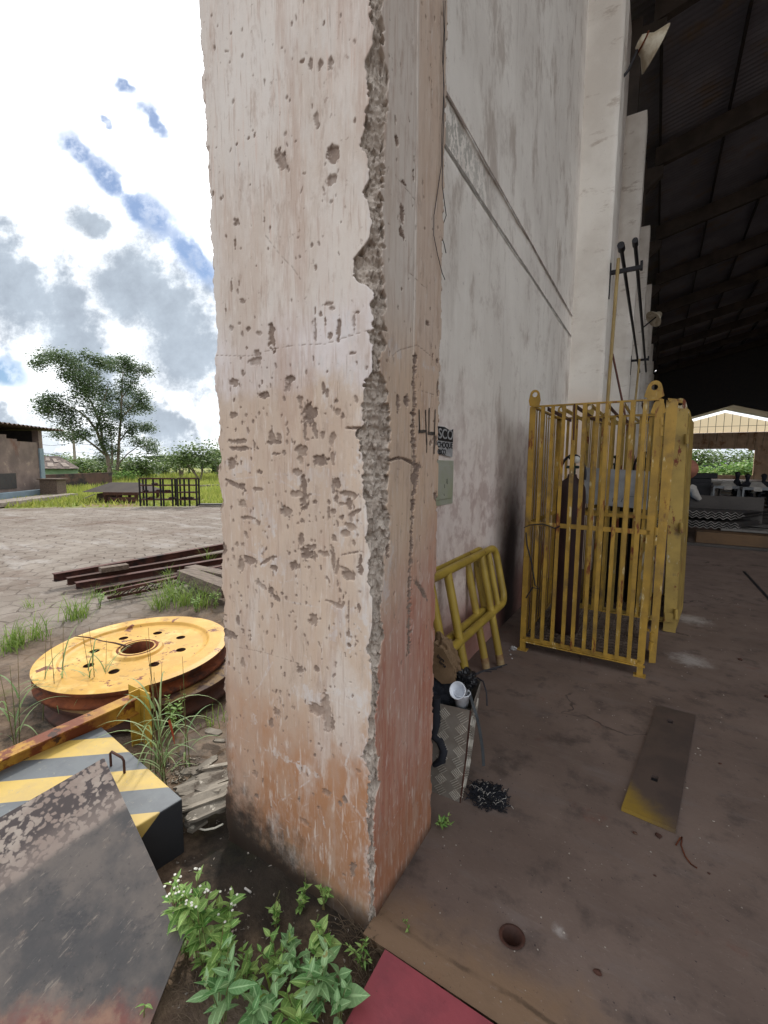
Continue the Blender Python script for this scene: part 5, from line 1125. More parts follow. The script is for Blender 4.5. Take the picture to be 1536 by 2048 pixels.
rd = t.ss(t.m('ADD', dW, t.m('MULTIPLY', t.m('SUBTRACT', n1, .5), .25)), .52, .72)
low2 = t.ss(t.m('ADD', t.m('ADD', t.m('MULTIPLY', dA, 1.0), t.m('MULTIPLY', dW, 1.0)), t.m('MULTIPLY', t.m('SUBTRACT', t.noise(co, 7, 8, .7), .5), .3)), .93, 1.05)
c = t.mix(low2, c, t.mix(t.ss(n2, .4, .62), srgb('80604f'), srgb('6a3c35')))
t.put(b.inputs['Base Color'], c); t.put(b.inputs['Roughness'], t.m('MULTIPLY_ADD', n2, .4, .3)); b.inputs['Specular IOR Level'].default_value = .45
bp = t.n('ShaderNodeBump', i_Strength=.2, i_Distance=.006, i_Height=t.m('ADD', n1, t.m('MULTIPLY', bl, t.m('MULTIPLY', band, .4)))); t.L.new(bp.outputs[0], b.inputs['Normal'])
w = MB(); q = [A, B, Pq, Eq, A + wd * 1.25 + (B - A) * .35, A + wd * 1.25 + (A - B) * 0.05]
w.prism([p - nrm * .006 for p in q], nrm * .006); tag(w.build('blotched_steel_sheet', smt, None, .001), 'dark steel sheet with a mottled rusty band, leaning on the striped block', 'sheet')

bt_, bb_ = .187, -.06
p1, p2 = G(200, 1450, bt_), G(365, 1597, bt_); ed = (p2 - p1).normalized(); pe = Vector((ed.y, -ed.x, 0))   # toward the camera
if pe.y > 0: pe = -pe
strm = bpy.data.materials.new('hazard_stripes'); strm.use_nodes = True; t = NT(strm.node_tree); b = t.N['Principled BSDF']; co = t.n('ShaderNodeNewGeometry').outputs['Position']
sa, sb = G(39, 1521, bt_), G(257, 1503, bt_); sd_ = (sb - sa).normalized(); sn = Vector((-sd_.y, sd_.x, 0)); sn = sn if sn.y < 0 else -sn
lines = [G(200, 1476, bt_), G(180, 1509, bt_), G(290, 1533, bt_), G(325, 1565, bt_), G(300, 1625, bt_)]
offs = [float((p - p1).dot(sn)) for p in lines]
print('STRIPES', offs)
geo = t.n('ShaderNodeNewGeometry'); dN = t.v('DOT_PRODUCT', t.v('SUBTRACT', co, tuple(p1)), tuple(sn))
dN = t.m('ADD', dN, t.m('MULTIPLY', t.m('SUBTRACT', bt_, t.sep(co)[2]), -.9))
per = (offs[4] - offs[0]) / 4
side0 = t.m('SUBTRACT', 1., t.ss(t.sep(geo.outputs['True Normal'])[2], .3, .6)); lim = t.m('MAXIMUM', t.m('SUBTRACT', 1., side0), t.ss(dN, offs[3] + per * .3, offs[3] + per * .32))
nz = t.noise(co, 8, 6, .7); fn = t.noise(co, 40, 6, .7)
ph = t.m('FLOORED_MODULO', t.m('DIVIDE', t.m('SUBTRACT', dN, offs[0]), per), 2.)
sy_ = t.m('MULTIPLY', t.ss(ph, 0., .012), t.m('SUBTRACT', 1., t.ss(ph, .99, 1.002)))
grc = t.mix(t.ss(nz, .4, .65), srgb('5f6468'), srgb('55595e'))
yec = t.mix(t.ss(nz, .4, .65), srgb('c0a355'), srgb('b3995a'))
c = t.mix(t.m('MULTIPLY', sy_, lim), grc, yec)
c = t.mix(t.m('MULTIPLY', t.ss(fn, .60, .68), .5), c, srgb('8f8a7c'))
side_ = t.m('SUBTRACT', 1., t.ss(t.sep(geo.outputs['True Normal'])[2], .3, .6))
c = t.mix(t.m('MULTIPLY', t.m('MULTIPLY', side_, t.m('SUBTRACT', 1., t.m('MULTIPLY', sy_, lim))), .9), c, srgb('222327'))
t.put(b.inputs['Base Color'], c); b.inputs['Roughness'].default_value = .5
bp = t.n('ShaderNodeBump', i_Strength=.1, i_Distance=.004, i_Height=fn); t.L.new(bp.outputs[0], b.inputs['Normal'])
blk = empty('striped_block', (p2.x - .4, p2.y - .2, 0), 'yellow and grey striped ballast block with a bent handle, under the leaning sheet', 'block')
w = MB(); far_ = p1 + ed * .02
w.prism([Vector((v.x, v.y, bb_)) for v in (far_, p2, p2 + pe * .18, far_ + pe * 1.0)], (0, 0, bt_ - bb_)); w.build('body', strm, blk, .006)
h1, h2 = G(222, 1532, bt_), G(249, 1546, bt_); w = MB(); up_ = PY(222, 1503, h1.y).z - bt_
w.tube([h1, h1 + Vector((0, 0, up_ - .012)), h1.lerp(h2, .12) + Vector((0, 0, up_)), h1.lerp(h2, .88) + Vector((0, 0, up_ * .95)), h2 + Vector((0, 0, up_ * .8)), h2 - Vector((0, 0, .002))], .0055, 8)
w.build('handle', MAT['rustdark'], blk)

ib = empty('steel_beam_frame', (-2.42, 1.3, 0), 'yellow painted rusty I-beam with a welded end post behind the striped block', 'beam')
zt = .255; e0 = G(268, 1392, zt); e1 = G(0, 1512, zt); dr_ = (e1 - e0).normalized(); e1 = e0 + dr_ * 1.7; pr = Vector((-dr_.y, dr_.x, 0))
w = MB(); w.bar(e0 + Vector((0, 0, -.005)), e1 + Vector((0, 0, -.005)), .08, .008); w.bar(e0 + Vector((0, 0, -.09)), e1 + Vector((0, 0, -.09)), .08, .008); w.bar(e0 + Vector((0, 0, -.048)), e1 + Vector((0, 0, -.048)), .008, .076)
w.build('beam', mat('rusty_yellow_beam', srgb('b0862f'), srgb('8a5a26'), 7, rough=.6, bump=.25, layers=[(RUST, 6, .50, .58, (1, 1, 1)), (RUSTD, 10, .6, .66, (1, 1, 1))]), ib)
w = MB(); pb_ = e0 - dr_ * .03; hh = zt + .03
w.bar(Vector((pb_.x, pb_.y, -.03)), Vector((pb_.x, pb_.y, hh)), .008, .11, pr.cross(Vector((0, 0, 1)))); 
for s_ in (-1, 1): w.bar(Vector((pb_.x, pb_.y, -.03)) + pr * .055 * s_, Vector((pb_.x, pb_.y, hh)) + pr * .055 * s_, .008, .09, pr)
w.build('end_post', mat('bright_worn_yellow', srgb('c09a3c'), srgb('a5842f'), 6, rough=.5, bump=.12, layers=[(RUST, 9, .6, .66, (1, 1, .4))]), ib)

# ================================================================ YELLOW WHEELS
MAT['wheel_low'] = mat('dull_wheel_yellow', srgb('7d6234'), srgb('5e4528'), 5, rough=.7, bump=.15, layers=[(RUSTD, 6, .48, .58, (1, 1, 1))])
def wheel(c_, Rw, h, tilt, az, label, cut=True, m_=None):
    e = empty('crane_wheel', tuple(c_), label, 'wheel', 'yellow crane wheels stacked on the ground')
    Mw = Matrix.Rotation(az, 4, 'Z') @ Matrix.Rotation(tilt, 4, 'X')
    w = MB(); top = []
    # web ring with six lightening holes: built as sectors
    nh = 8; r_in, r_out = .15 * Rw / .6, .43 * Rw / .6; rh = .032; rc = .30 * Rw / .6; zt_ = h - .012
    seg_ = 96
    def zt_at(r):  return np.interp(r, [0, .13, .155, .17, .43, .455, .47, .56, .6], [h - .0, h - .0, h - .002, h - .022, h - .026, h - .02, h, h + .002, h - .006])
    # polar grid with hole cells displaced to circles
    P = []; nr = 90; rads = np.linspace(.105 * Rw / .6, Rw, nr)
    hs_ = [(rc * math.cos(2 * math.pi * (k + .3) / nh), rc * math.sin(2 * math.pi * (k + .3) / nh)) for k in range(nh)]
    na = 520; vs = []; fs = []
    for i, r in enumerate(rads):
        for k in range(na):
            a = 2 * math.pi * k / na; vs.append(Vector((r * math.cos(a), r * math.sin(a), float(zt_at(r * .6 / Rw)))))
    inside = []
    for v in vs:
        best = min(hs_, key=lambda q: (v.x - q[0]) ** 2 + (v.y - q[1]) ** 2); d = math.hypot(v.x - best[0], v.y - best[1]); inside.append(d < rh * .80)
        if rh * .80 <= d < rh * 1.12:
            k_ = rh / d; v.x = best[0] + (v.x - best[0]) * k_; v.y = best[1] + (v.y - best[1]) * k_
    for i in range(nr - 1):
        for k in range(na):
            q = (i * na + k, i * na + (k + 1) % na, (i + 1) * na + (k + 1) % na, (i + 1) * na + k)
            if any(inside[z] for z in q): continue
            fs.append(q)
    w.add([Mw @ v + Vector(c_) for v in vs], fs, True); w.build('disc', m_ or MAT['wheel'], e)
    for q in hs_: w = MB(); w.lathe([(rh * 1.02, h - .03), (rh * 1.02, h - .055), (0, h - .055)], Mw @ Vector((q[0], q[1], 0)) + Vector(c_), 20, Mw); w.build('hole_lining', MAT['rustdark'], e)
    w = MB(); w.lathe([(Rw * .995, h - .006), (Rw * 1.0, h - .03), (Rw * .95, h - .045), (Rw * .93, h * .5), (Rw * .95, h * .3), (Rw * 1.0, h * .2), (Rw, .0), (Rw * .6, 0)], c_, 96, Mw); w.build('rim', MAT['rust'] if m_ is None else MAT['rustdark'], e)
    w = MB(); hr_ = .105 * Rw / .6; w.lathe([(hr_ + .028, h + .0005), (hr_ + .02, h + .003), (hr_, h - .004), (hr_ - .004, h * .2)], c_, 48, Mw); w.build('hub_bore', MAT['rust'], e)
    w = MB(); w.lathe([(0, .004), (hr_, .004)], c_, 24, Mw); w.build('hub_bottom', MAT['black'], e)
    return e
zc_ = .245; wc = G(276, 1294, zc_)
Rw = .60
wheel(Vector((wc.x + .0, wc.y + .0, .135)), Rw, .11, R(2.0), R(20), 'upper yellow flanged wheel with a cracked web and rusty rim, lying flat')
wheel(Vector((wc.x + .09, wc.y + .02, -.01)), Rw * 1.0, .13, R(0), R(0), 'lower flanged wheel beneath the yellow one, its dull yellow rim edge showing', m_=MAT['wheel_low'])
w = MB(); cpts = [(150, 1272), (178, 1275), (205, 1282), (230, 1286), (252, 1292), (262, 1294)]; cp = [G(x, y, .262) for x, y in cpts]
w.tube(cp, [.004, .005, .004, .006, .008, .006], 5); tag(w.build('wheel_crack', MAT['rustdark']), 'dark cracked weld seam running from hub to rim of the yellow wheel', 'rod')

# ================================================================ RUBBLE: broken roofing boards
rb = random.Random(44)
def shard(px_, py_, L_, Wd, ang, z, name='board_fragment', corr=True, tilt=0., m_=None):
    p = G(px_, py_, z); e = rb
    w = MB(); n_ = 8; th = .011; top = []; pts = []; k1, k2, k3, k4 = [e.uniform(.3, 1.1) for _ in range(4)]
    for i in range(n_ + 1):
        u = -L_ / 2 + L_ * i / n_
        w1 = Wd / 2 * (1 + e.uniform(-.03, .03)) * (k1 if i == 0 else k2 if i == n_ else 1); w2 = Wd / 2 * (1 + e.uniform(-.03, .03)) * (k3 if i == 0 else k4 if i == n_ else 1)
        row = []
        for j in range(7):
            v = -w1 + (w1 + w2) * j / 6; zz = (.006 * math.sin(v * 2 * math.pi / .07) if corr else 0) + e.uniform(-.0004, .0004); row.append((u + (e.uniform(-.01, .01) if i in (0, n_) else 0), v, zz))
        pts.append(row)
    Mr = Matrix.Translation(p) @ Matrix.Rotation(ang, 4, 'Z') @ Matrix.Rotation(tilt, 4, 'Y') @ Matrix.Rotation(e.uniform(-.12, .12), 4, 'X')
    T_ = [Mr @ Vector(q) for r in pts for q in r]; Bv = [Mr @ Vector((q[0], q[1], q[2] - th)) for r in pts for q in r]; nn = len(T_); f = []
    for i in range(n_):
        for j in range(6):
            a = i * 7 + j; f += [(a, a + 7, a + 8, a + 1), (nn + a, nn + a + 1, nn + a + 8, nn + a + 7)]
    for i in range(n_): a = i * 7; f += [(a, nn + a, nn + a + 7, a + 7), (a + 6, a + 13, nn + a + 13, nn + a + 6)]
    for j in range(6): f += [(j, j + 1, nn + j + 1, nn + j), (n_ * 7 + j, nn + n_ * 7 + j, nn + n_ * 7 + j + 1, n_ * 7 + j + 1)]
    w.add(T_ + Bv, f); o = w.build(name, m_ or MAT['board']); return o
bd = [(400,1600,.62,.045,1.02,.055,0,'longest grey roofing strip, lying across the whole rubble heap'),(420,1560,.34,.10,1.0,.07,1,'wide corrugated board fragment near the top of the rubble heap'),(425,1590,.30,.12,1.0,.065,1,'corrugated board fragment in the middle of the rubble heap'),(390,1598,.36,.11,1.0,.06,1,'long corrugated board fragment at the lower left of the heap'),(430,1610,.26,.10,1.05,.05,1,'corrugated board fragment above the dark gap beside the column'),(415,1525,.12,.045,1.6,.07,0,'upright-looking narrow board piece at the top of the rubble'),(426,1462,.12,.05,.2,.02,0,'pale board piece farthest up beside the column'),(440,1480,.07,.03,.4,.015,0,'small chip of board just below the farthest pale piece'),(393,1642,.10,.085,1.3,.02,0,'square grey board piece nearest the white cable'),(447,1612,.08,.06,1.1,.03,0,'pale board corner against the foot of the column'),(385,1540,.12,.05,.7,.045,0,'thin broken piece at the upper left of the heap'),(400,1540,.10,.06,.9,.05,0,'grey flake under the upright-looking narrow piece'),(372,1570,.10,.04,.8,.03,0,'narrow flake next to the gravel patch left of the heap'),(420,1545,.14,.04,1.2,.06,0,'thin slat crossing the top of the heap'),(436,1530,.16,.03,1.0,.07,0,'slat touching the column above the long strip'),(398,1615,.09,.05,.9,.04,0,'round-cornered flake at the bottom edge of the heap'),(375,1605,.14,.03,.95,.02,0,'thin dark slat beside the corner of the striped block'),(372,1625,.13,.025,.9,.01,0,'dirty slat on the ground right of the striped block'),(410,1625,.05,.03,.3,.02,0,'tiny pale chip below the rubble heap'),(405,1575,.07,.05,.2,.065,0,'white-edged flake lying on the long strip'),(385,1560,.08,.05,1.3,.04,0,'triangular flake between gravel and long strip'),(430,1575,.07,.05,.5,.075,0,'small light flake on top of the corrugated boards')]
for (x, y, L_, Wd, a, z, cr_, lab) in bd:
    tag(shard(x, y, L_ * .85, Wd * .85, a + random.uniform(-.12, .16), z * 1.0 + random.uniform(0, .02), corr=bool(cr_), tilt=random.uniform(-.12, .12)), lab, 'rubble', 'broken boards heaped beside the column')
gm = MB()
for i in range(420):
    p = GG(random.gauss(368, 16), random.gauss(1545, 13)); s = random.uniform(.003, .010)
    gm.prism([p + Vector((random.uniform(-s, s), random.uniform(-s, s), 0)) for _ in range(3)], (0, 0, s * .7))
tag(gm.build('gravel', MAT['board']), 'fine crushed rubble spilled at the left of the broken boards', 'gravel', kind='stuff')
w = MB(); w.tube([G(x, y, z) for x, y, z in [(362, 1585, .02), (358, 1605, .03), (366, 1628, .02), (372, 1642, .01), (390, 1655, .005), (410, 1660, .005), (430, 1656, .005), (446, 1648, .005)]], .004, 6)
tag(w.build('white_cable', MAT['cable']), 'white cable curving over the soil between striped block and column', 'cable')
w = MB()
for i in range(240):
    x, y = random.uniform(345, 760), random.uniform(1640, 2040)
    if x > 440 and y < 1660 + (x - 440) * .75: continue
    p = GG(x, y); s = random.uniform(.002, .007)
    w.prism([p + Vector((random.uniform(-s, s), random.uniform(-s, s), -.002)) for _ in range(4)], (random.uniform(-.001, .001), 0, s * .9))
tag(w.build('soil_grit', MAT['stonebit']), 'fine stony grit strewn over the dark soil before the column', 'grit', kind='stuff')
w = MB(); w.tube([GG(490, 1783, .006), GG(502, 1792, .006)], .004, 8); tag(w.build('cigarette_butt', MAT['cloth']), 'short cylindrical stub lying on the dark soil above the weeds', 'stub')

# ================================================================ STEEL SECTIONS PILE, TIMBER
pile = [((108,1163,.05),(450,1098,.05),.09,.10,'topmost red oxide channel, longest, its end farthest left'),((135,1170,.03),(450,1112,.05),.08,.09,'dark channel lying just in front of the longest one'),((152,1178,.02),(450,1122,.05),.09,.08,'channel with an open end in the middle of the pile'),((190,1186,.0),(450,1132,.03),.06,.05,'thin flat section near the front of the steel pile'),((206,1190,.04),(450,1128,.08),.05,.03,'narrow light brown strip lying over the lattice of the pile')]
for i, (a, b_, ww, hh, lab) in enumerate(pile):
    a, b_ = G(*a), G(*b_); a.z += hh / 2; b_.z = a.z; b_ = a + (b_ - a) * 1.45
    e = empty('steel_section', tuple(a), lab, 'steel section', 'steel sections stacked in the yard')
    w = MB(); w.bar(a + Vector((0, 0, hh / 2 - .004)), b_ + Vector((0, 0, hh / 2 - .004)), ww, .008); w.bar(a - Vector((0, 0, hh / 2 - .004)), b_ - Vector((0, 0, hh / 2 - .004)), ww, .008); w.bar(a, b_, .008, hh - .016)
    w.build('profile', MAT['beamrust'] if i % 2 == 0 else MAT['rustdark'], e)
a, b_ = G(215, 1196, .02), G(450, 1150, .02); a2, b2 = G(235, 1180, .12), G(450, 1136, .12)
b_ = a + (b_ - a) * 1.4; b2 = a2 + (b2 - a2) * 1.4
lt = empty('lattice_girder', tuple(a), 'light rusty lattice girder with zigzag bars at the front of the steel pile', 'girder')
w = MB(); w.bar(a, b_, .03, .03); w.bar(a2, b2, .03, .03); w.build('chord', MAT['beamrust'], lt)
w = MB(); k = 20
for i in range(k): w.tube([a.lerp(b_, (i + .2) / k), a2.lerp(b2, (i + .6) / k), a.lerp(b_, (i + 1) / k)], .008, 5)
w.build('lacing', MAT['rustdark'], lt)
w = MB(); w.bar(G(200, 1140, .18), G(255, 1132, .18), .12, .06); tag(w.build('wood_block', MAT['wood']), 'short pale wood block behind the steel sections', 'block')
w = MB(); w.bar(G(370, 1148, .14), G(460, 1182, .13), .20, .13); w.bar(G(380, 1135, .16), G(455, 1150, .17), .16, .05); tag(w.build('timber_baulk', MAT['wood']), 'cracked grey timber baulk lying beside the left edge of the column', 'timber')
# ================================================================ VEGETATION
def leaf_shape(L_, Wd, kind='ovate'):
    """folded leaf with midrib, outline points along its length"""
    prof = {'ovate': [(0, .08), (.12, .62), (.3, 1), (.5, .92), (.7, .62), (.88, .25), (1, .0)], 'heart': [(-.04, .55), (.1, 1), (.35, 1), (.6, .72), (.85, .28), (1, 0)], 'lance': [(0, .1), (.2, .75), (.45, 1), (.7, .65), (1, 0)]}[kind]
    vs = []; f = []
    n_ = len(prof)
    for i, (u, wv) in enumerate(prof):
        z = -.22 * L_ * u * u
        vs += [(u * L_, -wv * Wd / 2, z + .16 * wv * Wd), (u * L_, 0, z), (u * L_, wv * Wd / 2, z + .16 * wv * Wd)]
    for i in range(n_ - 1):
        a = i * 3; f += [(a, a + 3, a + 4, a + 1), (a + 1, a + 4, a + 5, a + 2)]
    return [Vector(v) for v in vs], f
def put_leaf(mb, p, az, el, L_, Wd, kind, roll=0.):
    v, f = leaf_shape(L_, Wd, kind)
    M_ = Matrix.Translation(p) @ Matrix.Rotation(az, 4, 'Z') @ Matrix.Rotation(-el, 4, 'Y') @ Matrix.Rotation(roll, 4, 'X')
    mb.add([M_ @ q for q in v], f, True)
def broad_plant(base, h, nst, L_, Wd, kind, label, m_='leaf', spread=.06, flowers=0, spikes=0, seed=0, lean=(0, 0), group='broad-leaved weeds by the column foot', name='weed'):
    r = random.Random(seed); e = empty(name, tuple(base), label, 'weed', group)
    st, lf, fl_, sp_ = MB(), MB(), MB(), MB()
    for s in range(nst):
        a0 = r.uniform(0, 6.28); top = Vector(base) + Vector((lean[0] + spread * r.uniform(.3, 1) * math.cos(a0), lean[1] + spread * r.uniform(.3, 1) * math.sin(a0), h * r.uniform(.65, 1)))
        b0_ = Vector(base) + Vector((r.uniform(-.012, .012), r.uniform(-.012, .012), -.01)); n_ = max(3, int((top - b0_).length / (L_ * .62)))
        pts = [b0_.lerp(top, i / n_) + Vector((0, 0, .02 * math.sin(math.pi * i / n_))) for i in range(n_ + 1)]
        st.tube(pts, [.0022 * (1 - .5 * i / n_) for i in range(n_ + 1)], 5)
        az = r.uniform(0, 3.14)
        for i in range(1, n_ + 1):
            az += 1.57 + r.uniform(-.3, .3); sc = (.55 + .45 * math.sin(math.pi * (i / n_) * .85)) * r.uniform(.55, 1.3)
            if i == n_: sc *= .75
            for q in (0, math.pi):
                if r.random() < .16: continue
                put_leaf(lf, pts[i], az + q + r.uniform(-.2, .2), r.uniform(.05, .65) if i < n_ else r.uniform(.5, 1.0), L_ * sc, Wd * sc, kind, r.uniform(-.7, .7))
        fl_ = MB() if flowers else fl_
        for k in range(flowers):
            c_ = top + Vector((r.uniform(-.018, .018), r.uniform(-.018, .018), r.uniform(-.005, .02)))
            for q in range(5): a = q * 1.257; fl_.lathe([(0, .0012), (.0015, .001), (.002, -.001), (0, -.0015)], c_ + Vector((.0024 * math.cos(a), .0024 * math.sin(a), 0)), 6)
        if flowers and fl_.v: fl_.build('flower_cluster', MAT['petal'], e)
        if s < spikes:
            tp = top; d = Vector((r.uniform(-.4, .4), r.uniform(-.2, .4), 1)).normalized()
            st.tube([tp, tp + d * .03, tp + d * .06], .0007, 4)
            for k in range(14): c_ = tp + d * (.012 + .0036 * k) + Vector((r.uniform(-.002, .002), r.uniform(-.002, .002), 0)); sp_.lathe([(0, .002), (.0016, 0), (0, -.002)], c_, 5)
    st.build('stem', MAT['stem'], e); fo = lf.build('foliage', MAT[m_], e)
    nv_ = len(lf.v); pl_ = len(leaf_shape(1, 1, kind)[0]) // 3
    am = fo.data.attributes.new('mid', 'FLOAT', 'POINT'); am.data.foreach_set('value', [1. if i % 3 == 1 else 0. for i in range(nv_)])
    al = fo.data.attributes.new('along', 'FLOAT', 'POINT'); al.data.foreach_set('value', [((i // 3) % pl_) / (pl_ - 1.) for i in range(nv_)])
    if sp_.v: sp_.build('seed_spike', MAT['stem'], e)
    return e
BP = [(375,1905,.13,4,.040,.020,'ovate','tallest white-flowered weed against the right edge of the leaning sheet','leaf',.05,7,0),
 (405,1930,.12,5,.042,.024,'ovate','leafy pointed-leaf weed in front of the white-flowered one','leaf',.06,3,0),
 (450,1895,.09,3,.040,.024,'ovate','small pointed-leaf weed with one flower tuft, in the open soil','leaf',.04,3,0),
 (430,1985,.10,5,.038,.024,'ovate','dense yellowish weed clump above the striped-vein one','leaf',.07,0,1),
 (445,2040,.11,4,.062,.026,'lance','weed with large blue-green veined leaves at the bottom left of the clump','leaf_blue',.05,0,0),
 (520,2040,.09,6,.045,.026,'ovate','low blue-green weed at the bottom centre of the clump','leaf_blue',.08,0,0),
 (555,1850,.05,2,.026,.022,'heart','heart-leaved weed with two seed spikes on the bare soil','leaf',.03,0,2),
 (600,1825,.055,2,.024,.020,'heart','little heart-leaved sprout nearest the front face of the column','leaf',.03,0,1),
 (648,1815,.06,2,.026,.020,'heart','heart-leaved sprout touching the lower right of the column face','leaf',.03,0,0),
 (575,1905,.05,2,.034,.026,'heart','single large round-leaved weed in shade below the seed spikes','leaf_blue',.02,0,0),
 (555,1960,.10,4,.038,.022,'ovate','weed with curled leaves beside the thick grass blades','leaf',.05,0,0),
 (600,1960,.08,4,.038,.026,'ovate','shaded weed to the right of the thick grass blades','leaf_blue',.05,0,0),
 (650,1930,.09,4,.038,.026,'heart','round-leaved weed climbing toward the column foot','leaf',.05,0,1),
 (640,2020,.13,4,.054,.028,'ovate','large ribbed-leaf weed at the bottom right of the clump','leaf_blue',.05,0,0),
 (680,2045,.10,3,.055,.040,'ovate','dark broad-leaved weed next to the red plate','leaf_blue',.04,0,0),
 (590,2055,.08,6,.045,.026,'ovate','low bushy weed at the bottom edge between the ribbed ones','leaf',.08,0,0),
 (490,1990,.08,5,.036,.022,'ovate','mid-green weed in the middle of the clump','leaf',.06,0,1),
 (720,1930,.06,4,.022,.008,'lance','thin narrow-leaved weed by the broken edge of the hall floor','leaf',.05,0,0)]
for i, (x, y, h, ns, L_, Wd, kd, lab, mm, sp, flw, spk) in enumerate(BP):
    broad_plant(GG(x, y), h * (2.3 if x < 470 else 1.5), ns + 1, L_ * 1.2, Wd * 1.05, kd, lab, mm, sp * 1.1, min(flw, 3), spk, seed=100 + i)
broad_plant(G(812, 1868, 0), .05, 1, .018, .009, 'lance', 'single small seedling growing at the edge of the hall floor', spread=.01, seed=5)
broad_plant(G(885, 1655, 0), .05, 6, .030, .012, 'lance', 'low green seedling cluster on the hall floor beside the checker plate box', spread=.05, seed=6)
broad_plant(GG(290, 2045, .03), .03, 1, .028, .012, 'lance', 'tiny sprout showing over the lower edge of the leaning sheet', spread=.01, seed=7)
# roots and dry stalks at the column foot
w = MB()
for i in range(150):
    p = GG(random.uniform(690, 752), random.uniform(1850, 2010)); a = random.uniform(0, 6.28); L_ = random.uniform(.03, .09); b2 = p + Vector((L_ * math.cos(a), L_ * math.sin(a) * .6 - .01, random.uniform(.0, .06)))
    w.tube([p, p.lerp(b2, .5) + Vector((0, 0, .015)), b2], .0009, 4, False)
for i in range(60):
    p = GG(random.uniform(340, 420), random.uniform(1950, 2048)); a = random.uniform(0, 6.28); b2 = p + Vector((.05 * math.cos(a), .04 * math.sin(a), .02)); w.tube([p, p.lerp(b2, .5) + Vector((0, 0, .012)), b2], .001, 4, False)
tag(w.build('dry_roots', MAT['drystem']), 'tangle of dry roots and stalks between the column foot and the weeds', 'roots', kind='stuff')
def blade(mb, p, az, L_, w0, bend, n_=7, lean=.2):
    pts = []; d = Vector((math.cos(az), math.sin(az), 0)); s_ = Vector((-d.y, d.x, 0)); ang = lean; q = Vector(p)
    vs = []; f = []
    for i in range(n_ + 1):
        u = i / n_; ww = w0 * (1 - u ** 2.2) * .5 + .0002; vs += [q + s_ * ww, q - s_ * ww]; q = q + (d * math.sin(ang) + Vector((0, 0, 1)) * math.cos(ang)) * (L_ / n_); ang += bend / n_
    f = [(2 * i, 2 * i + 1, 2 * i + 3, 2 * i + 2) for i in range(n_)]
    mb.add(vs, f, True)
def tuft(p, n_, L_, w0, spread, seed, bend=(.6, 2.0)):
    r = random.Random(seed); w = MB()
    for i in range(n_):
        a = r.uniform(0, 6.28); blade(w, Vector(p) + Vector((r.gauss(0, spread), r.gauss(0, spread), -.005)), a, L_ * r.uniform(.5, 1.1), w0 * r.uniform(.7, 1.2), r.uniform(*bend), 6, r.uniform(0, .45))
    return w
TF = [(35,1290,34,.22,.006,.05,'grass tuft at the left edge beyond the yellow wheel'),(75,1275,22,.30,.006,.04,'taller grass tuft behind the left rim of the yellow wheel'),(150,1240,30,.26,.006,.05,'arching grass tuft just behind the yellow wheel'),(165,1230,20,.20,.005,.04,'short grass tuft farther behind the yellow wheel'),(235,1200,26,.18,.004,.03,'small upright grass tuft beyond the wheel, left of the weeds by the timber'),(320,1215,36,.30,.006,.06,'dense grass clump between the yellow wheel and the steel pile'),(345,1200,30,.34,.007,.05,'tall grass clump in front of the lattice girder'),(372,1210,36,.30,.006,.06,'bright grass clump below the timber baulk'),(405,1215,36,.26,.006,.06,'grass clump beside the left edge of the column'),(415,1185,30,.28,.006,.05,'grass clump growing through the timber by the column'),(20,1300,30,.16,.005,.08,'low grass patch in the lower left yard'),(110,1330,16,.14,.005,.04,'short grass under the left rim of the wheel'),(430,1445,12,.10,.004,.04,'small weed tuft on the rubble side of the column'),(60,1215,16,.12,.004,.04,'little tuft growing in the paving joints at left'),(190,1195,16,.14,.004,.04,'little tuft in the paving in front of the steel pile ends'),(275,1190,18,.16,.004,.04,'grass tuft right under the lattice girder'),(335,1160,14,.22,.005,.03,'grass sticking up over the steel sections'),(420,1130,18,.30,.005,.04,'grass sticking up behind the timber baulk')]
for i, (x, y, n_, L_, w0, sp, lab) in enumerate(TF):
    p = G(x, y, -.04); tag(tuft(Vector((p.x, p.y, gh(p.x, p.y))), int(n_ * 1.9), L_ * 1.3, w0 * 1.15, sp, 300 + i).build('grass_tuft', MAT['grass']), lab, 'grass tuft', 'grass tufts in the yard')
# leafy low weeds behind the wheel
for i, (x, y, lab) in enumerate([(395, 1225, 'bushy small-leaved weed between grass clumps by the column'), (430, 1220, 'bushy small-leaved weed touching the left edge of the column'), (200, 1215, 'thin upright weed beyond the wheel'), (360, 1190, 'small-leaved weed in front of the steel pile'), (348, 1465, 'yellow-green sprig behind the end post of the beam')]):
    broad_plant(GG(x, y), .20, 6, .030, .014, 'lance', lab, 'leaf', .09, seed=60 + i, group='low weeds behind the yellow wheel')
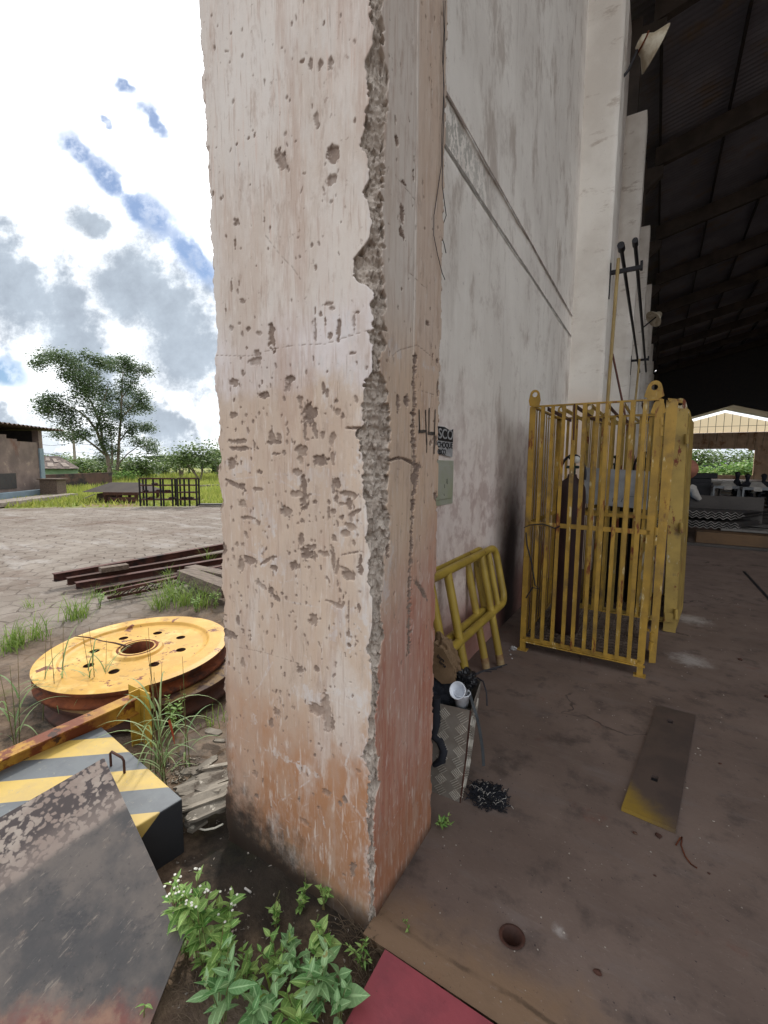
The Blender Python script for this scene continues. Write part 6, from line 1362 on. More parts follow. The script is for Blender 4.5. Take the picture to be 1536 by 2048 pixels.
# long arching blades around the beam and block
LG = [(95,1440,5,.45,.011,'long arching grass at the left in front of the wheel'),(20,1500,5,.42,.012,'broad grass blades rising from behind the beam at the left edge'),(200,1420,6,.42,.010,'arching grass blades in front of the lower wheel'),(308,1585,4,.36,.010,'arching grass blades growing up beside the end post of the beam'),(325,1560,5,.50,.012,'tallest arching grass stalk, between end post and rubble'),(345,1545,4,.40,.011,'arching grass blades leaning over the rubble'),(312,1590,5,.32,.010,'pale grass blades beside the right corner of the striped block')]
for i, (x, y, n_, L_, w0, lab) in enumerate(LG):
    r = random.Random(500 + i); p = GG(x, y); e = empty('tall_grass', tuple(p), lab, 'grass', 'tall arching grass by the beam')
    bl_ = MB(); st = MB()
    for s in range(3):
        p = GG(x, y) + Vector((r.uniform(-.12, .12), r.uniform(-.05, .05), 0)); L2_ = L_ * 1.35 * r.uniform(.8, 1.2); az = r.uniform(0, 6.28); tp = p + Vector((.05 * math.cos(az), .05 * math.sin(az), L2_)); st.tube([p, p.lerp(tp, .5) + Vector((.01, 0, 0)), tp], [.0028, .002, .0009], 5)
        for k in range(n_ - 1):
            q = p.lerp(tp, .12 + .62 * k / n_); blade(bl_, q, az + 2.4 * k + r.uniform(-.4, .4), L_ * r.uniform(.5, .85), w0 * .75, r.uniform(1.3, 2.4), 9, .35)
    bl_.build('blades', MAT['grass_pale'], e); st.build('stem', MAT['stem'], e)
w = MB(); p = PY(338, 1440, G(325, 1560).y); blade(w, p, 0.2, .13, .014, .3, 6, 2.8); tag(w.build('dry_leaf', MAT['dryleaf']), 'dry red blade hanging among the green grass beside the end post', 'leaf')
w = MB(); q0 = GG(548, 2000)
for k in range(5): blade(w, q0 + Vector((random.uniform(-.01, .01), random.uniform(-.01, .01), 0)), 1.4 + k * .9, .16 * random.uniform(.7, 1), .011, random.uniform(.4, 1.3), 8, .1)
tag(w.build('grass_tuft', MAT['grass']), 'thick upright grass blades in the middle of the weed clump', 'grass tuft', 'grass tufts in the yard')

# crowns made of many small leaf faces
def crown(mb, blobs, leaf, dens, seed, flat=.7):
    r = random.Random(seed)
    for (c_, rx, ry, rz_) in blobs:
        nclu = max(3, int(dens * (rx * ry * rz_) ** (1 / 3) / leaf))
        for k in range(nclu):
            while True:
                q = Vector((r.uniform(-1, 1), r.uniform(-1, 1), r.uniform(-1, 1)))
                if q.length < 1 and q.length > .25 * r.random(): break
            cc_ = Vector(c_) + Vector((q.x * rx, q.y * ry, q.z * rz_))
            for j in range(10):
                p = cc_ + Vector((r.gauss(0, leaf * 1.9), r.gauss(0, leaf * 1.9), r.gauss(0, leaf * 1.2)))
                a = r.uniform(0, 6.28); t_ = r.uniform(-.9, .6); u = Vector((math.cos(a) * math.cos(t_), math.sin(a) * math.cos(t_), math.sin(t_))); v = u.cross(Vector((r.uniform(-.5, .5), r.uniform(-.5, .5), 1))).normalized()
                l = leaf * r.uniform(.6, 1.2); s = l * .36
                mb.add([p, p + u * l * .5 + v * s, p + u * l, p + u * l * .5 - v * s], [(0, 1, 2, 3)])
# ---- the big tree: crown lobes read off the photo and given depth
TB = G(228, 960); TD = TB.xy.length
fw = Vector((TB.x, TB.y, 0)).normalized()
def TPt(cx_, cy_, dd=0.):     # photo crop coordinates -> world, on a vertical plane through the trunk, moved by dd metres in depth
    x, y = cx_ / 3.413, 650 + cy_ / 3.413; return PL(x, y, TB + fw * dd, fw)
mpp = (TPt(100, 0) - TPt(0, 0)).length / 100
tree = empty('tree', tuple(TB), 'large feathery two-stemmed tree standing behind the paved yard', 'tree')
lobes = [(430,230,120,50),(330,215,80,42),(270,260,45,28),(520,290,100,60),(560,390,100,60),(470,340,70,40),(760,270,110,60),(680,260,60,40),(880,300,100,60),(980,310,62,32),(640,420,130,80),(880,420,110,70),(960,490,70,55),(760,500,140,80),(570,480,110,70),(370,520,90,55),(300,540,50,45),(330,590,60,40),(450,590,90,50),(900,560,110,45),(990,560,40,40),(680,590,130,60),(480,670,100,50),(400,740,70,30),(560,740,70,30),(500,770,60,20),(700,690,60,50),(760,720,50,60),(720,810,60,60),(780,860,40,40),(900,690,60,24),(1000,700,70,28),(1030,820,40,44),(890,740,40,22),(950,800,60,22),(1040,860,30,34),(700,910,40,24),(850,240,50,26),(590,210,30,18),(630,330,50,30),(810,610,60,40)]
rr2 = random.Random(8); bl_ = []
for (x, y, rx, ry) in lobes:
    bl_.append((TPt(x, y, rr2.uniform(-2.4, 2.4)), rx * mpp * .9, rx * mpp * .9, ry * mpp * 1.25))
w = MB(); crown(w, bl_, .17, 32.0, 5); w.build('crown', MAT['treeleaf'], tree)
w = MB()
def limb(pts, r0, r1):
    P_ = [TPt(x, y, d) for x, y, d in pts]; n_ = len(P_); r0 *= .72; r1 *= .7; w.tube(P_, [r0 + (r1 - r0) * i / (n_ - 1) for i in range(n_)], 7)
limb([(772,1085,0),(750,1000,0),(735,900,0),(700,830,0),(660,720,0),(600,640,.3),(540,590,.5),(440,540,.8)], .30, .05)
limb([(735,900,0),(640,820,-.4),(570,770,-.6),(480,700,-1)], .14, .04)
limb([(700,830,0),(690,700,.5),(640,560,.8),(560,420,1),(480,300,1)], .16, .04)
limb([(660,720,0),(700,560,-.5),(740,400,-.5)], .12, .03)
w.build('trunk', MAT['bark'], tree); w = MB()
limb([(790,1060,.5),(805,960,.5),(812,800,.5),(825,640,.4),(830,500,0),(840,320,0)], .22, .05)
limb([(812,800,.5),(870,720,.8),(930,690,1),(1000,700,1)], .09, .03)
limb([(806,950,.5),(870,880,1),(940,830,1.2),(1020,830,1.4)], .09, .03)
limb([(825,640,.4),(900,560,-.5),(960,480,-.8)], .09, .03); limb([(765,960,.2),(765,800,.3),(740,700,.3)], .10, .03)
limb([(830,500,0),(900,400,.4),(980,320,.8)], .08, .02); limb([(560,420,1),(440,320,1),(330,230,1)], .07, .02)
w.build('trunk', MAT['bark'], tree)
def bush(x, y, wpx, hpx, dist, label, leaf=.25, m_='bush', name='bush', dens=7, seed=0, n_=6, trunk=False, cat='bush', group='bushes beyond the yard'):
    """x,y = photo pixel of the foot centre; dist = metres along the view from the camera"""
    r0 = ray(x, y - 0); d2 = Vector((r0[0], r0[1], 0)).normalized(); base = Vector((d2.x * dist, d2.y * dist, 0))
    top = PL(x, y - hpx, base, d2); wd_ = (PL(x + wpx / 2, y, base, d2) - PL(x - wpx / 2, y, base, d2)).length; h = top.z
    e = empty(name, tuple(base), label, cat, group); r = random.Random(seed + 900); bl = []
    side_ = Vector((-d2.y, d2.x, 0))
    for k in range(n_):
        u = r.uniform(-.5, .5); hh = h * (r.uniform(.35, .8) if not trunk else r.uniform(.55, .88)); bl.append((base + side_ * u * wd_ * .75 + d2 * r.uniform(-.6, .6) * wd_ * .3 + Vector((0, 0, hh * (1 - abs(u) * .5))), wd_ * .24, wd_ * .24, h * (.24 if not trunk else .16)))
    w = MB(); crown(w, bl, leaf, dens, seed); w.build('crown', MAT[m_], e)
    w = MB()
    for k in range(3 if trunk else 2):
        c_ = bl[k][0]; w.tube([base + side_ * r.uniform(-.1, .1) * wd_, base.lerp(c_, .6) + Vector((0, 0, .2)), c_], [.10 if trunk else .06, .05, .02], 6)
    w.build('trunk', MAT['bark'], e)
    return e
BU = [(170,948,70,34,52,'rounded bush behind the tiled hut at the left of the tree',.3,'bush',0),(125,945,60,28,60,'dark bush behind the tiled hut roof',.3,'bush',0),(205,950,50,24,50,'low bush left of the tree trunk',.3,'bush',0),(262,955,70,32,46,'bush at the right of the tree trunk',.3,'bush',0),(290,952,60,40,44,'bush in front of the open pavilion, left part',.3,'bush',0),(330,950,60,30,56,'bush below the middle of the pavilion roof',.3,'bush',0),(245,965,36,22,40,'leafy sapling clump at the foot of the tree',.2,'leaf',0)]
for i, (x, y, wp, hp, ds, lab, lf_, mm, tr_) in enumerate(BU): bush(x, y, wp, hp, ds, lab, lf_, mm, 'bush', 8, i, 7)
bush(395, 948, 100, 64, 40, 'spreading light green tree in front of the pavilion, near the column', .26, 'bush', 'small_tree', 9, 30, 9, True, 'tree', 'small trees by the pavilion')
bush(365, 946, 50, 58, 46, 'thin umbrella-shaped tree left of the spreading one', .24, 'bush', 'small_tree', 7, 31, 5, True, 'tree', 'small trees by the pavilion')
bush(436, 940, 26, 66, 44, 'tree crown just peeping out from behind the column', .24, 'bush', 'small_tree', 8, 32, 5, True, 'tree', 'small trees by the pavilion')
for i, (x, y, wp, hp, ds, lab) in enumerate([(500, 945, 80, 50, 60, 'bushy tree hidden behind the chipped column'), (570, 945, 90, 60, 75, 'second tree hidden behind the chipped column')]):
    bush(x, y, wp, hp, ds, lab, .35, 'bush', 'small_tree', 7, 40 + i, 7, True, 'tree', 'small trees by the pavilion')
w = MB(); r = random.Random(12); bl = []
for i in range(120):
    a = r.uniform(R(95), R(215)); ds = r.uniform(125, 160); bl.append((Vector((math.cos(a) * ds, math.sin(a) * ds, r.uniform(.3, 1.4))), 6, 6, r.uniform(1, 2.2)))
crown(w, bl, .55, 10, 3); tag(w.build('distant_wood', MAT['bush']), 'low line of distant trees all along the horizon', 'wood', kind='stuff')
# field grass
def yard_d(x, y): return (x + 18.47) * -.694 + (y - 5.91) * .72
rs2 = np.random.RandomState(3); NB = 52000; V = []; Fc = []
ang0 = math.atan2(20.1, -38.7)
nn = VN(77)
ux = np.where(rs2.rand(NB) < .75, rs2.uniform(-40, 470, NB), rs2.uniform(450, 900, NB)); 
R_ = 16 + 46 * rs2.rand(NB) ** 1.3; verts = np.zeros((NB, 3, 3)); keepm = np.zeros(NB, bool)
for i in range(NB):
    rr3 = ray(ux[i], 1000); d2 = rr3[:2] / np.hypot(*rr3[:2]); x, y = d2 * R_[i]
    yd_ = yard_d(x, y)
    if yd_ < .2: continue
    if yd_ < 2.5 and rs2.rand() > .45: continue
    dens_ = nn.fbm(np.array(x * .35), np.array(y * .35), 3)
    if dens_ < .42 and rs2.rand() > .3: continue
    h = (.10 + .25 * rs2.rand()) * (.6 if yd_ < 6 else 1.0) * (1.7 if R_[i] > 38 else 1); a = rs2.rand() * 6.28; w_ = .02 + .03 * rs2.rand()
    verts[i] = [[x - w_ * math.cos(a), y - w_ * math.sin(a), -.05], [x + w_ * math.cos(a), y + w_ * math.sin(a), -.05], [x + rs2.normal(0, .07), y + rs2.normal(0, .07), h]]; keepm[i] = True
verts = verts[keepm]; n_ = len(verts); me = bpy.data.meshes.new('grass'); me.from_pydata([tuple(p) for p in verts.reshape(-1, 3)], [], [(3 * i, 3 * i + 1, 3 * i + 2) for i in range(n_)]); me.materials.append(MAT['grass_far'])
o = bpy.data.objects.new('grass', me); COL.objects.link(o); tag(o, 'sunlit grass field beyond the paved yard', 'grass', kind='stuff')

# ================================================================ FAR YARD BUILDINGS
# shed: wall face runs along the yard edge
S1 = G(92, 992); S0_ = G(0, 1003); sdv = (S0_ - S1).normalized(); snv = Vector((-sdv.y, sdv.x, 0)); snv = snv if snv.dot(S1) > 0 else -snv     # away from camera
shed = empty('shed', tuple(S1), 'weathered rendered shed with an open dark strip under its rusty roof', 'building')
SM = Matrix((( -sdv.x, snv.x, 0, S1.x), (-sdv.y, snv.y, 0, S1.y), (0, 0, 1, 0), (0, 0, 0, 1)))   # local x to the right along the wall, y away
rgt_ = Matrix.Translation(S1) @ Matrix(((-sdv.x, snv.x, 0, 0), (-sdv.y, snv.y, 0, 0), (0, 0, 1, 0), (0, 0, 0, 1)))
sh_z = lambda x, y: PL(x, y, S1, snv).z
ztop = sh_z(60, 884); zroof = sh_z(85, 862)
w = MB(); w.box((-9, 0, 0), (-.32, .2, ztop), SM); w.box((-9, .02, ztop), (-2.2, .18, ztop + .22), SM); w.box((-2.2, .02, ztop), (-1.6, .18, ztop + .08), SM); w.build('wall', MAT['shedwall'], shed)
w = MB(); w.box((-.32, -.06, 0), (-.04, .22, ztop - .25), SM); w.build('corner_post', MAT['shedblue'], shed)
w = MB(); w.box((-.32, -.05, ztop - .245), (-.06, .2, zroof), SM); w.build('corner_post', MAT['shedwall'], shed)
w = MB(); w.box((-9, -.28, 0), (-3.3, -.02, .38), SM); w.build('base_beam', MAT['shedred'], shed, .01); w = MB(); w.box((-3.28, -.26, .0), (-.2, -.02, .33), SM); w.build('base_beam', MAT['shedblue'], shed, .01)
w = MB(); w.box((-3.0, -.03, .45), (-1.9, -.005, 1.05), SM); w.build('blocked_opening', MAT['steel_dark'], shed)
w = MB(); n_ = 140
xs2 = np.linspace(-9, 1.1, n_)
w.add([SM @ Vector((x, -.35, zroof + .10 + .04 * math.sin(x * 2 * math.pi / .26))) for x in xs2] + [SM @ Vector((x, 5, zroof - .05 + .04 * math.sin(x * 2 * math.pi / .26))) for x in xs2], [(i, i + 1, n_ + i + 1, n_ + i) for i in range(n_ - 1)], True)
w.build('roof', MAT['sheetroof'], shed)
w = MB(); w.box((-9, 4.6, 0), (.0, 4.8, zroof - .02), SM); w.box((-.1, .22, 0), (.0, 4.6, zroof + .0), SM); w.build('back_wall', MAT['steel_dark'], shed)
# crate and drum beside the shed
p = G(108, 994); w = MB(); w.box((-.35, -.3, 0), (.35, .3, .75), Matrix.Translation(p) @ Matrix.Rotation(.6, 4, 'Z')); w.box((-.42, -.36, .751), (.42, .36, .80), Matrix.Translation(p) @ Matrix.Rotation(.6, 4, 'Z')); tag(w.build('wooden_bin', MAT['wood']), 'low wooden bin right beside the corner post of the shed', 'bin')
w = MB(); w.box((-7, -1.5, 0), (-.4, -.6, .14), SM); tag(w.build('concrete_slab', MAT['concrete']), 'low concrete slab lying in front of the shed', 'slab')
w = MB(); w.box((-8, -.55, .0), (-1.2, -.32, .10), SM); tag(w.build('dark_rails', MAT['steel_dark']), 'dark steel rails lying along the base of the shed', 'rails')
# hut with tiled hip roof
hb = G(118, 962); hd = hb.xy.length
def at_d(x, y, dist): r0 = ray(x, y); k = dist / np.hypot(r0[0], r0[1]); return Vector(CAM + r0 * k)
hut = empty('tiled_hut', (at_d(115, 950, 34).x, at_d(115, 950, 34).y, 0), 'low hut with patched hipped tile roof and pale green band behind the brick wall', 'building')
q = [at_d(60, 940, 33), at_d(158, 940, 33), at_d(158, 940, 39), at_d(60, 940, 39)]
ez = at_d(100, 937, 33).z; rz2 = at_d(100, 912, 36).z
for v in q: v.z = ez
ra, rb_ = at_d(80, 912, 36), at_d(118, 912, 36); ra.z = rb_.z = rz2
w = MB(); w.add([q[0], q[1], q[2], q[3], ra, rb_], [(0, 1, 5, 4), (1, 2, 5), (2, 3, 4, 5), (3, 0, 4)]); w.build('roof', MAT['tile'], hut)
w = MB()
for (u0, v0, u1, v1) in ((.35, .1, .5, .4), (.55, .45, .68, .75), (.7, .1, .85, .4), (.3, .55, .45, .85)):
    P4 = [q[0].lerp(q[1], u).lerp(ra.lerp(rb_, u), v) + Vector((0, 0, .04)) for u, v in ((u0, v0), (u1, v0), (u1, v1), (u0, v1))]; w.add(P4, [(0, 1, 2, 3)])
w.build('patched_tiles', mat('pale_patched_tile', srgb('91847a'), srgb('7c7068'), 2, bump=.3), hut)
cq = [v.lerp((q[0] + q[2]) / 2, .06) for v in q]
w = MB(); w.prism([Vector((v.x, v.y, ez - .42)) for v in cq], (0, 0, .40)); w.build('green_band', MAT['greenband'], hut)
cq = [v.lerp((q[0] + q[2]) / 2, .10) for v in q]
w = MB(); w.prism([Vector((v.x, v.y, 0)) for v in cq], (0, 0, ez - .43)); w.build('wall', MAT['brick'], hut)
# stained brick wall
wa, wb_ = at_d(60, 980, 28), at_d(222, 970, 34); wt_ = at_d(150, 947, 31).z
w = MB(); w.bar(Vector((wa.x, wa.y, wt_ / 2)), Vector((wb_.x, wb_.y, wt_ / 2)), .2, wt_); tag(w.build('brick_wall', MAT['brick']), 'low dark stained brick wall between the shed and the tree', 'wall')
# utility pole with wires
up_b = at_d(150, 925, 58); pt = at_d(150, 862, 58); w = MB(); w.tube([(up_b.x, up_b.y, 0), (up_b.x, up_b.y, pt.z)], [.17, .11], 10)
up = empty('utility_pole', (up_b.x, up_b.y, 0), 'slim concrete utility pole rising behind the tiled hut', 'pole'); w.build('pole', MAT['concrete'], up)
w = MB(); w.bar((up_b.x - .8, up_b.y - .6, pt.z - .4), (up_b.x + .8, up_b.y + .6, pt.z - .4), .1, .1); w.build('crossarm', MAT['wood'], up)
for k, dz in enumerate((-.35, -1.3, -2.2)):
    a, b_ = at_d(60, 880, 62), at_d(300, 880, 60); w = MB(); w.tube([(a.x, a.y, pt.z + dz), ((up_b.x + a.x) / 2, (up_b.y + a.y) / 2, pt.z + dz - .25), (up_b.x, up_b.y, pt.z + dz), ((up_b.x + b_.x) / 2, (up_b.y + b_.y) / 2, pt.z + dz - .25), (b_.x, b_.y, pt.z + dz)], .018, 4)
    tag(w.build('power_line', MAT['black']), ['highest of the thin overhead wires on the utility pole', 'middle overhead wire on the utility pole', 'lowest overhead wire on the utility pole'][k], 'wire')
# open pavilion
pv = empty('pavilion', (at_d(370, 945, 62).x, at_d(370, 945, 62).y, 0), 'open green metal shelter with a low wide roof behind the grass', 'shelter')
pz = at_d(340, 921, 60).z; pz2 = at_d(340, 911, 62).z
rq = [at_d(280, 912, 58), at_d(470, 912, 58), at_d(470, 912, 70), at_d(290, 912, 70)]
w = MB(); T_ = [Vector((v.x, v.y, pz2)) for v in rq]; mid0 = (T_[0] + T_[3]) / 2
fr_ = [at_d(282, 913, 58), at_d(312, 924, 58.2), at_d(360, 922, 58.2), at_d(470, 918, 58)]
w.prism([fr_[0], fr_[1], at_d(470, 924, 58.2), at_d(470, 908, 58), at_d(320, 911, 58)], (rq[3] - rq[0]) * .9); w.build('roof', MAT['pavroof'], pv)
for x in (313, 332, 352, 378, 404, 430):
    a = at_d(x, 930, 59.5); w = MB(); w.tube([(a.x, a.y, 0), (a.x, a.y, pz + .3)], .12, 8); w.build('post', MAT['pavroof'], pv)
a, b_ = at_d(424, 940, 64), at_d(475, 940, 64); w = MB(); w.bar(Vector((a.x, a.y, 1.6)), Vector((b_.x, b_.y, 1.6)), .2, 3.2); w.build('side_panel', MAT['pavroof'], pv)
# racks
def rack(x0, x1, label, cols, items):
    a, b_ = G(x0, 1012.5), G(x1, 1012.5); b_.z = a.z = 0; h = PL((x0 + x1) / 2, 957, a, Vector((a.x, a.y, 0)).normalized()).z; d = (b_ - a); pe_ = Vector((-d.y, d.x, 0)).normalized() * .28
    pe_ = pe_ if pe_.dot(a) > 0 else -pe_
    e = empty('storage_rack', tuple(a), label, 'rack', 'steel racks at the edge of the yard')
    for u in cols:
        for s_ in ((0, 1) if u in (0, 1) else (0,)):
            p_ = a + d * u + pe_ * s_; w = MB(); w.bar(p_, p_ + Vector((0, 0, h)), .045, .045, (0, 1, 0)); w.build('post', MAT['black'], e)
    for f_ in (.24, .50, .76, 1.0):
        w = MB(); z = h * f_
        w.bar(a + Vector((0, 0, z)), b_ + Vector((0, 0, z)), .03, .045); w.bar(a + pe_ + Vector((0, 0, z)), b_ + pe_ + Vector((0, 0, z)), .03, .045)
        if f_ < 1: w.bar(a + pe_ / 2 + Vector((0, 0, z + .01)), b_ + pe_ / 2 + Vector((0, 0, z + .01)), .26, .012)
        w.build('shelf', MAT['rustdark'], e)
    return a, d, pe_, h
r1 = rack(281, 346, 'wider dark steel rack with scrap on its shelves, left of the narrow one', (0, .2, .42, .64, .72, 1), 1)
r2 = rack(356, 394, 'narrower dark steel rack close to the column', (0, .37, .62, 1), 1)
for (a, d, pe_, h), us_, fs_, who in ((r1, (.12, .3, .42, .55, .8, .93), (.50, .24, .76, .5, .5, .24), 'wider'), (r2, (.3, .6), (.24, .24), 'narrower')):
    for u, f_ in zip(us_, fs_):
        o = crumple(a + d * u + pe_ * .5 + Vector((0, 0, h * f_ + .05)), .13, .13, .05, 'scrap_part', MAT['rustdark'], 'rusty scrap lump on the %s shelf of the %s yard rack, %s' % ({.24: 'lowest', .5: 'middle', .76: 'upper'}[f_], who, ['far left', 'left', 'left of centre', 'right of centre', 'right', 'far right'][min(5, int(u * 6))]), 'scrap', int(u * 50), .5, 2); o['group'] = 'scrap on the yard racks'
# inverted hopper frame / work table
ta, tb_ = G(172, 1003), G(275, 1004); w = MB()
tt = empty('hopper_frame', tuple(ta), 'dark steel tray with sloping sides standing on a rusty frame in the grass', 'frame')
dd_ = (tb_ - ta); pv_ = Vector((-dd_.y, dd_.x, 0)).normalized(); zt2 = PL(220, 983, ta, Vector((ta.x, ta.y, 0)).normalized()).z; zt3 = PL(220, 968, ta, Vector((ta.x, ta.y, 0)).normalized()).z
U = lambda u, v, z: ta + dd_ * u + pv_ * v + Vector((0, 0, z))
w.add([U(-.08, 0, zt2), U(1, 0, zt2), U(.80, .9, zt3 + .05), U(.22, .9, zt3 + .05), U(-.05, 2, zt2), U(1.02, 2, zt2)], [(0, 1, 2, 3), (3, 2, 5, 4), (0, 3, 4), (1, 5, 2)])
w.build('sloped_tray', mat('dark_tray_steel', srgb('40362f'), srgb('352c28'), 2, bump=.2), tt)
w = MB(); w.bar(U(.35, 0, zt2 - .05), U(1.02, 0, zt2 - .05), .1, .12); w.build('cross_beam', MAT['rustdark'], tt); w = MB(); w.bar(U(.45, 0, zt2 - .26), U(1, 0, zt2 - .26), .08, .16); w.build('cross_beam', MAT['beamrust'], tt); w = MB(); w.bar(U(.35, 1.6, zt2 - .05), U(1.0, 1.6, zt2 - .05), .1, .12); w.build('cross_beam', MAT['beamrust'], tt)
for u, v in ((.38, 0), (.62, 0), (.98, 0), (.38, 1.6), (.98, 1.6)):
    w = MB(); w.bar(U(u, v, 0), U(u, v, zt2 - .11), .09, .09, (0, 1, 0)); w.build('leg', MAT['rustdark'], tt)
w = MB(); w.box((0, 0, 0), (1, 1, 1), Matrix(((dd_.x * .35, pv_.x * .5, 0, U(.12, .3, 0).x), (dd_.y * .35, pv_.y * .5, 0, U(.12, .3, 0).y), (0, 0, zt2 * .8, 0), (0, 0, 0, 1)))); w.build('back_panel', MAT['sheetroof'], tt)
w = MB(); w.bar(at_d(168, 997, U(0, 0, 0).xy.length - .3), at_d(190, 988, U(0, 0, 0).xy.length - .3), .08, .03); tag(w.build('light_plank', MAT['board']), 'pale plank leaning against the left end of the tray frame', 'plank')
w = MB(); w.bar(G(400, 972, .05), G(445, 970, .05), .25, .1); tag(w.build('pale_beam', MAT['board']), 'pale beam lying in the grass near the column', 'beam')
w = MB(); w.bar(G(398, 1009, .03), G(450, 1009, .03), .3, .06); tag(w.build('dark_scrap', MAT['steel_dark']), 'low dark scrap strip at the yard edge right of the racks', 'scrap')

# ================================================================ IN THE HALL
def lamp(p, az, label, sc=1.):
    p = Vector(p); e = empty('flood_lamp', tuple(p), label, 'lamp', 'old flood lamps on the pilasters')
    M_ = Matrix.Translation(p) @ Matrix.Rotation(az, 4, 'Z') @ Matrix.Rotation(R(62), 4, 'Y') @ Matrix.Scale(sc, 4)
    w = MB(); w.lathe([(0, -.14), (.05, -.15), (.09, -.10), (.12, -.04), (.22, .05), (.225, .052), (.2, .045), (.11, -.035), (0, -.06)], (0, 0, 0), 28)
    w.v = [tuple(M_ @ Vector(v)) for v in w.v]; w.build('shade', MAT['lampshade'], e)
    return e
lp = PY(1297, 92, 7.75); bs = PY(1240, 150, 7.45)
# bell shaped reflector seen from below and its arm
e = empty('flood_lamp', tuple(lp), 'old enamel flood lamp with rusty ring, on an arm high on the nearest pilaster', 'lamp', 'old flood lamps on the pilasters')
w = MB(); Ml = Matrix.Translation(lp) @ Vector((-.72, -.42, .36)).to_track_quat('Z', 'Y').to_matrix().to_4x4()
w.lathe([(0, .16), (.07, .15), (.10, .10), (.13, .02), (.26, -.10), (.262, -.112), (.24, -.105), (.12, .01), (.0, .06)], (0, 0, 0), 32); w.v = [tuple(Ml @ Vector(v)) for v in w.v]; w.build('shade', MAT['lampshade'], e)
w = MB(); w.lathe([(.105, .105), (.125, .10), (.125, .085), (.105, .09)], (0, 0, 0), 24); w.v = [tuple(Ml @ Vector(v)) for v in w.v]; w.build('rusty_ring', MAT['rust'], e)
w = MB(); w.tube([Vector((-.73, 7.5, bs.z)), Vector((-.68, 7.5, bs.z + .05)), lp + Vector((-.12, -.02, .02)), lp + Vector((0, 0, .1))], .018, 8); w.build('arm', MAT['black'], e)
q = PY(1312, 634, 19.4); e = empty('flood_lamp', tuple(q), 'small flood lamp hanging on the third pilaster', 'lamp', 'old flood lamps on the pilasters')
w = MB(); Ml = Matrix.Translation(q) @ Matrix.Rotation(R(35), 4, 'Z') @ Matrix.Rotation(R(50), 4, 'Y'); w.lathe([(0, .2), (.1, .18), (.16, .05), (.32, -.12), (.3, -.12), (.0, .06)], (0, 0, 0), 24); w.v = [tuple(Ml @ Vector(v)) for v in w.v]; w.build('shade', MAT['lampshade'], e)
w = MB(); w.tube([Vector((-.73, 19.4, q.z - .3)), q], .025, 6); w.build('arm', MAT['black'], e)
# brackets with long leaning bars on pilasters 1 and 2
def bracket(y, z, label):
    e = empty('wall_bracket', (-.724, y, z), label, 'bracket', 'bar brackets on the pilasters'); w = MB()
    w.bar((-.72, y, z - .35), (-.72, y, z + .12), .05, .012, (1, 0, 0)); w.bar((-.72, y + .02, z), (-.34, y + .02, z), .05, .05); w.box((-.36, y - .03, z - .03), (-.33, y + .07, z + .07)); w.build('arm', MAT['black'], e); return e
yb1 = 7.22; zb1 = PY(1232, 543, yb1).z; bracket(yb1, zb1, 'black bracket on the first pilaster holding long bars')
yb2 = 13.25; zb2 = PY(1277, 720, yb2).z; bracket(yb2, zb2, 'black bracket on the second pilaster holding the far end of the bars')
for i, (dx, dz, lab) in enumerate(((-.58, .18, 'left one of two long black bars lying across the pilaster brackets'), (-.42, .20, 'right one of two long black bars lying across the pilaster brackets'))):
    a = Vector((dx, yb1 - .35, zb1 + dz)); b_ = Vector((dx, yb2 + 1.6, zb2 + .08 - .1)); w = MB(); w.tube([a, a.lerp(b_, .5), b_], .024, 8); w.tube([a - Vector((0, .03, 0)), a + Vector((0, .12, 0))], .045 if i == 0 else .036, 10); tag(w.build('long_bar', MAT['black']), lab, 'bar')
for (xa, ya_, xb2, yb_, dpt, r_, m_, lab) in ((1237, 517, 1213, 830, 7.0, .022, 'pole_yellow', 'pale yellow pole leaning upright against the first pilaster'), (1225, 708, 1245, 805, 8.4, .016, 'pole_brown', 'brown rod leaning to the right behind the pale pole'), (1279, 718, 1271, 800, 13.1, .025, 'pole_yellow', 'thin pale pole at the second pilaster')):
    a, b_ = PY(xa, ya_, dpt), PY(xb2, yb_, dpt - .05); d = (b_ - a); b_ = a + d * (a.z / (a.z - b_.z)) ; w = MB(); w.tube([a, b_], r_, 8); tag(w.build('leaning_pole', MAT[m_]), lab, 'pole')
# corrugated sheet bundles and plates on the floor
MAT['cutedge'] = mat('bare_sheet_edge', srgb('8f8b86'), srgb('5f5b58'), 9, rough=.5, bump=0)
sb_ = empty('roofing_bundle', (.9, 11.4, 0), 'bundle of nested grey zigzag roofing sheets, ends facing, beside the second cage', 'bundle')
for r_ in range(6):
    for st_ in (0, 1):
        w = MB(); z0 = .27 + .05 * r_ + (.05 if r_ > 2 else 0); 
        if st_: continue
        n_ = 121; xs3 = np.linspace(.0, 1.95 - (.25 if r_ > 3 else .4) - .03 * r_, n_); zz = [.055 * abs(((x / .13) % 1) * 2 - 1) for x in xs3]
        P0 = [(x, 11.3 + .02 * r_, z0 + z) for x, z in zip(xs3, zz)]; P1 = [(x + .9, 13.0, z0 + z) for x, z in zip(xs3, zz)]
        w.add(P0 + P1, [(i, i + 1, n_ + i + 1, n_ + i) for i in range(n_ - 1)])
        sh_ = w.build('zigzag_sheet', MAT['steel_dark'], sb_)
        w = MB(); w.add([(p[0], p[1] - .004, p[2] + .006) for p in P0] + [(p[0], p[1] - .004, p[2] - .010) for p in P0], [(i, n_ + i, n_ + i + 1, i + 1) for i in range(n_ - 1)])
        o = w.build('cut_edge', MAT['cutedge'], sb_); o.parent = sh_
w = MB(); w.box((.55, 10.75, .0), (4.5, 11.15, .26), Matrix.Rotation(-.02, 4, 'Z')); tag(w.build('brown_plate_stack', MAT['brownplate'], None, .01), 'long low stack of brown steel plates across the hall floor', 'plates')
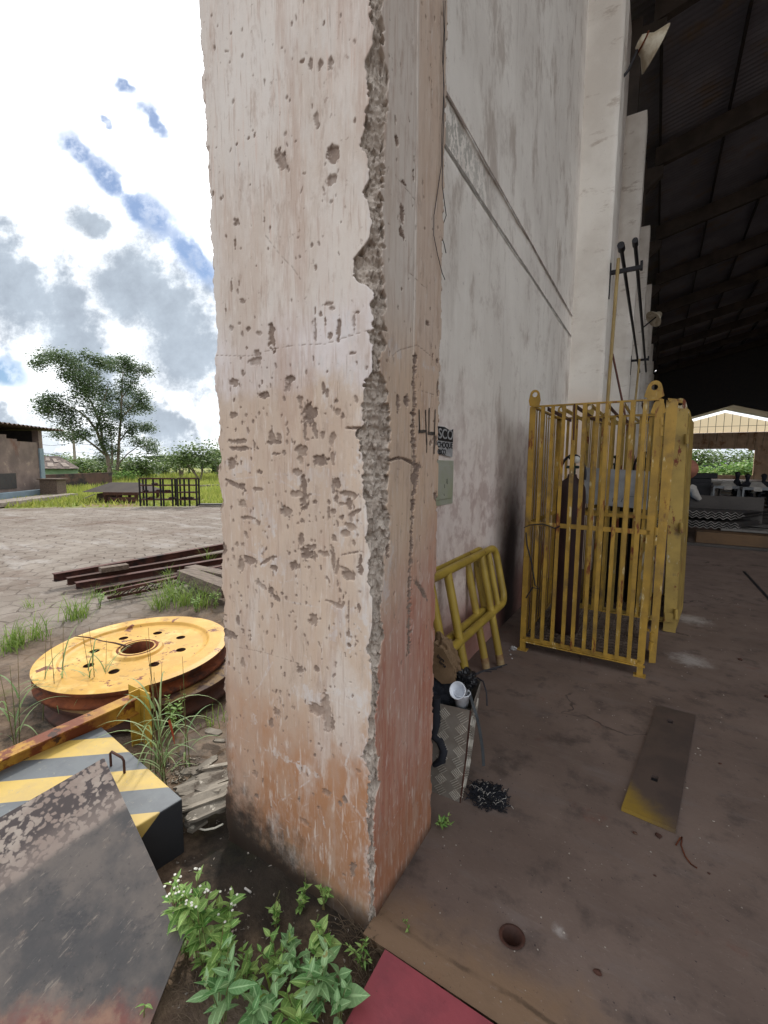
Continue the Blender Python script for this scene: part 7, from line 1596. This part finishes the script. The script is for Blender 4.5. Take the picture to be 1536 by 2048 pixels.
w = MB(); w.box((.5, 10.55, .0), (4.6, 10.7, .05)); w.box((1.4, 12.4, .0), (5.0, 14.0, .30)); w.box((1.0, 14.3, 0), (6, 16, .22)); tag(w.build('dark_plate_stack', MAT['greysheet'], None, .006), 'dark grey steel sheets stacked behind the brown plates', 'plates')
w = MB(); w.prism([(1.42, 11.9, .31), (2.0, 11.8, .31), (3.2, 11.6, .33), (4.4, 11.3, .30), (4.4, 11.9, .31), (2.0, 12.4, .31)], (0, 0, .01)); w.box((1.2, 11.2, .262), (4.4, 11.7, .30)); tag(w.build('bent_sheet', MAT['corr']), 'loose bent grey sheets on top of the brown plate stack', 'sheet')
w = MB(); w.bar(G(1488, 1143, .004), G(1560, 1222, .004), .03, .008); tag(w.build('floor_strip', MAT['black']), 'thin dark strip lying on the hall floor at the right edge', 'strip')
def table(xc, y, wd, label, h=.80):
    e = empty('work_table', (xc, y, 0), label, 'table', 'grey work tables deep in the hall')
    w = MB(); w.box((xc - wd / 2, y, h - .10), (xc + wd / 2, y + .8, h)); w.build('top', MAT['table_grey'], e, .006)
    for dx in (-wd / 2 + .03, wd / 2 - .03):
        for dy in (.04, .76): w = MB(); w.box((xc + dx - .03, y + dy - .03, 0), (xc + dx + .03, y + dy + .03, h - .1)); w.build('leg', MAT['table_grey'], e)
    return e
table(2.36, 21.6, .82, 'left grey work table with a pale cloth over its edge'); table(3.34, 21.0, 1.12, 'right grey work table in front of the seated people')
for i, (x, y, s_) in enumerate(((2.42, 21.59, 'left'), (3.22, 20.99, 'right'))):
    w = MB(); w.prism([(x - .12, y - .012, .66), (x + .12, y - .012, .66), (x + .12, y - .012, .815), (x - .12, y - .012, .815)], (0, .01, 0)); w.prism([(x - .25, y, .81), (x + .25, y, .81), (x + .14, y + .4, .98), (x - .14, y + .4, .98)], (0, .01, .01)); tag(w.build('cloth_bundle', MAT['cloth']), 'pale cloth bundle heaped on the %s grey table' % s_, 'cloth')
for i, (x, y, lab) in enumerate(((2.55, 22.5, 'dark shelf unit seen under the left work table'), (3.4, 21.9, 'dark shelf unit seen under the right work table'))):
    e = empty('shelf_unit', (x, y, 0), lab, 'shelf', 'low shelf units behind the tables')
    for dx in (-.3, .3): w = MB(); w.box((x + dx - .02, y, 0), (x + dx + .02, y + .4, .72)); w.build('side', MAT['greysheet'], e)
    for z in (.1, .25, .40, .55, .70): w = MB(); w.box((x - .278, y, z), (x + .278, y + .4, z + .02)); w.build('shelf', MAT['table_grey'], e)
w = MB(); w.box((.7, 22.5, 0), (1.95, 23.2, 1.05)); w.box((1.1, 22.55, 1.052), (2.15, 23.1, 1.28)); w.box((1.2, 22.4, .2), (2.0, 22.48, .9)); tag(w.build('dark_cabinet', MAT['black'], None, .02), 'black machine cabinet in front of the far opening', 'cabinet')
w = MB(); w.tube([PY(x, y, 12.2) for x, y in [(1380, 972), (1384, 975), (1390, 990), (1400, 1000)]], [.06, .09, .09, .05], 10); tag(w.build('white_cloth_roll', MAT['cloth']), 'white cloth hanging diagonally beside the blue sheet', 'cloth')
w = MB(); a = PY(1377, 978, 12); w.box((a.x - .06, 12, .55), (a.x + .02, 12.2, a.z)); tag(w.build('blue_sheet', MAT['bluecloth']), 'narrow blue plastic sheet standing beside the second cage', 'sheet')
w = MB(); w.box((.0, 12.25, .3), (2.0, 12.35, .9)); w.box((.2, 12.2, .62), (1.9, 12.6, .66)); tag(w.build('dark_bench', MAT['greysheet']), 'dark bench behind the blue sheet, in shade', 'bench')
w = MB(); pcr = PY(1380, 925, 5.9); w.lathe([(0, 0), (.05, 0), (.11, .05), (.11, .07), (.04, .14), (0, .15)], pcr + Vector((-.03, 0, -.07)), 20, Matrix.Rotation(R(90), 4, 'X') @ Matrix.Rotation(R(0), 4, 'Y')); tag(w.build('round_cover', mat('brown_cover', srgb('8a5a48'), srgb('714a3c'), 8, bump=.15)), 'reddish brown rounded cap on the side of the farther cage', 'cap')
# seated people
def person(x, y, label, seed, h=1.27, lean=0., broad=1., turn=0.):
    e = empty('person', (x, y, 0), label, 'person'); bm_v = []; bm_e = []
    J = {'pel': (0, 0, .50, .15), 'waist': (0, -.02, .66, .13), 'chest': (0, -.05, .86, .155), 'neckb': (0, -.05, 1.0, .07), 'neck': (0, -.06, 1.06, .055), 'head': (0, -.08, 1.13, .085), 'crown': (0, -.07, 1.20, .088), 'top': (0, -.06, 1.25, .05)}
    names = list(J); vs = [J[k] for k in names]; ed_ = [(i, i + 1) for i in range(len(names) - 1)]
    def chain(root, pts):
        i = names.index(root); prev = i
        for p in pts: vs.append(p); ed_.append((prev, len(vs) - 1)); prev = len(vs) - 1
        return prev
    hands = []
    for s_ in (-1, 1):
        hnd = chain('chest', [(.17 * s_ * broad, -.04, .93, .07), (.23 * s_ * broad, -.12, .76, .052), (.17 * s_, -.34, .82, .04), (.13 * s_, -.44, .84, .026)]); hands.append((vs[hnd], s_))
        chain('pel', [(.10 * s_, -.06, .50, .10), (.13 * s_, -.42, .50, .075), (.13 * s_, -.44, .26, .055), (.13 * s_, -.44, .07, .045), (.13 * s_, -.58, .035, .04)])
    me = bpy.data.meshes.new('body'); sc = h / 1.29
    rot = Matrix.Rotation(turn, 3, 'Z')
    me.from_pydata([rot @ Vector((v[0] * broad if abs(v[0]) > 0 else 0, v[1] + lean * max(0, v[2] - .5), v[2])) * sc for v in vs], ed_, [])
    o = bpy.data.objects.new('body', me); COL.objects.link(o); sk = o.modifiers.new('skin', 'SKIN'); 
    for i, v in enumerate(vs): r_ = v[3] * sc; me.skin_vertices[0].data[i].radius = (r_ * (1.25 if i in (1, 2) else 1), r_)
    me.skin_vertices[0].data[0].use_root = True
    sb = o.modifiers.new('sub', 'SUBSURF'); sb.levels = 2; sb.render_levels = 2
    me.materials.append(MAT['cloth_dark']); o.parent = e
    w = MB(); hc_ = rot @ Vector((0, -.08, 1.21)) * sc
    w.lathe([(0, .10), (.06, .085), (.09, .04), (.095, 0), (.085, -.03)], Vector((x, y, 0)) + hc_, 16); w.build('hair', MAT['black'], e)
    for (hv, s_) in hands:
        w = MB(); base = Vector((x, y, 0)) + (rot @ Vector((hv[0], hv[1], hv[2]))) * sc
        for q in range(4): dx = (q - 1.5) * .02; w.tube([base + Vector((dx, -.03, 0)), base + Vector((dx, -.07 - .01 * (q in (1, 2)), -.005)), base + Vector((dx, -.095 - .012 * (q in (1, 2)), -.02))], .009, 6)
        w.tube([base + Vector((-.03 * s_, 0, 0)), base + Vector((-.05 * s_, -.03, -.01))], .010, 6); w.build('fingers', MAT['skin_dark'], e)
    return e
person(2.80, 22.7, 'person in dark clothes sitting behind the tables, leftmost of the three', 1, 1.34, 0, .62)
person(3.04, 22.1, 'person in dark clothes sitting in the middle, in front of the bright opening', 2, 1.26, 0, .85)
person(3.52, 22.1, 'broad-shouldered person in dark clothes bending forward at the right, before the brown wall', 3, 1.28, -.12, 1.15)
for i, (x, y) in enumerate(((2.80, 22.7), (3.04, 22.1), (3.52, 22.1))):
    w = MB(); w.box((x - .17, y - .15, .36), (x + .17, y + .18, .40))
    for a in (-.14, .14):
        for b2 in (-.12, .15): w.box((x + a - .015, y + b2 - .015, 0), (x + a + .015, y + b2 + .015, .359))
    tag(w.build('stool', MAT['wood']), 'simple stool under the %s seated person' % ('leftmost', 'middle', 'right')[i], 'stool')
# greenery and a low roof outside the far opening
for i, (x, y, wp, hp, ds, lab, mm) in enumerate([(1405, 962, 80, 74, 92, 'bright tree filling the left of the far opening', 'bush'), (1450, 962, 90, 72, 98, 'bright tree in the middle of the far opening', 'bush'), (1500, 962, 70, 62, 95, 'tree at the right side of the far opening', 'bush'), (1440, 970, 120, 36, 84, 'sunlit low hedge across the far opening', 'leaf'), (1500, 968, 60, 36, 82, 'sunlit shrub at the right of the far opening', 'leaf')]):
    bush(x, y, wp, hp, ds, lab, .5, mm, 'tree' if hp > 40 else 'bush', 8, 70 + i, 9, False, 'tree' if hp > 40 else 'bush', 'greenery outside the far opening')
w = MB(); a = at_d(1400, 935, 90); b_ = at_d(1465, 935, 90); w.bar(Vector((a.x, a.y, a.z)), Vector((b_.x, b_.y, b_.z)), 3, .8); tag(w.build('shed_roof', MAT['pavroof']), 'dark low roof among the trees outside the far opening', 'roof')
SC.cycles.use_denoising = True

w = MB(); r = random.Random(4)
for i in range(450):
    x_, y_ = r.uniform(-.68, 2.2), 1.12 + 5.5 * r.random() ** 1.5; s_ = r.uniform(.0008, .0028) * (1 + y_ * .35)
    w.add([(x_ - s_, y_, .0006), (x_ + s_ * .7, y_ - s_ * .8, .0006), (x_ + s_ * .5, y_ + s_, .0006), (x_, y_, .0006 + s_)], [(0, 1, 3), (1, 2, 3), (2, 0, 3)])
tag(w.build('floor_grit', MAT['stonebit']), 'fine grit scattered over the brown hall floor', 'grit', kind='stuff')
